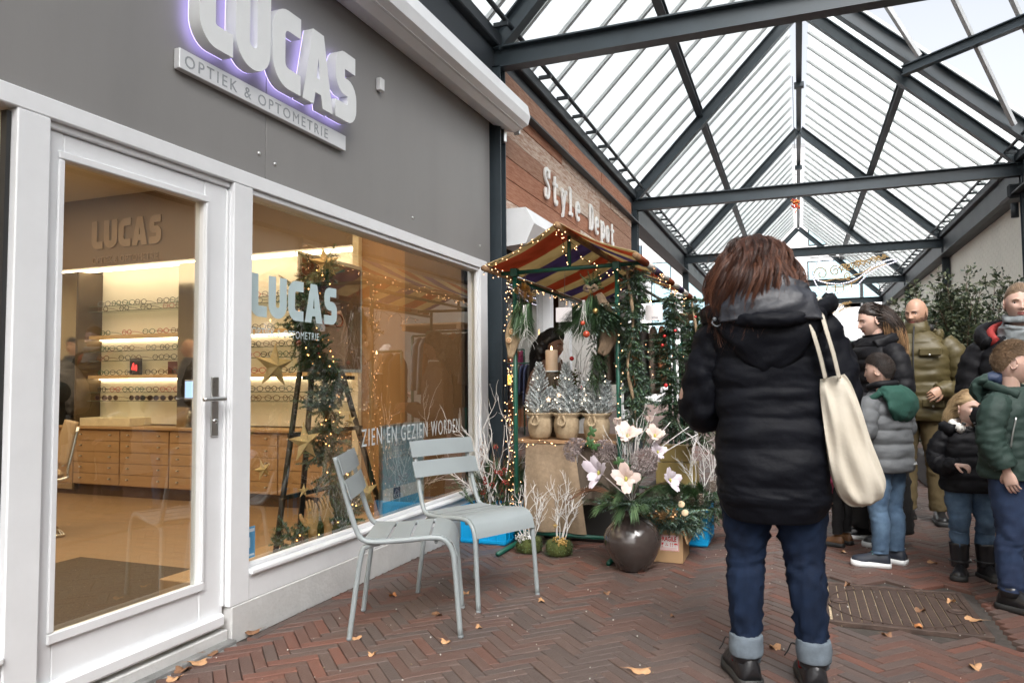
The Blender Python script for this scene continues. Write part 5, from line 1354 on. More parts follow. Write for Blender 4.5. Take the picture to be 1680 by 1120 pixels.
# ================================================================== woman in grey neck warmer at the right edge
w2 = person('woman with pulled back fair hair, grey knitted neck warmer and black puffer', 1.23, 5.15, 172)
hd = headmtx(V((0, .05, 1.60)), math.radians(4), math.radians(-5), 0, .96)
base_body(w2, SK3, 1.70, .17, hd, look=(.6, .1), brow=M('brow_fair', (.22, .14, .08), .7))
m = MB()
torso(m, [(0, 0, .70), (0, 0, .72), (0, 0, .86), (0, 0, 1.0), (0, 0, 1.14), (0, 0, 1.28), (0, 0, 1.36), (0, .0, 1.42), (0, .01, 1.46)], [(.20, .15), (.225, .17), (.225, .17), (.215, .165), (.22, .165), (.215, .16), (.17, .13), (.11, .10), (.09, .085)], 0, puff=(.095, .014), wr=(.01, 5), sub=9, seed=44)
for sx in (-1, 1):
    sleeve(m, [(sx * .16, 0, 1.345), (sx * .22, -.005, 1.28), (sx * .255, -.01, 1.15), (sx * .262, .0, 1.04), (sx * .25, .09, .96), (sx * .20, .19, .95), (sx * .16, .24, .96)], [.068, .078, .078, .074, .07, .06, .05], 0, puff=(.085, .012), wr=(.012, 6), seed=sx * 11)
co = m.build('coat', COATB2, w2, world=False)
m = MB(); m.tube([(-.17, .09, 1.36), (-.20, -.0, 1.43), (-.12, -.13, 1.47), (0, -.17, 1.47), (.12, -.13, 1.47), (.20, 0, 1.43), (.17, .09, 1.36)], [(.03, .05)] * 7, 16, 0, sub=7, wr=(.01, 7)); m.build('hood', COATB2, co, world=False)
m = MB(); m.tube([(-.13, .085, 1.37), (-.15, .02, 1.43), (-.09, -.09, 1.47), (0, -.12, 1.47), (.09, -.09, 1.47), (.15, .02, 1.43), (.13, .085, 1.37)], [(.022, .04)] * 7, 14, 0, sub=7, wr=(.006, 7)); m.build('hood_lining', M('red_lining', (.28, .025, .022), .8, .1, 8, .2, 60), co, world=False)
m = MB(); GK = M('grey_knit', (.24, .265, .275), .95, .1, 20, .5, 300, stretch=(1, 1, 3)); m.tube([(0, .025, 1.36), (0, .025, 1.39), (0, .03, 1.43), (0, .035, 1.47), (0, .045, 1.50), (0, .045, 1.495)], [(.10, .10), (.118, .12), (.105, .11), (.098, .105), (.088, .10), (.078, .088)], 40, 0, sub=7, ref=V((1, 0, 0)), wr=(.016, 5), seed=3)
m.build('neck_warmer', GK, w2, world=False)
m = MB(); leg(m, (-.09, 0, .80), (-.10, .01, .48), (-.10, 0, .08), (.12, .10, .07, .065, .055), 0); leg(m, (.09, 0, .80), (.10, .01, .48), (.10, 0, .08), (.12, .10, .07, .065, .055), 0); m.build('trousers', BLKT, w2, world=False)
for sx in (-.1, .1):
    m = MB(); shoe(m, (sx, 0), 0, .25, 'sneaker', 0, 1); m.build('shoe', [LEATH, SOLEB], w2, world=False)
HA = [M('hair_ash', (.22, .145, .09), .45, .2, 30), M('hair_ash_light', (.32, .22, .14), .45, .2, 30)]
m = MB(); hair_cap(m, hd, .070, .022, -.055, .005, 0, .001, 12)
r = random.Random(31); st = len(m.v); k = 0
while k < 1500:   # hair combed back into a knot
    d = rdir(r); p = head_point(math.atan2(d.x, d.y), math.asin(d.z)); c = d.y
    if p.z < (.070 if c > .5 else .02 + max(0, c) * .10 if c > 0 else -.05): continue
    tgt = V((0, -.108, .035)); pts = []
    for s_ in range(8):
        u = s_ / 7; q = p.lerp(tgt, u); n_ = V((q.x / .075, q.y / .096, q.z / .118)); l = n_.length
        q = q / l * (1.07 + .03 * math.sin(u * PI)) if l > .01 else q; pts.append(q)
    m.strand(pts, .0012, r.choice((0, 1))); k += 1
m.ico((0, -.125, .04), .035, 0, 12, 8)
m.xf(hd, st); m.build('hair', HA, w2, world=False)
# beige fleece baby jacket held against her
fb = thing('fleece_jacket', 'beige fleece jacket with dark zip carried on the right edge woman\'s arm', 'jacket', (1.27, 4.92, 1.0))
m = MB(); m.tube([(1.15, 4.90, .92), (1.20, 4.90, 1.05), (1.28, 4.90, 1.20), (1.38, 4.92, 1.29), (1.47, 4.95, 1.30)], [(.07, .10), (.12, .12), (.13, .12), (.10, .10), (.06, .07)], 32, 0, sub=8, wr=(.02, 7)); m.build('fleece', M('beige_fleece', (.46, .36, .25), .95, .12, 40, .9, 130), fb)
m = MB(); m.tube([(1.24, 4.77, 1.27), (1.28, 4.775, 1.21), (1.30, 4.78, 1.12)], [(.014, .004)] * 3, 8, 0, sub=4); m.build('zip', BLACK, fb)

# ================================================================== half hidden people
def plain(label, x, y, face, H, coatm, legm, hem, skin, hairm, quilts=.1, longh=False, pose=None, head=True, shoes=LEATH, sole=SOLEB, child=0, yaw=0, pitch=0, armf=0.0):
    t = person(label, x, y, face); s = H / 1.72; hs = (.95 if not child else .88) ; zc = H - .125 * hs - .01
    hd = headmtx(V((0, .02, zc)), math.radians(yaw), math.radians(pitch), 0, hs); sh = zc - .20 * (1 if not child else .9)
    wsh = .205 * s * (1 if not child else .95)
    base_body(t, skin, H if not child else H, .16 * s, hd, child=child, male=0, hands=[dict(w=V((sx * (.21 - .10 * armf) * s, (.05 + .26 * armf) * s, (sh - .62 * s + .32 * s * armf))), d=(0, .3 + armf, -1 + armf), nrm=(sx, 0, .2 + armf), side=sx, curl=.5, size=.95 * s) for sx in (-1, 1)], neckr=.048 * (.8 if child else 1))
    m = MB(); zz = [hem, hem + .02] + [hem + (sh - hem) * q for q in (.25, .5, .75, .93, 1.05, 1.15)]
    torso(m, [(0, 0, z) for z in zz], [(wsh * .95, .14 * s), (wsh * 1.06, .16 * s), (wsh * 1.04, .16 * s), (wsh, .15 * s), (wsh * 1.03, .15 * s), (wsh * .9, .13 * s), (wsh * .62, .10 * s), (wsh * .42, .08 * s)], 0, puff=(quilts, .012) if quilts else None, wr=(.01, 5), sub=8, seed=x * 9)
    for sx in (-1, 1):
        sleeve(m, [(sx * wsh * .78, 0, sh - .03), (sx * wsh * 1.05, 0, sh - .10 * s), (sx * wsh * 1.2, -.01, sh - .26 * s), (sx * wsh * 1.22, .0, sh - .36 * s), (sx * (.23 - .05 * armf) * s, (.03 + .14 * armf) * s, sh - (.48 - .10 * armf) * s), (sx * (.215 - .09 * armf) * s, (.05 + .22 * armf) * s, sh - (.58 - .26 * armf) * s)], [.07 * s, .078 * s, .076 * s, .07 * s, .062 * s, .05 * s], 0, puff=(quilts * .9, .01) if quilts else None, wr=(.01, 6), seed=sx * 3 + x)
    co = m.build('coat', coatm, t, world=False)
    m = MB(); hz = hem + .12
    for sx in (-1, 1): leg(m, (sx * .09 * s, 0, hz), (sx * .1 * s, .01, hz * .55), (sx * .105 * s, 0, .09), (.11 * s, .09 * s, .07 * s, .065 * s, .058 * s), 0, seed=sx)
    m.build('trousers', legm, t, world=False)
    for sx in (-1, 1):
        m = MB(); shoe(m, (sx * .105 * s, 0), sx * -.15, .26 * s, 'sneaker', 0, 1, w=.048 * s, h=.09 * s); m.build('shoe', [shoes, sole], t, world=False)
    m = MB()
    if hairm:
        hair_cap(m, hd, .064, .01, -.05, .009, 0, .003, x)
        if longh: long_hair(m, hd, 1400, longh, 1.30, .028, (0, 1), None, 5, .055, w=.0016, wf=9, back_pull=.6, side=.2)
        else: short_hair(m, hd, 1200, .064, .01, -.05, .02, (0, 1), seed=3)
        m.build('hair', hairm, t, world=False)
    return t, hd, sh
GOLDH = [HM[0], HM[1]]
plain('person in taupe quilted jacket mostly hidden behind the foreground woman', -.50, 6.55, -25, 1.70, M('taupe_quilt', (.10, .092, .080), .55, .1, 5, .3, 26), BLKT, .80, SK1, GOLDH, .07)
plain('small child in pink jacket hidden between the two women', .26, 5.72, 60, 1.02, M('pink_jacket', (.40, .06, .13), .6, .1, 6, .3, 30), BLKT, .48, SK1, HK, .06, shoes=M('tan_leather', (.16, .075, .03), .5), child=1)
plain('distant shopper in magenta coat beyond the woman with long hair', .55, 11.8, 160, 1.62, M('magenta_coat', (.22, .02, .07), .7), BLKT, .80, SK1, GOLDH, 0)
# stallholder
BLH = [M('hair_black', (.008, .007, .007), .35, .2, 30), M('hair_soft_black', (.018, .014, .013), .35, .2, 30)]
t, hd, sh = plain('stallholder with curly black hair, brown fleece and white collar behind the stall', -1.95, 6.0, -112, 1.60, M('brown_fleece', (.17, .10, .072), .95, .12, 40, .9, 120), BLKT, .75, SK4, None, 0, armf=.9, yaw=4, pitch=-12)
m = MB(); hair_cap(m, hd @ Matrix.Scale(1.04, 4), .072, .0, -.06, .02, 0, .006, 4); long_hair(m, hd, 2200, .30, 1.25, .034, (0, 0, 1), None, 25, .070, w=.0017, wf=13, back_pull=1.6, side=.12)
m.tube([hd @ V((0, -.05, .06)), hd @ V((0, -.07, 0)), hd @ V((0, -.08, -.09)), hd @ V((0, -.07, -.17))], [(.06, .04), (.10, .06), (.12, .07), (.08, .05)], 28, 0, sub=7, ref=hd.to_3x3() @ V((1, 0, 0)), wr=(.03, 7)); m.build('hair', BLH, t, world=False)
m = MB(); m.tube([hd @ V((0, .01, -.17)), hd @ V((0, .015, -.14)), hd @ V((0, .01, -.115))], [(.085, .085), (.072, .075), (.062, .066)], 24, 0, sub=4, wr=(.008, 7)); m.build('collar', M('white_collar', (.62, .60, .58), .8), t, world=False)
# people inside the optician, seen in the mirrors
plain('optician staff member in dark shirt standing deep inside the shop', pix(120, 600, 'y', 7.0).x, 4.0, -20, 1.80, M('dark_shirt', (.02, .022, .028), .8), BLKT, .95, SK1, HK, 0)
plain('bald customer in dark sweater inside the optician', pix(312, 600, 'y', 7.2).x, 3.8, 40, 1.74, M('charcoal_sweater', (.03, .025, .022), .9, .3, 40), BLKT, .85, SK2, None, 0)
# ================================================================== garden chairs
CHG = M('chair_grey', (.275, .308, .316), .38, .04, 6, .06, 180)
def garden_chair(label, x, y, a):
    t = thing('garden_chair', label, 'chair', (x, y, 0), math.radians(a), 'grey metal chairs by the shop window')
    for sy in (-1, 1):
        m = MB(); m.tube([(-.315, sy * .195, .825), (-.285, sy * .196, .72), (-.245, sy * .2, .58), (-.215, sy * .203, .49), (-.19, sy * .205, .452), (-.14, sy * .207, .437), (.0, sy * .208, .442), (.13, sy * .209, .452), (.19, sy * .21, .44), (.225, sy * .211, .39), (.238, sy * .213, .30), (.262, sy * .218, .0)], .0125, 12, 0, sub=5)
        m.build('side_rail', CHG, t, world=False)
        m = MB(); m.tube([(-.11, sy * .19, .428), (-.165, sy * .192, .415), (-.195, sy * .195, .37), (-.232, sy * .21, .10), (-.244, sy * .213, .0)], .0125, 12, 0, sub=5); m.build('rear_leg', CHG, t, world=False)
        for xx in (.262, -.244):
            m = MB(); m.cyl((xx, sy * (.218 if xx > 0 else .213), 0), (xx, sy * (.218 if xx > 0 else .213), .012), .0135, 12); m.build('foot', M('grey_rubber', (.22, .24, .25), .6), t, world=False)
    m = MB(); m.cyl((-.13, -.20, .425), (-.13, .20, .425), .009, 10); m.cyl((.15, -.20, .43), (.15, .20, .43), .009, 10); m.build('cross_tube', CHG, t, world=False)
    def slat(pts, w=.205, bow=.0, thick=.004):
        m = MB(); N = 9; vs = []
        for side in (0, 1):
            for i, (px_, pz_) in enumerate(pts):
                j = min(i + 1, len(pts) - 1); k = max(i - 1, 0); dx, dz = pts[j][0] - pts[k][0], pts[j][1] - pts[k][1]; l = math.hypot(dx, dz)
                for q in range(N):
                    u = -1 + 2 * q / (N - 1); b = bow * (1 - u * u); ox, oz = -dz / l * (thick * side + b), dx / l * (thick * side + b); vs.append((px_ + ox, u * w, pz_ + oz))
        R = len(pts); o = R * N; fs = []
        for i in range(R - 1):
            for q in range(N - 1): a = i * N + q; fs += [(a, a + 1, a + N + 1, a + N), (o + a, o + a + N, o + a + N + 1, o + a + 1)]
        for i in range(R - 1): fs += [(i * N, (i + 1) * N, o + (i + 1) * N, o + i * N), (i * N + N - 1, o + i * N + N - 1, o + (i + 1) * N + N - 1, (i + 1) * N + N - 1)]
        for q in range(N - 1): fs += [(q, o + q, o + q + 1, q + 1), ((R - 1) * N + q, (R - 1) * N + q + 1, o + (R - 1) * N + q + 1, o + (R - 1) * N + q)]
        m.add(vs, fs, 0, True); o_ = m.build('slat', CHG, t, world=False)
        md = o_.modifiers.new('edge', 'EDGE_SPLIT'); md.split_angle = math.radians(40)
    slat([(-.175, .452), (-.12, .449), (-.075, .449)]); slat([(-.062, .449), (.01, .451), (.028, .452)]); slat([(.041, .453), (.10, .457), (.118, .459)])
    slat([(.131, .463), (.165, .463), (.20, .452), (.228, .425), (.242, .385), (.247, .365)], .214)
    slat([(-.301, .832), (-.285, .79), (-.273, .745)], .232, .016); slat([(-.266, .722), (-.252, .678), (-.238, .634)], .236, .016)
    return t
garden_chair('nearer grey slatted metal chair with its back to the LUCAS window', -1.80, 3.22, 24)
garden_chair('farther grey slatted metal chair facing us beside the blue crate', -1.69, 3.79, -24)

# ================================================================== greenery kit
NDL = [M('needle_green', (.070, .135, .055), .55, .2, 20), M('needle_mid', (.095, .175, .075), .55, .2, 20), M('needle_blue', (.14, .21, .18), .55, .2, 20), M('needle_dark', (.038, .075, .038), .6, .2, 20)]
TWIG = M('twig_brown', (.11, .07, .045), .8, .2, 30)
WTW = M('white_twig', (.70, .68, .66), .7, .08, 60, .3, 300)
SILV = [M('frosted_needle', (.66, .71, .72), .55, .2, 20), M('frosted_pale', (.82, .84, .85), .55, .2, 20), M('frosted_dark', (.42, .49, .49), .6, .2, 20)]
def ndl(mb, p, d, L, w, mat, up=None):
    s = d.cross(V((.31, .17, .93)) if up is None else up)
    if s.length < 1e-4: return
    s = s.normalized() * w; q = p + d * L
    mb.add([p - s * .6, p + s * .6, p + d * L * .55 + s, q, p + d * L * .55 - s], [(0, 1, 2, 3, 4)], mat)
def fir(mb, p, d, L, nl=.020, mats=(0, 1), tw=5, dens=170, side=4, r=rnd, w=.0026, droop=.25):
    w = max(w, .0028)
    """fir twig: stem with rows of needles and a few side shoots"""
    p = V(p); d = V(d).normalized(); n = max(5, int(L * dens)); q = p.copy(); pts = [q.copy()]; dd = d.copy()
    for i in range(n):
        dd = (dd + V((0, 0, -droop / n))).normalized(); q = q + dd * L / n; pts.append(q.copy())
        s = dd.cross(rdir(r)).normalized(); f = 1 - .5 * (i / n) ** 2
        for k in range(3):
            a = (dd * .75 + (Matrix.Rotation(2.1 * k + i, 3, dd) @ s)).normalized(); ndl(mb, q, a, nl * f * r.uniform(.8, 1.15), w, r.choice(mats))
    mb.strand(pts[::max(1, n // 5)], .0016, tw)
    if side:
        for k in range(side):
            i = int(n * (.15 + .65 * k / side)); s = dd.cross(V((0, 0, 1)) + rdir(r) * .5).normalized() * (1 if k % 2 else -1)
            fir(mb, pts[i], dd * .8 + s, L * .5 * (1 - .5 * k / side), nl, mats, tw, dens, 0, r, w, droop)
def pine(mb, p, d, n=70, L=.13, mats=(0, 1), spread=.55, r=rnd, w=.0019, droop=.5):
    w = max(w, .0019); n = int(n * 1.3)
    d = V(d).normalized()
    for _ in range(n):
        a = (d + rdir(r) * spread * r.uniform(.3, 1)).normalized(); q = p + d * r.uniform(0, .05); s = a.cross(V((.2, .3, .9))).normalized() * w
        l = L * r.uniform(.7, 1.1); b = (a + V((0, 0, -droop * r.uniform(.4, 1)))).normalized(); m1 = q + a * l * .5; m2 = m1 + b * l * .5
        mb.add([q - s, q + s, m1 + s, m1 - s, m2], [(0, 1, 2, 3), (3, 2, 4)], r.choice(mats))
def twig(mb, p, d, L, r0=.004, mat=0, depth=2, r=rnd, wig=.25, up=.05, kids=3):
    q = V(p); d = V(d).normalized(); pts = [q.copy()]; n = 7
    for i in range(n):
        d = (d + rdir(r) * wig + V((0, 0, up))).normalized(); q = q + d * L / n; pts.append(q.copy())
        if depth and i > 0 and i < n and r.random() < kids / n * 1.4:
            twig(mb, q, (d + rdir(r) * .8), L * .45 * r.uniform(.6, 1.2), r0 * .62, mat, depth - 1, r, wig, up, kids)
    mb.tube(pts, [r0 * (1 - .55 * i / n) for i in range(n + 1)], 5, mat, sub=2)
def petal(mb, p, d, out, L, W, cup, mat=0, n=5):
    """cupped petal from p along d, leaning towards out"""
    d = V(d).normalized(); out = V(out); out = (out - d * out.dot(d)).normalized(); s = d.cross(out); vs = []
    for i in range(n + 1):
        u = i / n; w = W * math.sin(PI * min(.97, .12 + .80 * u)) ** .7; c = p + d * L * math.sin(u * cup[0]) / max(.3, cup[0]) + out * L * (cup[1] * u + cup[2] * u * u)
        for j in (-1, -.5, 0, .5, 1): vs.append(c + s * w * j - out * (-.22 * W * j * j) * (1.0) - out * .0 + d * -.05 * W * abs(j))
    fs = [(i * 5 + j, i * 5 + j + 1, (i + 1) * 5 + j + 1, (i + 1) * 5 + j) for i in range(n) for j in range(4)]
    mb.add(vs, fs, mat, True)
def flower(mb, c, d, R, open_=.8, mat=0, cmat=1, n=7, r=rnd):
    d = V(d).normalized(); a = d.cross(V((.3, .1, 1))).normalized()
    for k in range(n):
        o = Matrix.Rotation(2 * PI * k / n + r.uniform(-.2, .2), 3, d) @ a; lay = k % 2
        petal(mb, c + o * .006, d, o, R * r.uniform(.9, 1.1) * (1 - .12 * lay), R * .42, (1.3, open_ * (1 - .35 * lay), -.15 + .3 * open_), mat)
    mb.ico(c + d * .010, R * .13, cmat, 8, 6, (1, 1, 1.6))
def allium(mb, c, R, mat=0, n=420, r=rnd, d=V((0, 0, 1)), full=-.45):
    for _ in range(n):
        a = rdir(r)
        if a.dot(d) < full: continue
        p = c + a * R * r.uniform(.75, 1.0)
        for _k in range(5): ndl(mb, p, (a + rdir(r) * .9).normalized(), R * .17, .0026, mat)
        if r.random() < .25: mb.strand([c, c.lerp(p, .6), p], .0009, mat)
def star(mb, c, R, xd, yd, depth=.03, mat=0, inner=.42, rot=0):
    m_ = frame(c, xd, yd); P = []
    for k in range(10):
        a = PI / 2 + rot + PI * k / 5; rr = R if k % 2 == 0 else R * inner; P.append(m_ @ V((rr * math.cos(a), rr * math.sin(a), 0)))
    f, b = m_ @ V((0, 0, depth)), m_ @ V((0, 0, -depth)); mb.add(P + [f, b], [(k, (k + 1) % 10, 10) for k in range(10)] + [((k + 1) % 10, k, 11) for k in range(10)], mat)
def cone(mb, c, R, mat=0, r=rnd):
    for i in range(7):
        z = (i - 3) / 3.5; rr = R * math.sqrt(max(.05, 1 - z * z * .8)) * .75
        for k in range(8):
            a = 2 * PI * k / 8 + i * .4; o = V((math.cos(a), math.sin(a), 0)); p = V(c) + V((0, 0, z * R * 1.3)) + o * rr * .5; s = V((-o.y, o.x, 0)) * R * .22; q = p + o * rr * .6 + V((0, 0, R * .22))
            mb.add([p - s, p + s, q + s * .5, q - s * .5], [(0, 1, 2, 3)], mat)

# ================================================================== market stall
ST = M('stall_green_steel', (.010, .085, .058), .38, .12, 10, .05, 80)
def clothmat(n, c):
    if n in MATS: return MATS[n]
    m = bpy.data.materials.new(n); m.use_nodes = True; t = m.node_tree; t.nodes.clear(); o = _n(t, 'OutputMaterial'); tc = _n(t, 'TexCoord'); nz = _n(t, 'TexNoise', Scale=6.0, Detail=6)
    rp = _n(t, 'ValToRGB'); rp.color_ramp.elements[0].color = (c[0] * .78, c[1] * .76, c[2] * .72, 1); rp.color_ramp.elements[1].color = (*c, 1); rp.color_ramp.elements[0].position = .35; rp.color_ramp.elements[1].position = .6
    d = _n(t, 'BsdfDiffuse'); tl = _n(t, 'BsdfTranslucent'); mx = _n(t, 'MixShader'); mx.inputs[0].default_value = .62
    t.links.new(tc.outputs['Object'], nz.inputs[0]); t.links.new(nz.outputs[0], rp.inputs[0]); t.links.new(rp.outputs[0], d.inputs[0]); t.links.new(rp.outputs[0], tl.inputs[0])
    t.links.new(d.outputs[0], mx.inputs[1]); t.links.new(tl.outputs[0], mx.inputs[2]); t.links.new(mx.outputs[0], o.inputs[0]); MATS[n] = m; return m
CRM, RED, PUR = clothmat('canvas_cream', (.62, .52, .33)), clothmat('canvas_red', (.50, .17, .10)), clothmat('canvas_purple', (.19, .15, .27))
WOODR = M('rough_wood', (.26, .15, .075), .75, .25, 8, .3, 50, stretch=(1, 8, 1))
stall = thing('market_stall', 'green framed market stall with cream, red and purple striped canopy', 'market stall', (-1.5, 6.2, 0))
def sp(nm, fn, mat=ST): m = MB(); fn(m); return m.build(nm, mat, stall)
XL, XR, XM, YF, YB = -2.02, -.955, -1.485, 4.72, 7.72
ZA, ZL, ZR = 2.235, 1.955, 1.972
for x, y in ((-1.90, 4.98), (-1.145, 4.98), (-1.90, 7.45), (-1.145, 7.45)):
    sp('post', lambda m: m.cyl((x, y, 0), (x, y, 1.955), .0165, 12))
for y in (4.98, 7.45):
    sp('cross_bar', lambda m: m.cyl((XL + .02, y, 1.952), (XR + .02, y, 1.968), .0155, 12)); sp('king_post', lambda m: m.cyl((XM, y, 1.96), (XM, y, 2.19), .014, 10))
    sp('floor_bar', lambda m: m.cyl((-1.88, y + .03, .09), (-1.165, y + .03, .09), .014, 10))
for x in (-1.90, -1.145): sp('foot_bar', lambda m: m.cyl((x, 4.62, .018), (x, 5.35, .018), .016, 12)); sp('side_bar', lambda m: m.cyl((x, 4.99, 1.90), (x, 7.44, 1.90), .013, 10))
for x, y in ((-1.90, 4.98), (-1.145, 4.98)): sp('clamp', lambda m: m.box((x - .028, y - .028, 1.925), (x + .028, y + .028, 1.985), 0, .006))
sp('ridge_pole', lambda m: m.cyl((XM, YF - .03, ZA - .022), (XM, YB, ZA - .022), .024, 14), WOODR)
for k, (x, z) in enumerate(((XL, ZL), (XR, ZR))): sp('eaves_pole', lambda m: m.cyl((x, YF - .03, z), (x, YB, z), .021, 14), WOODR)
def canvas(side):
    m = MB(); NY, NX = 54, 14; x1, z1 = (XL, ZL) if side < 0 else (XR, ZR); vs = []
    for lay in (0, 1):
        for i in range(NY + 1):
            y = YF + (YB - YF) * i / NY
            for j in range(NX + 1):
                u = j / NX; x = XM + (x1 - XM) * u; z = ZA + .004 + (z1 + .024 - ZA) * u - .020 * math.sin(PI * u) * (1 + .4 * math.sin(y * 3.1)) + .006 * noise.noise(V((x * 4, y * 3, 0)))
                vs.append((x, y, z + .003 * lay))
    o = (NY + 1) * (NX + 1)
    seq = [0, 1, 0, 2, 0, 1, 0, 2, 0, 1, 0, 2]; wd = [.12, .30, .30, .32, .30, .26, .26, .26, .26, .26, .26, .5]
    def mt(y):
        a = YF
        for k, w in zip(seq, wd):
            a += w
            if y < a: return k
        return 0
    for i in range(NY):
        k = mt(YF + (YB - YF) * (i + .5) / NY)
        for j in range(NX):
            a = i * (NX + 1) + j; f = (a, a + 1, a + NX + 2, a + NX + 1); m.f.append(f if side > 0 else tuple(reversed(f))); g_ = tuple(o + q for q in reversed(f)); m.f.append(g_ if side > 0 else tuple(reversed(g_))); m.m += [k, k]; m.sm += [True, True]
    m.v = vs; return m.build('canvas', [CRM, RED, PUR], stall)
canvas(-1); canvas(1)
for k in range(10):   # canvas wrapped round the right eaves pole
    y = YF + .05 + k * .28; sp('pole_wrap', lambda m: m.cyl((XR, y, ZR), (XR, y + .278, ZR), .0245, 14), [RED, M('canvas_white', (.62, .58, .54), .8), PUR, MATS['canvas_white']][k % 4])
# string lights
sl_ = thing('string_lights', 'warm string lights wound round the stall frame and canopy edge', 'string lights', (-1.5, 5, 1.9))
rl = random.Random(12); mc = MB(); mbu = MB()
def lights(path, step=.035, jit=.022):
    pts = []; 
    for a, b in zip(path[:-1], path[1:]):
        a, b = V(a), V(b); n = max(1, int((b - a).length / step))
        for i in range(n): pts.append(a.lerp(b, i / n) + rdir(rl) * jit)
    if len(pts) > 2: mc.tube(pts, .0022, 4, 0, sub=1)
    for p in pts:
        q = p + rdir(rl) * .014; mc.strand([p, q], .0016, 0); mbu.ico(q, .0036, 0, 6, 4)
for _ in (0,):
    lights([(XL, YF, ZL), (XM, YF, ZA - .03)]); lights([(XM, YF, ZA - .03), (XM, 4.98, 1.97)]); lights([(XM, YF, ZA - .05), (-1.25, 4.98, 1.88), (-1.12, 5.05, 1.93)], .03)
    lights([(XL, YF, ZL), (XL, 7.5, ZL - .04)], .03, .03)
lights([(-1.92, 4.95, 1.9), (-1.92, 4.96, .1)], .03, .02); lights([(-1.95, 4.95, 1.9), (-1.95, 5.0, .85)], .03, .03); lights([(-1.9, 4.96, .73), (-1.2, 4.96, .73)], .035, .02)
lights([(-1.13, 4.95, 1.9), (-1.13, 4.95, .8)], .05, .014); lights([(XR, 5.2, 1.9), (XR, 7.6, 1.85)], .05, .06)
lights([(-1.20, 5.6, 1.7), (-1.0, 5.9, 1.4), (-1.1, 6.2, 1.1), (-.95, 6.4, 1.5)], .07, .1)
for k in range(4): lights([(-2.0 + .02 * k, 5.05, 1.1 - .2 * k), (-1.98, 5.2, .15)], .05, .05)
o = mc.build('cord', BLACK, sl_); o = mbu.build('bulb', BULB, sl_); o['kind'] = 'stuff'

# table and hanging cloth
tb_ = thing('stall_table', 'narrow wooden stall counter with silver trees on it', 'table', (-1.55, 5.5, 0))
for k in range(4):
    m = MB(); m.box((-1.93, 4.99 + k * .18, .725), (-1.17, 5.165 + k * .18, .75), 0, .003); m.build('plank', WOODR, tb_)
for x in (-1.87, -1.22): m = MB(); m.cyl((x, 5.6, 0), (x, 5.6, .724), .016, 8); m.build('leg', ST, tb_)
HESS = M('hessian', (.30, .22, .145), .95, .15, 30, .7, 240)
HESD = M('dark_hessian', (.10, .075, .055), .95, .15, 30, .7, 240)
def drape(x0, x1, y, z0, z1, mat, lab, seed, flare=.0):
    m = MB(); NX, NZ = 24, 14; vs = []
    for lay in (0, 1):
        for j in range(NZ + 1):
            for i in range(NX + 1):
                u, w = i / NX, j / NZ; vs.append((x0 + (x1 - x0) * u + flare * (1 - w) * (u - .3), y + .018 * math.sin(u * 11 + seed) * (1.2 - w) + .004 * lay + .01 * noise.noise(V((u * 5, w * 4, seed))), z0 + (z1 - z0) * w))
    o = (NX + 1) * (NZ + 1)
    for j in range(NZ):
        for i in range(NX):
            a = j * (NX + 1) + i; f = (a, a + 1, a + NX + 2, a + NX + 1); m.f += [f, tuple(o + q for q in reversed(f))]; m.m += [0, 0]; m.sm += [True, True]
    m.v = vs; tag(m.build('hanging_cloth', mat), lab, 'cloth')
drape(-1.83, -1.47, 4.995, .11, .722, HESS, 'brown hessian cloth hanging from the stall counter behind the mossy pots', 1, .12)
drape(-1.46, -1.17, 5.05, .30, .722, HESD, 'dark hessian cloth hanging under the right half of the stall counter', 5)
m = MB(); m.box((-1.80, 5.25, .0), (-1.2, 5.9, .5), 0, .02); tag(m.build('shade_block', M('shadow_box', (.03, .028, .026), .8)), 'dark block standing in for the shade under the stall counter', 'box')  # near-black block added as painted shade below the counter

# silver trees in hessian pots
BURL = M('burlap', (.36, .27, .165), .95, .15, 40, .8, 260, col2=(.48, .37, .24))
def silver_tree(lab, x, y, H, R, tops, seed):
    t = thing('potted_tree', lab, 'potted tree', (x, y, .751), 0, 'frosted miniature trees on the stall counter'); r = random.Random(seed)
    m = MB(); m.lathe((x, y, .751), [(.055, 0), (.074, .015), (.088, .06), (.092, .11), (.084, .145), (.078, .155), (.098, .175), (.104, .190), (.092, .180), (.06, .168)], 30, 0, wob=.10)
    for k in range(60): a = r.uniform(0, 6.3); p = V((x + .1 * math.cos(a), y + .1 * math.sin(a), .751 + .185)); m.strand([p, p + V((.02 * math.cos(a), .02 * math.sin(a), r.uniform(-.01, .02)))], .0011)
    pt = m.build('pot_cover', BURL, t)
    m = MB(); m.tube([(x - .02, y - .092, .92), (x - .035, y - .105, .87), (x + .0, y - .108, .855), (x + .02, y - .105, .88), (x + .005, y - .098, .92)], .009, 8, 0, sub=4); m.build('knot', BURL, pt)
    m = MB()
    for (dx, dy, h, w_) in tops:
        m.tube([(x + dx * .5, y + dy * .5, .91), (x + dx, y + dy, .93 + h * .9)], .006, 6, 3, sub=1); nb_ = int(h * 300)
        for i in range(nb_):
            u = i / nb_; a = i * 2.4 + r.uniform(-.3, .3); l = w_ * (1 - u) ** .8 + .028; p = V((x + dx * (.5 + .5 * u), y + dy * (.5 + .5 * u), .925 + h * u))
            fir(m, p, (math.cos(a), math.sin(a), .45 + u * .9), l, .016, (0, 1, 1, 2), 3, 230, 0, r, .0030, .1)
    m.build('foliage', SILV + [TWIG], t)
    m = MB()
    for k in range(9): m.ico((x + r.uniform(-.09, .09), y - .08 + r.uniform(-.02, .02), r.uniform(.95, 1.2)), .0042, 0, 6, 4)
    m.build('light_bulb', emis('soft_bulb', (1, .8, .55), 2.2, False), t)
    return t
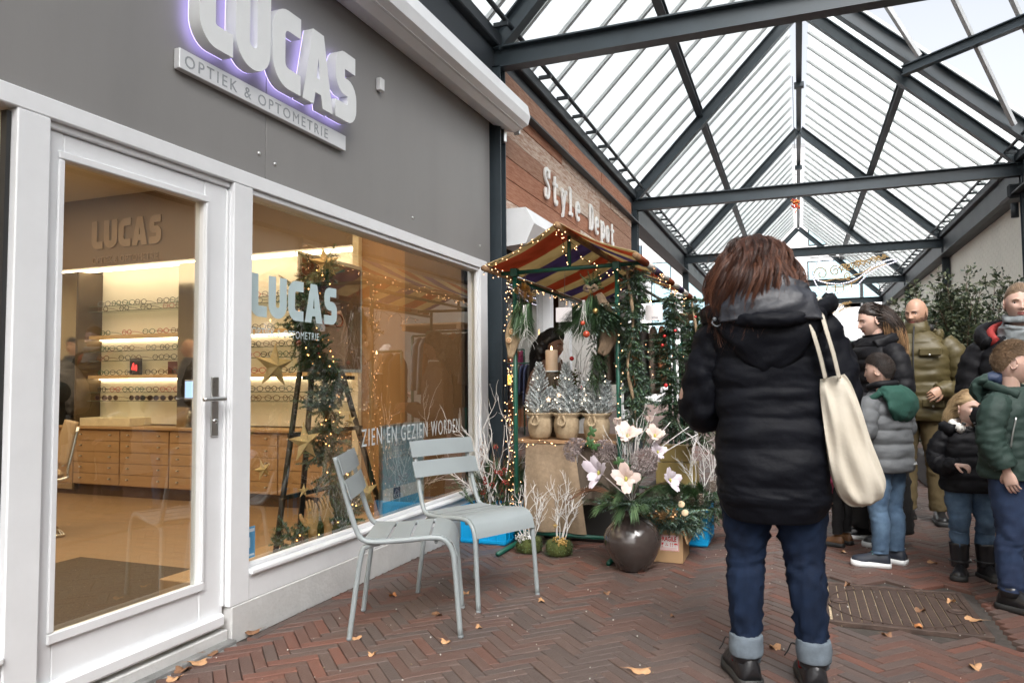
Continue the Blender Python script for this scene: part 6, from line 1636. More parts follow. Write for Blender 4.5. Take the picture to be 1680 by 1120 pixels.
pots = [(-1.755, 5.10, .27, ((-.005, 0, .36, .105), (.07, .03, .18, .06), (-.06, .0, .18, .06))), (-1.555, 5.10, .27, ((.0, 0, .36, .09), (-.07, 0, .16, .06), (.06, 0, .18, .06))), (-1.33, 5.08, .3, ((.0, 0, .40, .115), (.08, .02, .22, .08), (-.08, -.01, .22, .08)))]
for k, (x, y, h, tp) in enumerate(pots):
    silver_tree(['left frosted miniature tree in a burlap pot beside the green post', 'middle slim frosted miniature tree in a burlap pot', 'right and largest frosted miniature tree in a burlap pot'][k], x, y, h, .1, tp, 40 + k)
for k, (px_, py_, s_, lab) in enumerate(((900, 655, .022, 'small peach star glowing on the left silver tree'), (917, 648, .018, 'small peach star between left and middle silver trees'), (983, 601, .016, 'tiny white star on top of right silver tree'))):
    m = MB(); star(m, pix(px_, py_, 'y', 4.99 if k < 2 else 5.06), s_, (1, 0, 0), (0, 0, 1), .006); tag(m.build('star_ornament', emis('peach_glow', (1, .62, .38), 1.3) if k < 2 else WHITE), lab, 'star')
# LED candle on a stump
cd = thing('candle', 'beige LED pillar candle on a mossy stump behind the silver trees', 'candle', (-1.73, 5.32, 1.27))
m = MB(); m.lathe((-1.735, 5.32, 1.245), [(.046, 0), (.047, .004), (.047, .15), (.044, .156), (.03, .150)], 24); m.build('wax', M('beige_wax', (.56, .40, .27), .5, .04, 4, sss=.1), cd)
m = MB(); m.lathe((-1.735, 5.32, 1.236), [(.05, 0), (.05, .010)], 24); m.build('saucer', WHITE2, cd)
m = MB(); m.lathe((-1.735, 5.32, 1.395), [(.002, 0), (.006, .012), (.004, .026), (.0005, .038)], 10); m.build('flame', emis('flame', (1, .62, .25), 9), cd)
m = MB(); m.tube([(-1.735, 5.33, .75), (-1.74, 5.33, 1.0), (-1.735, 5.32, 1.235)], [.045, .035, .045], 12, 0, sub=4, wr=(.01, 9)); tag(m.build('stump', M('bark', (.10, .075, .05), .9, .3, 20, .7, 80)), 'bark covered stump carrying the LED candle on the counter', 'stump')
def plantmass(nm, lab, cat, base, fn, mats, grp=None):
    t = thing(nm, lab, cat, base, 0, grp); m = MB(); fn(m); m.build('foliage', mats, t); return t
GM = NDL + [M('moss', (.07, .085, .02), .95, .3, 30, .6, 150), TWIG]   # 0..3 needles, 4 moss, 5 twig
r5 = random.Random(55)
def f_(m):
    for k in range(26): fir(m, V((r5.uniform(-1.68, -1.38), r5.uniform(5.3, 5.5), r5.uniform(.80, 1.0))), (r5.uniform(-.7, .7), -.3, 1), r5.uniform(.12, .25), .018, (0, 3, 3), 5, 150, 3, r5)
    for k in range(500): m.ico((r5.gauss(-1.62, .05), r5.gauss(5.36, .03), r5.uniform(.95, 1.25)), .008, 4, 5, 3)
t = plantmass('plant_arrangement', 'mossy green arrangement with white twigs and red baubles behind the silver trees', 'plant', (-1.55, 5.35, .751), f_, GM)
m = MB()
for k in range(9): twig(m, (r5.uniform(-1.68, -1.45), 5.34, 1.10), (r5.uniform(-.5, .5), 0, 1), r5.uniform(.2, .38), .0035, 0, 1, r5)
m.build('white_twig', WTW, t)
for px_, py_ in ((955, 636), (938, 588)):
    m = MB(); m.ico(pix(px_, py_, 'y', 5.2), .017, 0, 14, 10); m.build('bauble', M('bauble_red', (.50, .02, .02), .15, coat=.5), t)

# hanging decorations along the front
RIB = M('burlap_ribbon', (.42, .31, .19), .95, .15, 40, .6, 220)
ORA = M('dried_orange', (.42, .17, .05), .7, .25, 60); ORP = M('dried_orange_pith', (.66, .50, .32), .7, .1)
def hang_left():
    c = pix(860, 490, 'y', 4.93); t = thing('hanging_decoration', 'pine swag with gold cones and burlap cone hanging at the stall\'s left post', 'swag', (c.x, c.y, 1.3)); r = random.Random(71)
    m = MB()
    for k in range(34): pine(m, c + V((r.uniform(-.05, .05), r.uniform(-.03, .03), r.uniform(-.12, .02))), (r.uniform(-.35, .35), r.uniform(-.4, .1), -1), 46, .17, (0, 1, 3), .35, r)
    for k in range(8): fir(m, c + V((r.uniform(-.04, .04), 0, -.02)), (r.uniform(-.5, .5), -.2, -1), .26, .018, (0, 1), 5, 140, 2, r)
    m.build('foliage', GM, t)
    m = MB()
    for k in range(14): cone(m, c + V((r.uniform(-.06, .06), r.uniform(-.06, 0), r.uniform(-.02, .09))), r.uniform(.014, .024), 0, r)
    for k in range(60): ndl(m, c + V((0, -.02, .06)), (V((0, -.2, .6)) + rdir(r)).normalized(), .06, .003, 0)
    m.build('gold_cone', GOLD, t)
    m = MB(); b = pix(846, 590, 'y', 4.92)
    m.tube([pix(866, 500, 'y', 4.94), pix(852, 520, 'y', 4.93), pix(842, 550, 'y', 4.92), pix(838, 588, 'y', 4.92)], [(.02, .01), (.05, .018), (.062, .025), (.015, .01)], 16, 0, sub=5, ref=V((1, 0, 0)), wr=(.006, 8)); m.build('burlap_cone', RIB, t)
    for px_, py_ in ((840, 544), (835, 558)):
        p = pix(px_, py_, 'y', 4.885); m = MB(); m.lathe((0, 0, 0), [(.001, 0), (.020, 0), (.022, .003), (.020, .006), (.001, .006)], 16); m.xf(Matrix.Translation(p) @ Matrix.Rotation(PI / 2, 4, 'X')); sl2 = m.build('orange_slice', ORP, t)
        m = MB()
        for k in range(8):
            a = 2 * PI * k / 8; d = V((math.cos(a), 0, math.sin(a))); s = V((-d.z, 0, d.x)) * .005; q = p + V((0, -.0065, 0)); m.add([q + d * .003, q + d * .016 + s, q + d * .016 - s], [(0, 1, 2)])
        m.build('segment', ORA, sl2)
    m = MB()
    for k in range(4): twig(m, c + V((r.uniform(-.01, .03), -.05, -.05)), (r.uniform(-.1, .15), -.05, -1), .24, .0024, 0, 1, r, .2, -.1)
    m.build('white_twig', WTW, t); m = MB(); m.cyl(c, (c.x, c.y + .03, 1.94), .003, 5); m.build('cord', TWIG, t)
hang_left()
def hang_mid():
    c = pix(972, 482, 'y', 4.92); t = thing('hanging_decoration', 'broad pine swag with red baubles and brown bow hanging mid stall', 'swag', (c.x, c.y, 1.2)); r = random.Random(72); m = MB()
    for k in range(46):
        a = r.uniform(-1.0, 1.0); p = c + V((a * .10, r.uniform(-.03, .03), -abs(a) * .10 + r.uniform(-.10, .03))); pine(m, p, (a * .9, r.uniform(-.3, 0), -1 + abs(a) * .5), 50, .19, (0, 1, 3), .35, r)
    for k in range(26):
        a = r.uniform(-.8, 1); fir(m, c + V((a * .09, 0, -.06 - r.random() * .1)), (a * 1.0, -.2, r.uniform(-1.2, -.1)), .19 if a > 0 else .13, .020, (0, 3, 2), 5, 150, 3, r)
    for k in range(8): fir(m, c + V((0, 0, .02)), (r.uniform(-.7, .7), -.1, .8), .14, .018, (0, 1), 5, 150, 2, r)
    m.build('foliage', GM, t)
    m = MB(); c2 = pix(957, 580, 'y', 5.02)   # the long dark fir fall below
    for k in range(40): fir(m, c + V((r.uniform(-.03, .07), .06, -.15 - k * .011)), (r.uniform(-.5, .7), -.2, -.7), r.uniform(.09, .16), .018, (3, 3, 0), 5, 140, 2, r)
    m.build('lower_foliage', GM, t)
    for px_, py_, R_ in ((977, 510, .019), (962, 548, .024), (956, 530, .016)):
        m = MB(); m.ico(pix(px_, py_, 'y', 4.83), R_, 0, 16, 12); m.build('bauble', M('bauble_copper', (.45, .06, .025), .16, coat=.5) if R_ != .019 else GOLD, t)
    m = MB(); 
    for sx in (-1, 1):
        m.tube([c + V((0, -.05, .03)), c + V((sx * .03, -.06, .05)), c + V((sx * .045, -.05, .025)), c + V((sx * .01, -.05, .01))], [(.002, .011)] * 4, 8, 0, sub=5)
    m.tube([c + V((.03, .02, .0)), c + V((.08, .03, -.12)), c + V((.10, .03, -.30)), c + V((.05, .02, -.42))], [(.01, .03), (.02, .05), (.02, .06), (.01, .03)], 12, 0, sub=5, wr=(.01, 7)); m.build('bow', M('brown_ribbon', (.20, .14, .09), .95, .15, 40, .6, 220), t)
    m = MB()
    for k in range(3): twig(m, c + V((r.uniform(-.05, .0), -.09, -.05)), (r.uniform(-.3, .2), -.1, -1), .26, .0022, 0, 1, r, .25, -.1)
    m.build('white_twig', WTW, t)
hang_mid()
def garland(lab, x, y, z0, z1, W_, mats, seed, trunk=True, red=0, n=130, dens=150):
    t = thing('fir_garland', lab, 'garland', (x, y, z0)); r = random.Random(seed); m = MB()
    for k in range(n):
        u = k / n; z = z0 + (z1 - z0) * u; a = r.uniform(0, 2 * PI); fir(m, V((x + .02 * math.sin(u * 9), y, z)), (math.cos(a), math.sin(a), r.uniform(-.9, .2)), W_ * r.uniform(.7, 1.15), .024, mats, 5, dens, 3, r, .0016)
    m.build('foliage', GM, t)
    if trunk:
        m = MB(); m.tube([(x + .02 * math.sin(k * .9) - .01, y - .05 - .015 * math.cos(k * 1.3), z0 - .02 + (z1 - z0) * k / 12) for k in range(13)], [.011 * (1 + .25 * math.sin(k * 2.1)) for k in range(13)], 8, 0, sub=3); m.build('willow_stem', M('willow', (.28, .20, .12), .8, .2, 30, .4, 90), t)
    for k in range(red):
        m = MB(); m.ico((x + r.uniform(-.08, .08), y - .13 + r.uniform(-.02, .02), r.uniform(z0 + .1, z1 - .1)), r.uniform(.010, .016), 0, 10, 8); m.build('bauble', MATS['bauble_red'], t)
    return t
garland('tall blue green fir garland with twisted willow stem at the stall front corner', -1.045, 5.02, .78, 1.95, .145, (0, 2, 2, 1), 81, n=170)
garland('dark fir garland hanging from the stall\'s right rear edge beside a lit card', -.92, 5.75, .75, 1.85, .17, (0, 3, 3, 2), 82, False, 5, 150)
garland('darkest fir garland with white wires at the back of the stall', -.78, 6.3, .65, 1.86, .20, (3, 3, 0), 83, True, 3, 140)
for px_, py_, Y_, w, h, lab, cv in ((925, 516, 4.86, .115, .10, 'flat white price card hanging left of the pine swag', 0), (1073, 513, 5.0, .115, .105, 'curved white candle card hanging on the fir garland', .02)):
    c = pix(px_, py_, 'y', Y_); t = thing('hanging_card', lab, 'card', c); m = MB(); N = 10; vs = []
    for l in (0, 1):
        for j in range(N + 1):
            u = -1 + 2 * j / N; y_ = c.y - cv * (1 - u * u) + .002 * l
            for zz in (-h / 2, h / 2): vs.append((c.x + u * w / 2, y_, c.z + zz))
    o_ = 2 * (N + 1)
    for j in range(N): a = 2 * j; m.f += [(a, a + 2, a + 3, a + 1), (o_ + a, o_ + a + 1, o_ + a + 3, o_ + a + 2)]; m.m += [0, 0]; m.sm += [True, True]
    m.v = vs; m.build('card', M('card_white', (.66, .62, .62) if not cv else (.74, .72, .72), .6, .02), t)
    text('print', 'VIVA', .020, frame((c.x - .012, c.y - cv - .001, c.z - h / 2 + .012), (1, 0, 0), (0, 0, 1)), M('ink', (.12, .12, .14), .6), t, .0003)
    m = MB(); m.cyl((c.x, c.y + .01, c.z + h / 2), (c.x, c.y + .04, 1.95), .0015, 4); m.build('cord', BLACK, t)
    if cv: m = MB(); m.lathe((c.x - .02, c.y - .01, c.z + h / 2 + .002), [(.002, 0), (.006, .010), (.004, .02), (.0005, .03)], 10); m.build('flame', MATS['flame'], t)

# blue crate with arrangement
BLU = M('crate_blue', (.0, .30, .62), .38, .05, 6, .03, 60)
def crate(lab, x0, x1, y0, y1, h, grp='blue plastic crates'):
    t = thing('crate', lab, 'crate', ((x0 + x1) / 2, (y0 + y1) / 2, 0), 0, grp)
    for nm, a, b in (('side_panel', (x0, y0 + .0, .012), (x1, y0 + .008, h - .03)), ('side_panel', (x0, y1 - .008, .012), (x1, y1, h - .03)), ('side_panel', (x0, y0 + .0085, .012), (x0 + .008, y1 - .0085, h - .03)), ('side_panel', (x1 - .008, y0 + .0085, .012), (x1, y1 - .0085, h - .03))):
        m = MB(); m.box(a, b, 0, .002); m.build(nm, BLU, t)
    m = MB(); m.box((x0, y0, .004), (x1, y1, .0118), 0); m.build('floor', BLU, t)
    m = MB()
    for zz, th in ((h - .03, .03), (.012, .022), (h * .62, .010)):
        e = .007
        m.box((x0 - e, y0 - e, zz), (x1 + e, y0 - .0005, zz + th), 0, .002); m.box((x1 + .0005, y0 - e, zz + .0004), (x1 + e - .0005, y1 + e, zz + th - .0004), 0, .002); m.box((x0 - e + .0005, y0 - .0002, zz + .0004), (x0 - .0005, y1 + e, zz + th - .0004), 0, .002)
    n = int((x1 - x0) / .065)
    for k in range(n + 1): xx = x0 + (x1 - x0) * k / n; m.box((xx - .005, y0 - .0055, .03), (xx + .005, y0 - .0003, h - .031), 0, .001)
    n = int((y1 - y0) / .065)
    for k in range(n + 1): yy_ = y0 + (y1 - y0) * k / n; m.box((x1 + .0003, yy_ - .005, .03), (x1 + .0055, yy_ + .005, h - .031), 0, .001)
    m.build('rib_frame', BLU, t)
    return t
crate('bright blue folding crate against the plinth holding a winter arrangement', -2.31, -1.965, 4.93, 5.40, .27)
crate('blue crate behind the cardboard box, mostly covered by fir', -.92, -.62, 5.35, 5.75, .26)
def f_(m):
    r = random.Random(91)
    for k in range(46): p = V((r.uniform(-2.24, -2.02), r.uniform(5.05, 5.35), .30)); d = (r.uniform(-.8, .8), r.uniform(-.35, .5), 1); pine(m, p + V(d).normalized() * r.uniform(.02, .14), d, 40, .17, (0, 1, 3), .4, r)
    for k in range(14): fir(m, V((r.uniform(-2.25, -2.0), r.uniform(4.98, 5.2), .22)), (r.uniform(-.8, .8), r.uniform(-.6, .3), 1), r.uniform(.2, .38), .020, (0, 3), 5, 140, 3, r)
    for k in range(26):
        p = V((r.uniform(-2.22, -2.0), r.uniform(5, 5.2), .25)); d = V((r.uniform(-.5, .5), r.uniform(-.3, .3), 1)).normalized(); q = p + d * r.uniform(.3, .5); m.strand([p, p.lerp(q, .5), q], .002, 6)
        for j in range(14): ndl(m, q + V((0, 0, -.012 * j)), (d + rdir(r) * .6).normalized(), .03, .0022, 6)
t = plantmass('plant_arrangement', 'winter arrangement of pine, white branches and red berries in the blue crate', 'plant', (-2.13, 5.1, .02), f_, GM + [M('rust_grass', (.24, .12, .06), .8, .2, 30)])
m = MB(); r = random.Random(92)
for k in range(10): twig(m, (r.uniform(-2.2, -2.02), r.uniform(5.0, 5.2), .22), (r.uniform(-.45, .5), r.uniform(-.2, .2), 1), r.uniform(.35, .68), .0055, 0, 2, r, .22)
m.build('white_branch', WTW, t)
m = MB()
for k in range(12):
    c = V((r.uniform(-2.25, -1.98), r.uniform(4.95, 5.1), r.uniform(.35, .72)))
    for j in range(9): m.ico(c + rdir(r) * .016, .006, 0, 6, 4)
m.build('berry', M('berry_red', (.28, .03, .02), .35), t)

# mossy pots with white twigs
for k, (px_, py_) in enumerate(((868, 905), (917, 910))):
    c = pix(px_, py_, 'z', 0); t = thing('moss_pot', ['left mossy bowl with silver cones, white twigs and white star', 'right mossy bowl with gold hydrangea, white twigs and gold star'][k], 'plant pot', c, 0, 'mossy bowls with white twigs in front of the stall'); r = random.Random(95 + k)
    m = MB(); m.lathe(c, [(.07, 0), (.085, .02), (.088, .06), (.075, .095), (.03, .105)], 22, 0, wob=.12)
    for j in range(420):
        a = r.uniform(0, 6.3); z = r.uniform(.0, .10); R_ = .088 - max(0, z - .06) * .4; ndl(m, c + V((math.cos(a) * R_, math.sin(a) * R_, z)), (V((math.cos(a), math.sin(a), .3)) + rdir(r) * .8).normalized(), .015, .0025, r.choice((0, 1)))
    m.build('moss_ball', [GM[4], NDL[1]], t)
    m = MB()
    for j in range(7): a = r.uniform(0, 6.3); twig(m, c + V((.035 * math.cos(a), .035 * math.sin(a), .08)), (math.cos(a) * .35, math.sin(a) * .2, 1), r.uniform(.22, .36), .0042, 0, 2, r, .2)
    m.build('white_twig', WTW, t)
    m = MB()
    for j in range(90): q = c + V((r.gauss(-.035 if k == 0 else .035, .018), -.06 + r.gauss(0, .01), .10 + r.gauss(0, .018))); m.ico(q, .006, 0, 5, 4)
    m.build('berry_cluster', M('silver_berry', (.55, .54, .52), .3, metal=.6) if k == 0 else GOLD, t)
    m = MB(); star(m, c + V((.035 - .03 * k, -.085, .12 + .09 * k)), .022, (1, 0, 0), (0, 0, 1), .005); m.build('star', WHITE if k == 0 else GOLD, t)
# big glazed vase
VC = V((-.985, 4.60, 0))
vs_ = thing('vase', 'large round glazed dark brown floor vase on the bricks', 'vase', VC)
m = MB(); m.lathe(VC, [(.085, 0), (.095, .008), (.125, .05), (.160, .11), (.178, .165), (.178, .20), (.160, .25), (.12, .293), (.075, .318), (.055, .330), (.050, .345), (.058, .362), (.062, .366), (.052, .362), (.044, .345)], 56, 0, wob=.008)
m.build('vase_body', M('brown_glaze', (.052, .040, .036), .20, .22, 7, .08, 30, coat=.6), vs_)
fa = thing('flower_arrangement', 'arrangement of pale magnolias, dried alliums and pine in the brown vase', 'flowers', VC + V((0, 0, .34))); r = random.Random(101)
m = MB()
for k in range(34):
    a = r.uniform(0, 2 * PI); d = V((math.cos(a), math.sin(a) * .8, r.uniform(-.1, .7))); p = VC + V((0, 0, .40)) + d * r.uniform(.05, .20)
    pine(m, p, d + V((0, 0, r.uniform(-.7, .2))), 48, r.uniform(.11, .18), (0, 1, 1, 6), .30, r, .0012, .8)
for k in range(14): a = r.uniform(-2.8, .3); fir(m, VC + V((0, 0, .40)), (math.cos(a), math.sin(a) * .7, .2), r.uniform(.2, .32), .022, (0, 3, 2), 5, 140, 4, r)
m.build('pine_foliage', GM + [M('needle_light', (.16, .24, .11), .55, .2, 20)], fa)
m = MB()
for k in range(9): a = r.uniform(0, 6.3); twig(m, VC + V((0, 0, .38)), (math.cos(a) * .35, math.sin(a) * .3, 1), r.uniform(.35, .60), .0036, 0, 1, r, .12)
for px_, py_ in ((1130, 700), (1145, 712), (1100, 692)): q = pix(px_, py_, 'y', 4.7); s0 = VC + V((0, 0, .55)); m.tube([s0, s0.lerp(q, .5) + V((0, 0, .03)), q], [.004, .003, .002], 5, 0, sub=3)
m.build('white_branch', WTW, fa)
PET = M('magnolia_petal', (.58, .44, .39), .6, .05, 14, .05, 60, sss=.1, col2=(.68, .57, .52)); PETL = M('lilac_petal', (.50, .44, .49), .6, .05, 14, .05, 60, col2=(.60, .54, .58)); CEN = M('flower_centre', (.45, .42, .10), .6)
for (px_, py_, Y_, R_, d, op, mt) in ((1013, 696, 4.55, .055, (.1, -.2, 1), .25, PET), (1030, 716, 4.50, .072, (.1, -.7, .8), 1.0, PET), (1066, 690, 4.6, .048, (.1, -.2, 1), .15, PET), (1074, 716, 4.55, .062, (.3, -.7, .7), .75, PET),
                             (984, 776, 4.42, .080, (-.5, -.8, .3), 1.0, PETL), (1027, 786, 4.36, .078, (.2, -1, .35), .9, PET), (1098, 788, 4.5, .06, (.7, -.5, .3), 1.0, PETL), (1078, 742, 4.55, .05, (.5, -.6, .4), .8, PETL)):
    c = pix(px_, py_, 'y', Y_); m = MB(); flower(m, c, d, R_, op, 0, 1, 7, r); s0 = VC + V((0, 0, .42)); b = m.build('flower', [mt, CEN], fa)
    m = MB(); m.tube([s0, s0.lerp(c, .5) + V((0, 0, .02)), c], .0028, 6, 0, sub=4); m.build('stem', TWIG, b)
ALL = M('dried_allium', (.34, .28, .27), .85, .2, 40, col2=(.44, .37, .36))
for px_, py_, Y_, R_, d in ((944, 738, 4.42, .075, (-.8, -.3, .5)), (992, 742, 4.55, .078, (-.1, -.4, 1)), (1057, 758, 4.42, .082, (.1, -.9, .4))):
    c = pix(px_, py_, 'y', Y_); m = MB(); allium(m, c, R_, 0, 620, r, V(d).normalized()); b = m.build('allium', ALL, fa); s0 = VC + V((0, 0, .42)); m = MB(); m.tube([s0, s0.lerp(c, .6), c], .0035, 6, 0, sub=3); m.build('stem', M('allium_stem', (.55, .48, .46), .8), b)
m = MB()
for px_, py_ in ((970, 708), (966, 725), (1015, 758), (1030, 766), (975, 730)):
    c = pix(px_, py_, 'y', 4.44)
    for k in range(4): a = k * 1.6 + r.random(); petal(m, c, (math.cos(a) * .5, -.3, math.sin(a) * .5), (math.cos(a), -.5, math.sin(a)), .034, .011, (1.2, .6, .1), 0)
m.build('green_leaf', M('fresh_leaf', (.035, .095, .025), .5, .1, 10), fa)['kind'] = 'stuff'
m = MB()
for k in range(9):
    s0 = VC + V((-.06, 0, .40)); a = PI + r.uniform(-.5, .5); L_ = r.uniform(.25, .36); pts = [s0 + V((math.cos(a) * L_ * u, math.sin(a) * L_ * u - .05 * u, .10 * math.sin(u * 2.6) - .02 * u)) for u in (0, .25, .5, .75, 1)]; m.tube(pts, .002, 4, 0, sub=2)
    for j in range(26): u = .3 + .7 * j / 26; q = s0 + V((math.cos(a) * L_ * u, math.sin(a) * L_ * u - .05 * u, .10 * math.sin(u * 2.6) - .02 * u)); ndl(m, q, (V((math.cos(a), 0, -.5 if j % 2 else .3)) + rdir(r) * .3).normalized(), .035, .0022, 0)
m.build('copper_fern', M('copper_fern', (.20, .085, .04), .6, .2, 30), fa)
# cardboard box with label
CB = M('cardboard', (.38, .24, .125), .8, .06, 5, .1, 60)
bx = thing('cardboard_box', 'open cardboard box with red and white FRAGILE label', 'box', (-.84, 4.95, 0))
x0b, x1b, y0b, y1b, hb = -.985, -.715, 4.84, 5.14, .205
for a, b in (((x0b, y0b, .002), (x1b, y0b + .006, hb)), ((x0b, y1b - .006, .002), (x1b, y1b, hb)), ((x0b, y0b + .0065, .002), (x0b + .006, y1b - .0065, hb)), ((x1b - .006, y0b + .0065, .002), (x1b, y1b - .0065, hb))):
    m = MB(); m.box(a, b, 0, .001); m.build('side_panel', CB, bx)
m = MB(); m.box((x0b, y0b, 0), (x1b, y1b, .0015), 0); m.build('base', CB, bx)
m = MB(); m.box((x1b + .001, y0b, hb - .09), (x1b + .006, y1b, hb - .002), 0, .001, rot=Matrix.Rotation(math.radians(-18), 3, 'Y'), piv=(x1b, y0b, hb)); m.build('flap', CB, bx)
lab_ = MB(); lx0, lx1, lz0, lz1 = x1b - .150, x1b - .022, .075, .175
lab_.box((lx0, y0b - .0012, lz0), (lx1, y0b - .0002, lz1), 0); lb = lab_.build('label', M('label_white', (.72, .68, .66), .5, .02), bx)
RDP = M('label_red', (.55, .03, .03), .5)
m = MB()
for a, b in (((lx0 + .002, lz0 + .002), (lx1 - .002, lz0 + .005)), ((lx0 + .002, lz1 - .005), (lx1 - .002, lz1 - .002)), ((lx0 + .002, lz0 + .0052), (lx0 + .005, lz1 - .0052)), ((lx1 - .005, lz0 + .0052), (lx1 - .002, lz1 - .0052))): m.box((a[0], y0b - .0018, a[1]), (b[0], y0b - .0013, b[1]), 0)
m.build('label_border', RDP, lb)
text('lettering', 'FRAGILE', .040, frame((lx0 + .008, y0b - .0018, lz0 + .062), (1, 0, 0), (0, 0, 1)), RDP, lb, .0004, .0012, sx=.70)
m = MB(); yq = y0b - .0018; q = V((lx0 + .022, yq, lz0 + .038))
m.add([q + V((-.010, 0, .014)), q + V((.010, 0, .014)), q + V((.006, 0, .002)), q + V((0, 0, -.003)), q + V((-.006, 0, .002))], [(0, 4, 3, 2, 1)]); m.box(q + V((-.0012, 0, -.012)), q + V((.0012, .0004, -.0031)), 0); m.box(q + V((-.006, 0, -.015)), q + V((.006, .0004, -.0125)), 0)
q = q + V((.029, 0, 0))
for k in range(3): a = k * 2.1 + PI / 2; m.box(q + V((.006 * math.cos(a) - .003, 0, .006 * math.sin(a) - .003)), q + V((.006 * math.cos(a) + .003, .0004, .006 * math.sin(a) + .003)), 0, 0, rot=Matrix.Rotation(a, 3, 'Y'))
q = q + V((.029, 0, 0))
for sx in (-.006, .006): m.box(q + V((sx - .0014, 0, -.012)), q + V((sx + .0014, .0004, .006)), 0); m.add([q + V((sx - .0045, 0, .0062)), q + V((sx + .0045, 0, .0062)), q + V((sx, 0, .014))], [(0, 1, 2)])
q = q + V((.028, 0, 0)); m.add([q + V((.013 * math.cos(PI * k / 8), 0, .002 + .011 * math.sin(PI * k / 8))) for k in range(9)], [tuple(range(9))]); m.box(q + V((-.0008, 0, -.012)), q + V((.0008, .0004, .0018)), 0)
m.build('label_icons', RDP, lb)
for k in range(2): m = MB(); m.box((lx0 + .012, y0b - .0017, lz0 + .010 + k * .007), (lx1 - .014, y0b - .0013, lz0 + .0125 + k * .007), 0); m.build('label_line', M('label_pink', (.6, .25, .24), .5), lb)
def f_(m):
    r = random.Random(111)
    for k in range(80): a = r.uniform(-2.2, 1.0); fir(m, V((r.uniform(-.95, -.74), r.uniform(4.88, 5.08), .23)), (math.cos(a) * .9, math.sin(a) * .8, r.uniform(.1, .9)), r.uniform(.16, .27), .022, (2, 2, 0, 3), 5, 150, 4, r, .0015, .9)
t = plantmass('plant_arrangement', 'blue green fir with gold hydrangea and orange slices in the cardboard box', 'plant', (-.85, 5.0, .01), f_, GM)
m = MB(); r = random.Random(112); c = pix(1090, 848, 'y', 4.84)
for k in range(150):
    p = c + V((r.gauss(0, .05), r.gauss(0, .02), r.gauss(0, .026)))
    for j in range(4): a = j * PI / 2 + r.random(); ndl(m, p, V((math.cos(a), -.6, math.sin(a))).normalized(), .013, .0042, 0, V((0, 1, 0)))
m.build('gold_hydrangea', M('gold_leaf', (.48, .29, .14), .35, .3, 40, metal=.7), t)
for px_, py_ in ((1118, 827), (1124, 841)):
    p = pix(px_, py_, 'y', 4.80); m = MB(); m.lathe((0, 0, 0), [(.001, 0), (.020, 0), (.022, .003), (.020, .006), (.001, .006)], 16); m.xf(Matrix.Translation(p) @ Matrix.Rotation(PI / 2 - .4, 4, 'X')); m.build('orange_slice', ORP, t)
def f_(m):
    r = random.Random(121)
    for k in range(70): a = r.uniform(0, 6.3); fir(m, V((r.uniform(-.95, -.50), r.uniform(5.3, 5.8), r.uniform(.18, .32))), (math.cos(a), math.sin(a) * .8, r.uniform(.0, .9)), r.uniform(.16, .30), .022, (0, 2, 1, 3), 5, 130, 4, r, .0016, .7)
    for k in range(16): pine(m, V((r.uniform(-.9, -.6), r.uniform(5.2, 5.5), .35)), (r.uniform(-.6, .6), -.6, .5), 45, .16, (0, 1), .45, r)
t = plantmass('plant_arrangement', 'spreading fir arrangement with white twigs and cones behind the cardboard box', 'plant', (-.74, 5.5, .02), f_, GM)
m = MB()
for k in range(10): twig(m, (r.uniform(-.8, -.5), 5.45, .30), (r.uniform(-.3, .8), -.1, .9), r.uniform(.25, .45), .004, 0, 2, r, .15)
m.build('white_branch', WTW, t); m = MB()
for k in range(9): cone(m, (r.uniform(-.85, -.55), r.uniform(5.2, 5.4), r.uniform(.33, .48)), .03, 0, r)
m.build('pine_cone', M('cone_grey', (.22, .17, .13), .8, .2, 30), t)['kind'] = 'stuff'
# gold gift boxes and a bare wooden shelf rack further back
for k, (px_, py_, w, d, h, lab) in enumerate(((1117, 765, .22, .2, .16, 'matt gold gift box behind the fir arrangement'), (1112, 735, .16, .16, .12, 'smaller gold gift box on top of the gold box'))):
    c = pix(px_, py_, 'y', 6.6); m = MB(); m.box((c.x - w, c.y, c.z - h), (c.x + w * .6, c.y + d, c.z + h * .2), 0, .004); tag(m.build('gift_box', M('matt_gold', (.42, .32, .12), .45, .08, 5)), lab, 'box')
m = MB(); c = pix(1117, 765, 'y', 6.6); m.box((c.x - .3, 6.5, 0), (c.x + .25, 6.95, c.z - .17), 0, .01); tag(m.build('plinth_block', M('dark_wood', (.06, .045, .035), .7)), 'dark wooden block carrying the gold gift boxes', 'plinth')

# ================================================================== shop window display
sb = .205
GARP = M('poster_frame', (.62, .60, .55), .5)
ez = thing('easel', 'black A frame easel with portrait poster behind the window garland', 'easel', (-2.85, 3.9, sb))
EZB = M('easel_black', (.018, .014, .012), .5)
pA, pB, pT = pix(462, 885, 'x', -2.78), pix(615, 800, 'x', -2.9), pix(508, 600, 'x', -2.85)
m = MB(); m.beam((-2.78, 3.46, sb), (-2.86, 3.78, 1.28), .022, .03); m.build('leg', EZB, ez)
m = MB(); m.beam((-2.78, 4.62, sb), (-2.86, 4.20, 1.28), .022, .03); m.build('leg', EZB, ez)
m = MB(); m.beam((-2.95, 3.9, sb), (-2.90, 3.98, 1.5), .022, .03); m.build('leg', EZB, ez)
for z in (1.20, .50, .86): m = MB(); m.beam((-2.82, 3.62 + (.14 if z > 1 else 0) - (.06 if z < .6 else 0), z), (-2.82, 4.40 - (.1 if z > 1 else 0), z), .02, .025); m.build('rail', EZB, ez)
po = thing('portrait_poster', 'framed warm toned poster of a woman wearing glasses on the easel', 'poster', (-2.84, 3.98, 1.22))
P0 = pix(506, 612, 'x', -2.83); P1 = pix(597, 425, 'x', -2.83)
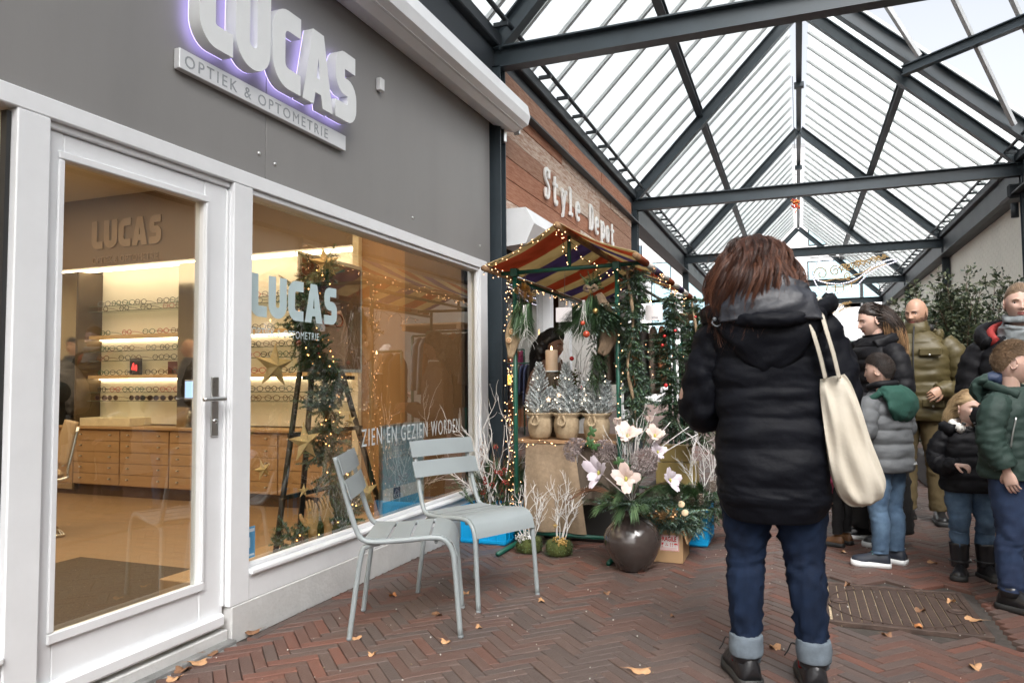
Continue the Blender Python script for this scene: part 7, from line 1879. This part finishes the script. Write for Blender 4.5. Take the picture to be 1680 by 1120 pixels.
m = MB(); m.box((-2.86, 3.74, 1.235), (-2.842, 4.44, 1.98), 0, .002); m.build('poster_frame', GARP, po)
m = MB(); m.box((-2.8415, 3.765, 1.26), (-2.839, 4.415, 1.955), 0); m.build('poster_sheet', M('poster_dark', (.16, .085, .05), .4, .3, 3, col2=(.34, .19, .11)), po)
m = MB(); m.tube([(-2.8385, 4.12, 1.26), (-2.8385, 4.10, 1.45), (-2.8385, 4.06, 1.62)], [(.001, .10), (.001, .17), (.001, .12)], 20, 0, sub=5, ref=V((1, 0, 0))); m.build('poster_face', M('poster_skin', (.50, .30, .19), .5, .1, 5), po)
m = MB()
for k in (-1, 1): c = V((-2.8365, 4.08 + k * .065, 1.58)); m.tube([c + V((0, .05 * math.cos(a), .042 * math.sin(a))) for a in [2 * PI * q / 16 for q in range(17)]], .006, 6, 0, sub=1)
m.build('poster_glasses', M('glasses_orange', (.35, .08, .03), .4), po)
gt = thing('fir_garland', 'fir garland with cones and amber lights climbing the easel in the window', 'garland', (-2.72, 3.8, sb)); r = random.Random(131)
path = [pix(a, b, 'x', -2.70) for a, b in ((470, 905), (520, 880), (565, 850), (560, 790), (540, 740), (535, 690), (545, 640), (530, 590), (505, 560), (500, 510), (510, 465), (540, 455))]
m = MB(); mb_ = MB(); mcn = MB()
for a, b in zip(path[:-1], path[1:]):
    n = max(3, int((b - a).length / .009))
    for i in range(n):
        p = a.lerp(b, i / n) + rdir(r) * .05; p.x = min(p.x, -2.60); p.z = max(p.z, sb + .04)
        fir(m, p, (r.uniform(-.5, .3), r.uniform(-1, 1), r.uniform(-.8, .6)), r.uniform(.13, .21), .026, (0, 2, 1, 2), 5, 150, 3, r, .0036)
        if r.random() < .28: q = p + V((.04, r.uniform(-.08, .08), r.uniform(-.08, .08))); q.x = min(-2.57, q.x); mb_.ico(q, .0036, 0, 6, 4)
        if r.random() < .11: cone(mcn, p + V((.05, r.uniform(-.06, .06), 0)), .026, 0, r)
m.build('foliage', GM, gt); o = mb_.build('bulb', emis('amber_bulb', (1, .42, .12), 6, False), gt); o['kind'] = 'stuff'; mcn.build('pine_cone', M('cone_brown', (.20, .13, .085), .7, .2, 30), gt)
stars = [(450, 600, -2.72, .105, 'tall gold perforated star hanging in front of the shelf wall'), (500, 725, -2.66, .095, 'gold paper star beside the garland at mid height'), (431, 770, -2.95, .052, 'small plain gold star low beside the drawers'), (533, 432, -2.66, .08, 'ribbed gold star folded on top of the easel garland'),
         (600, 808, -2.62, .09, 'woven gold star behind the nearer grey chair'), (575, 690, -2.75, .04, 'small bright star beside the easel leg'), (498, 805, -2.7, .035, 'small tan star near the wooden hands')]
for k, (px_, py_, X_, R_, lab) in enumerate(stars):
    c = pix(px_, py_, 'x', X_); m = MB(); R_ *= 1.25; star(m, c, R_, (.25, 1, .1) if k != 3 else (.6, .8, .3), (0, 0, 1), R_ * .28, 0, .40, .15 * (k % 3 - 1)); tag(m.build('star_ornament', GOLDP), lab, 'star')
for k, (px_, lab) in enumerate(((513, 'left wooden artist\'s hand standing on the window board'), (538, 'right wooden artist\'s hand leaning beside the other'))):
    c = pix(px_, 880 - k * 8, 'x', -2.62); z0 = sb; t = thing('wooden_hand', lab, 'wooden hand', (c.x, c.y, z0), 0, 'wooden hands in the window')
    m = MB(); w = V((c.x, c.y, z0 + .13)); m.tube([(c.x, c.y, z0), (c.x, c.y, z0 + .06), w], [.030, .024, .024], 14, 0, sub=4); hand(m, w, (-.1, .12 * (1 - 2 * k), 1), (1, -.3, 0), 1 if k else -1, 1.05, .12, 0, .25)
    m.build('hand', M('beech', (.50, .31, .14), .42, .08, 6, sss=0), t)
pp = thing('eye_care_poster', 'blue eye care poster on a stand behind the window glass', 'poster', (-2.62, 4.6, sb))
Pa, Pb = pix(626, 868, 'x', -2.62), pix(697, 690, 'x', -2.62)
y0_, y1_, z0_, z1_ = Pa.y, Pb.y, sb, Pb.z
m = MB(); m.box((-2.645, y0_, z0_), (-2.625, y1_, z1_), 0, .003); m.build('stand_frame', SATIN, pp)
m = MB(); m.box((-2.6245, y0_ + .02, z0_ + .14 + .10), (-2.6235, y1_ - .02, z1_ - .02), 0); m.build('poster_sheet', M('poster_blue', (.34, .50, .60), .4, .10, 2), pp)
m = MB(); m.box((-2.6245, y0_ + .02, z0_ + .155), (-2.6235, y1_ - .02, z0_ + .2395), 0); m.build('poster_band', M('poster_pale', (.72, .74, .76), .4), pp)
m = MB(); m.box((-2.6245, y0_ + .02, z0_ + .02), (-2.6235, y1_ - .02, z0_ + .1545), 0); m.build('poster_foot', M('poster_cyan', (.12, .42, .68), .4, .15, 3), pp)
m = MB(); cc = V((-2.6225, (y0_ + y1_) / 2 + .02, z1_ - .30))
for R_ in (.085, .11): m.tube([cc + V((0, R_ * 1.1 * math.cos(a), R_ * math.sin(a))) for a in [2 * PI * q / 24 for q in range(25)]], .004, 5, 0, sub=1)
m.build('poster_rings', M('ring_pale', (.34, .45, .52), .4), pp)
text('lettering', 'UW OGEN', .075, frame((-2.6225, y0_ + .045, z1_ - .15), (0, 1, 0), (0, 0, 1)), M('poster_white', (.68, .72, .74), .5), pp, .0003, sx=.82)
text('lettering', 'ONZE ZORG', .07, frame((-2.6225, y0_ + .07, z1_ - .23), (0, 1, 0), (0, 0, 1)), MATS['poster_white'], pp, .0003, sx=.82)
m = MB(); m.box((-2.6232, y0_ + .16, z0_ + .16), (-2.6226, y0_ + .255, z0_ + .236), 0); lg = m.build('logo', M('logo_navy', (.01, .05, .14), .4), pp)
text('lettering', 'OCE', .036, frame((-2.6222, y0_ + .168, z0_ + .165), (0, 1, 0), (0, 0, 1)), MATS['poster_white'], lg, .0003, sx=.95)

# customer chairs inside the optician
def visitor_chair(lab, x, y, a):
    t = thing('visitor_chair', lab, 'chair', (x, y, .051), a, 'beige cantilever chairs in the optician'); LT = M('beige_leather', (.45, .33, .21), .5, .08, 6, .1, 40)
    m = MB(); m.box((-.24, -.22, .42), (.24, .24, .49), 0, .03); m.build('seat', LT, t, world=False)
    m = MB(); m.tube([(0, -.235, .52), (0, -.26, .68), (0, -.29, .84)], [(.23, .03), (.235, .035), (.225, .025)], 28, 0, sub=5, ref=V((1, 0, 0)), expo=4); m.build('backrest', LT, t, world=False)
    for sx in (-1, 1): m = MB(); m.tube([(sx * .24, -.30, .80), (sx * .245, -.24, .50), (sx * .245, -.20, .42), (sx * .245, .20, .42), (sx * .245, .27, .38), (sx * .245, .27, .05), (sx * .245, .22, .012), (sx * .245, -.22, .012)], .0125, 10, 0, sub=5); m.build('side_tube', CHROME, t, world=False)
    m = MB(); m.cyl((-.245, -.22, .012), (.245, -.22, .012), .0125, 10); m.build('rear_tube', CHROME, t, world=False)
c = pix(95, 885, 'z', .06); visitor_chair('beige and chrome cantilever chair at the door\'s left edge inside', c.x - .42, c.y + .05, math.radians(150))
visitor_chair('beige cantilever chair farther inside, seen in the right mirror', -6.9, 4.55, math.radians(20))
c = pix(322, 640, 'y', 5.45)
m = MB(); m.box((c.x - .10, 5.40, c.z - .09), (c.x + .12, 5.43, c.z + .10), 0, .006); t = tag(m.build('desk_screen', M('screen_shell', (.3, .32, .36), .4)), 'small bluish desk screen in front of the right mirror', 'screen')
m = MB(); m.box((c.x - .085, 5.3985, c.z - .07), (c.x + .105, 5.3995, c.z + .085), 0); m.build('display', emis('screen_blue', (.35, .50, .85), 1.0), t)
m = MB(); m.cyl((c.x, 5.42, .75), (c.x, 5.42, c.z - .09), .015, 8); m.build('stand', SATIN, t)
# ================================================================== bush by the right wall
BC = V((1.72, 9.4, 0)); r = random.Random(141)
bu = thing('evergreen_bush', 'tall loose evergreen bush growing against the cream wall', 'bush', BC)
LFM = [M('leaf_olive', (.075, .095, .045), .45, .25, 20), M('leaf_dark', (.030, .050, .026), .45, .25, 20), M('leaf_pale', (.17, .19, .12), .5, .2, 20)]
m = MB(); ms = MB()
for k in range(74):
    a = r.uniform(0, 6.3); R_ = r.uniform(.03, .26); d = V((math.cos(a) * r.uniform(.0, .13), math.sin(a) * r.uniform(.0, .13), 1)).normalized(); p = BC + V((math.cos(a) * R_, math.sin(a) * R_, 0)); L_ = r.uniform(1.3, 2.35); pts = [p.copy()]; q = p.copy()
    n = 26
    for i in range(n):
        d = (d + rdir(r) * .07).normalized(); q = q + d * L_ / n; pts.append(q.copy())
        if i > 3:
            for j in range(4):
                b = (rdir(r) + V((0, 0, .35)) + d * .3).normalized(); l = r.uniform(.08, .24) * (1.1 - .5 * i / n); t_ = q + b * l; ms.strand([q, t_], .002, 0)
                for e in range(6):
                    lp = q + b * l * (e + 1) / 6; ld = (b + rdir(r) * .9).normalized(); L2 = r.uniform(.036, .060); s = ld.cross(rdir(r)).normalized() * L2 * .30; nn = s.cross(ld).normalized() * L2 * .1
                    m.add([lp, lp + ld * L2 * .5 + s + nn, lp + ld * L2, lp + ld * L2 * .5 - s + nn], [(0, 1, 2), (0, 2, 3)], r.choice((0, 0, 1, 1, 2)))
    ms.tube([pts[i] for i in range(0, n + 1, 5)], [.011 - .0016 * i for i in range(6)], 6, 0, sub=3)
m.build('foliage', LFM, bu); ms.build('stem', TWIG, bu)
pl_ = MB(); pl_.box((1.25, 8.95, 0), (2.25, 9.9, .35), 0, .02); tag(pl_.build('planter', M('planter_dark', (.05, .05, .05), .7, .1, 5, .2, 30)), 'dark square planter under the evergreen bush', 'planter')

# ================================================================== festive light ornaments on wire frames
WL = emis('led_white', (.85, .82, 1.0), 1.7, False); GL_ = M('gold_tube', (.62, .40, .17), .5, .1, 9)
def spiral(c, R, turns=1.4, a0=0, sgn=1, n=22): return [(c[0] + R * (1 - .8 * i / n) * math.cos(a0 + sgn * turns * 2 * PI * i / n), c[1] + R * (1 - .8 * i / n) * math.sin(a0 + sgn * turns * 2 * PI * i / n)) for i in range(n + 1)]
Wp = [[(1200, 290), (1130, 285), (1060, 305), (960, 350), (880, 410), (800, 470), (700, 515), (600, 535), (480, 525), (390, 500), (345, 460), (335, 400), (360, 335), (420, 290), (490, 290), (560, 320), (600, 380)],
      [(335, 470), (380, 560), (440, 605), (515, 630), (600, 620), (700, 590), (770, 560), (830, 500), (890, 440), (980, 380), (1080, 340), (1200, 300)]]
Gp = [spiral((420, 430), 75, 1.2, 3.0), spiral((560, 400), 62, 1.5, 0, -1), spiral((690, 450), 42, 1.4, 1), [(400, 500), (470, 505), (560, 480), (620, 490), (700, 470), (760, 440), (840, 420), (930, 360)], [(520, 560), (640, 560), (760, 510), (860, 430), (960, 370), (1080, 330)],
      [(470, 520), (480, 560), (470, 600)], [(560, 535), (565, 570), (560, 615)], [(640, 530), (650, 570), (645, 605)], [(720, 510), (730, 545), (720, 585)]]
for k in range(9): Gp.append(spiral((640 + k * 52, 370 - k * 15), 42 - 2.2 * k, 1.2, k, 1 if k % 2 else -1))
for k in range(8): Gp.append([(620 + k * 58, 420 - k * 17), (650 + k * 58, 340 - k * 13), (700 + k * 58, 330 - k * 10)])
def ornament(lab, fn, rw_, rg_, lit=True, bars=True):
    c = fn(600, 450); t = thing('light_ornament', lab, 'light ornament', c, 0, 'festive scroll ornaments hung in the arcade')
    m = MB()
    for P in Gp: m.tube([fn(*p) for p in P], rg_, 5, 0, sub=2)
    m.build('gold_scroll', GL_, t)
    if lit:
        m = MB()
        for P in Wp: m.tube([fn(*p) for p in P], rw_, 5, 0, sub=3)
        m.build('white_tube', M('white_tube', (.75, .73, .78), .5), t)
        m = MB()
        for P in Wp:
            for a, b in zip(P[:-1], P[1:]):
                A, B = fn(*a), fn(*b); n = max(2, int((B - A).length / .045))
                for i in range(n): m.ico(A.lerp(B, i / n) + V((0, -rw_, 0)), rw_ * .8, 0, 5, 4)
        o = m.build('bulb', WL, t); o['kind'] = 'stuff'
    if bars:
        m = MB(); m.tube([fn(300, 268), fn(700, 245), fn(1290, 205)], rw_ * .9, 5, 0, sub=1); m.build('carrier_bar', M('carrier_grey', (.5, .5, .5), .5), t)
        for x_ in (390, 1000): m = MB(); a = fn(x_, 262 - .065 * (x_ - 300)); m.cyl(a, (a.x, a.y, 3.94), .004, 5); m.build('wire', BLACK, t)
    return t
ornament('lit white and gold scroll ornament hung above the long haired woman', lambda x, y: pix(1280 + x / 6.22, 380 + y / 6.22, 'y', 17.6), .014, .012)
ornament('second lit scroll ornament partly hidden by the foreground woman\'s hair', lambda x, y: pix(1280 + (560 - x) / 6.22, 380 + y / 6.22, 'y', 17.7), .014, .012, True, False)
ornament('unlit gold scroll ornament lower and farther down the arcade', lambda x, y: pix(1280 + (180 + x * .5) / 6.22, 380 + (590 + y * .52) / 6.22, 'y', 27), .012, .014, False, False)
# ================================================================== clothes racks farther down the arcade
def rack(lab, x0, x1, y, z, cols, seed, along='x'):
    r = random.Random(seed); t = thing('clothes_rack', lab, 'clothes rack', ((x0 + x1) / 2, y, 0))
    for x in (x0, x1): m = MB(); m.cyl((x, y, 0), (x, y, z), .018, 8); m.build('post', ST, t)
    m = MB(); m.cyl((x0, y, z), (x1, y, z), .014, 8); m.build('rail', ST, t)
    n = int((x1 - x0) / .085)
    for k in range(n):
        x = x0 + .05 + k * .085; c = r.choice(cols); h = r.uniform(.55, .9); m = MB(); m.tube([(x, y, z - .02), (x, y, z - .07), (x, y, z - .2), (x + .01, y, z - h)], [(.012, .01), (.03, .12), (.035, .2), (.035, .22)], 14, 0, sub=4, ref=V((1, 0, 0)), wr=(.012, 7), seed=k)
        tag(m.build('garment', c), '%s garment, %s from the left on the %s' % (c.name.replace('cloth_', '').replace('_', ' '), ORD[min(17, k)], lab.split(' standing')[0].split(' in the')[0]), 'garment', 'garments on ' + lab.split(' standing')[0])
CC = [M('cloth_' + n, c, .85, .15, 12, .3, 60) for n, c in (('grey_patterned', (.18, .18, .18)), ('black', (.02, .02, .02)), ('taupe', (.25, .20, .16)), ('pink', (.55, .22, .22)), ('magenta', (.30, .03, .10)), ('cream', (.60, .54, .44)), ('rust', (.32, .12, .05)), ('navy', (.03, .04, .09)))]
p0 = pix(1118, 500, 'y', 8.3); rack('rack of grey patterned scarves standing just past the stall', p0.x, p0.x + .75, 8.3, 1.75, [CC[0], CC[1], CC[2], CC[0]], 3)
p0 = pix(1375, 560, 'y', 15); rack('rack of pink and magenta clothes standing mid arcade', p0.x - .3, p0.x + 1.1, 15, 1.85, [CC[3], CC[4], CC[5], CC[6], CC[1]], 4)
p0 = pix(1345, 600, 'y', 13); rack('low rack of dark clothes in the centre of the arcade', -.6, .55, 13, 1.5, [CC[1], CC[7], CC[4], CC[2]], 5)
rack('scarf rail standing at the back of the stall', -1.88, -1.17, 7.3, 1.72, [CC[0], CC[1], CC[4], CC[2], CC[6]], 8)
rack('darker scarf rail in the lane beside the stall', -1.02, -.45, 7.0, 1.5, [CC[0], CC[1], CC[2]], 9)
pg = thing('wooden_pallet', 'weathered wooden pallet canopy over the rack of scarves', 'pallet', (-.75, 8.4, 1.85))
for k in range(6): m = MB(); a = pix(1100, 500, 'y', 8.1 + k * .14); m.box((-1.25, 8.05 + k * .14, 1.86), (-.40, 8.15 + k * .14, 1.885), 0, .003); m.build('plank', WOODR, pg)
for x in (-1.2, -.45): m = MB(); m.box((x - .03, 8.05, 1.80), (x + .03, 8.85, 1.859), 0, .003); m.build('bearer', WOODR, pg)
for k, (x, col) in enumerate(((.95, CC[6]), (1.5, CC[5]))):
    t = thing('market_table', ['far market table with a rust cloth beyond the man in olive', 'far market table with a cream cloth beyond the man in olive'][k], 'table', (x, 16 + k, 0)); m = MB(); m.box((x - .35, 15.6 + k, .72), (x + .35, 16.4 + k, .75), 0); m.build('top', WOODR, t); m = MB(); m.box((x - .36, 15.58 + k, .15), (x + .36, 15.6 + k, .765), 0); m.build('cloth', col, t)

# shopper with pale knitted hat seen mirrored in the window
q = pix(650, 548, 'x', -4.95)
t, hd, sh = plain('shopper in dark coat and pale knitted hat standing beyond the foreground woman', .12, min(9.5, max(6.9, q.y)), 100, 1.66, COATB2, BLKT, .7, SK1, None, .09, armf=.9, yaw=10, pitch=-14)
m = MB(); hair_cap(m, hd @ Matrix.Scale(1.03, 4), .045, .0, -.04, .022, 0, .003, 4); m.build('knitted_hat', M('pale_knit', (.62, .58, .53), .95, .1, 30, .6, 200), t, world=False)

# ================================================================== fallen leaves
LV = [M('leaf_tan', (.42, .22, .10), .7, .3, 40, col2=(.55, .32, .17)), M('leaf_brown', (.20, .10, .05), .7, .3, 40), M('leaf_orange', (.50, .20, .07), .7, .25, 40)]
spots = [(349, 829, 'tan', 'between the chairs and the plinth'), (695, 817, 'x', ''), ]
LS = [(645, 976, 2, .05), (584, 1045, 0, .05), (718, 1008, 1, .06), (765, 972, 0, .05), (786, 1028, 0, .045), (732, 1051, 0, .05), (888, 985, 0, .05), (880, 921, 1, .05), (995, 972, 1, .035), (1050, 1098, 0, .085), (1271, 1060, 0, .06),
      (1340, 925, 0, .06), (1342, 918, 2, .04), (1383, 905, 0, .045), (1530, 922, 0, .06), (1598, 1015, 0, .075), (1508, 1028, 2, .05), (1600, 1092, 0, .06), (1510, 1000, 1, .05), (1570, 905, 1, .04), (345, 1070, 1, .06), (325, 1085, 0, .07), (300, 1097, 1, .06),
      (415, 1035, 1, .07), (1103, 1010, 1, .03), (610, 1072, 0, .03), (1455, 1040, 1, .04), (1640, 965, 1, .04), (285, 1112, 0, .05), (1390, 958, 1, .035), (1225, 905, 1, .03), (1560, 985, 0, .04)]
near_ = ['under the nearer chair', 'at the feet of the nearer chair', 'between the two chairs', 'left of the farther chair\'s leg', 'between the chair legs', 'below the nearer chair', 'right of the farther chair', 'in front of the mossy bowls', 'in front of the vase', 'alone in the foreground, largest', 'between the foreground woman\'s feet', 'right of the foreground woman\'s leg',
         'just behind another leaf by her leg', 'left of the boy in grey', 'between boy in grey and girl', 'right of the iron cover', 'on the lower edge of the iron cover', 'in the bottom right corner', 'in the middle of the iron cover', 'behind the girl', 'beside the door corner', 'in the threshold gutter', 'left in the threshold gutter',
         'at the plinth corner', 'in the middle of the open paving', 'in the lower left paving', 'on the iron cover\'s rib', 'left of the boy in green', 'at the bottom of the threshold gutter', 'at the top left of the iron cover', 'left of the foreground woman\'s knees', 'on the right part of the iron cover']
r = random.Random(151)
for k, (px_, py_, c_, S_) in enumerate(LS):
    c = pix(px_, py_, 'z', .006); m = MB(); n = 22; P = []; ph = r.uniform(0, 6)
    for i in range(n):
        a = 2 * PI * i / n; rr = S_ * .5 * (.62 + .28 * abs(math.cos(2.5 * a)) + .15 * r.random()); P.append(V((rr * math.cos(a) * 1.25, rr * math.sin(a) * .85, .010 * math.sin(a * 2 + ph) + .016 * (rr / S_) * abs(math.cos(a + ph)))))
    vs = [p for p in P] + [V((0, 0, .003))] + [p * .55 + V((0, 0, .004)) for p in P]
    m.add(vs, [(i, (i + 1) % n, n + 1 + (i + 1) % n, n + 1 + i) for i in range(n)] + [(n + 1 + i, n + 1 + (i + 1) % n, n) for i in range(n)], 0, True)
    m.strand([V((0, 0, .004)), V((S_ * .5, .004, .01)), V((S_ * .95, .01, .014))], .0012)
    m.xf(Matrix.Translation((c.x, c.y, .002)) @ Matrix.Rotation(r.uniform(0, 6.3), 4, 'Z'))
    tag(m.build('fallen_leaf', LV[c_]), '%s dry leaf lying %s' % (('tan', 'brown', 'orange')[c_], near_[k]), 'leaf', 'dry leaves on the paving')
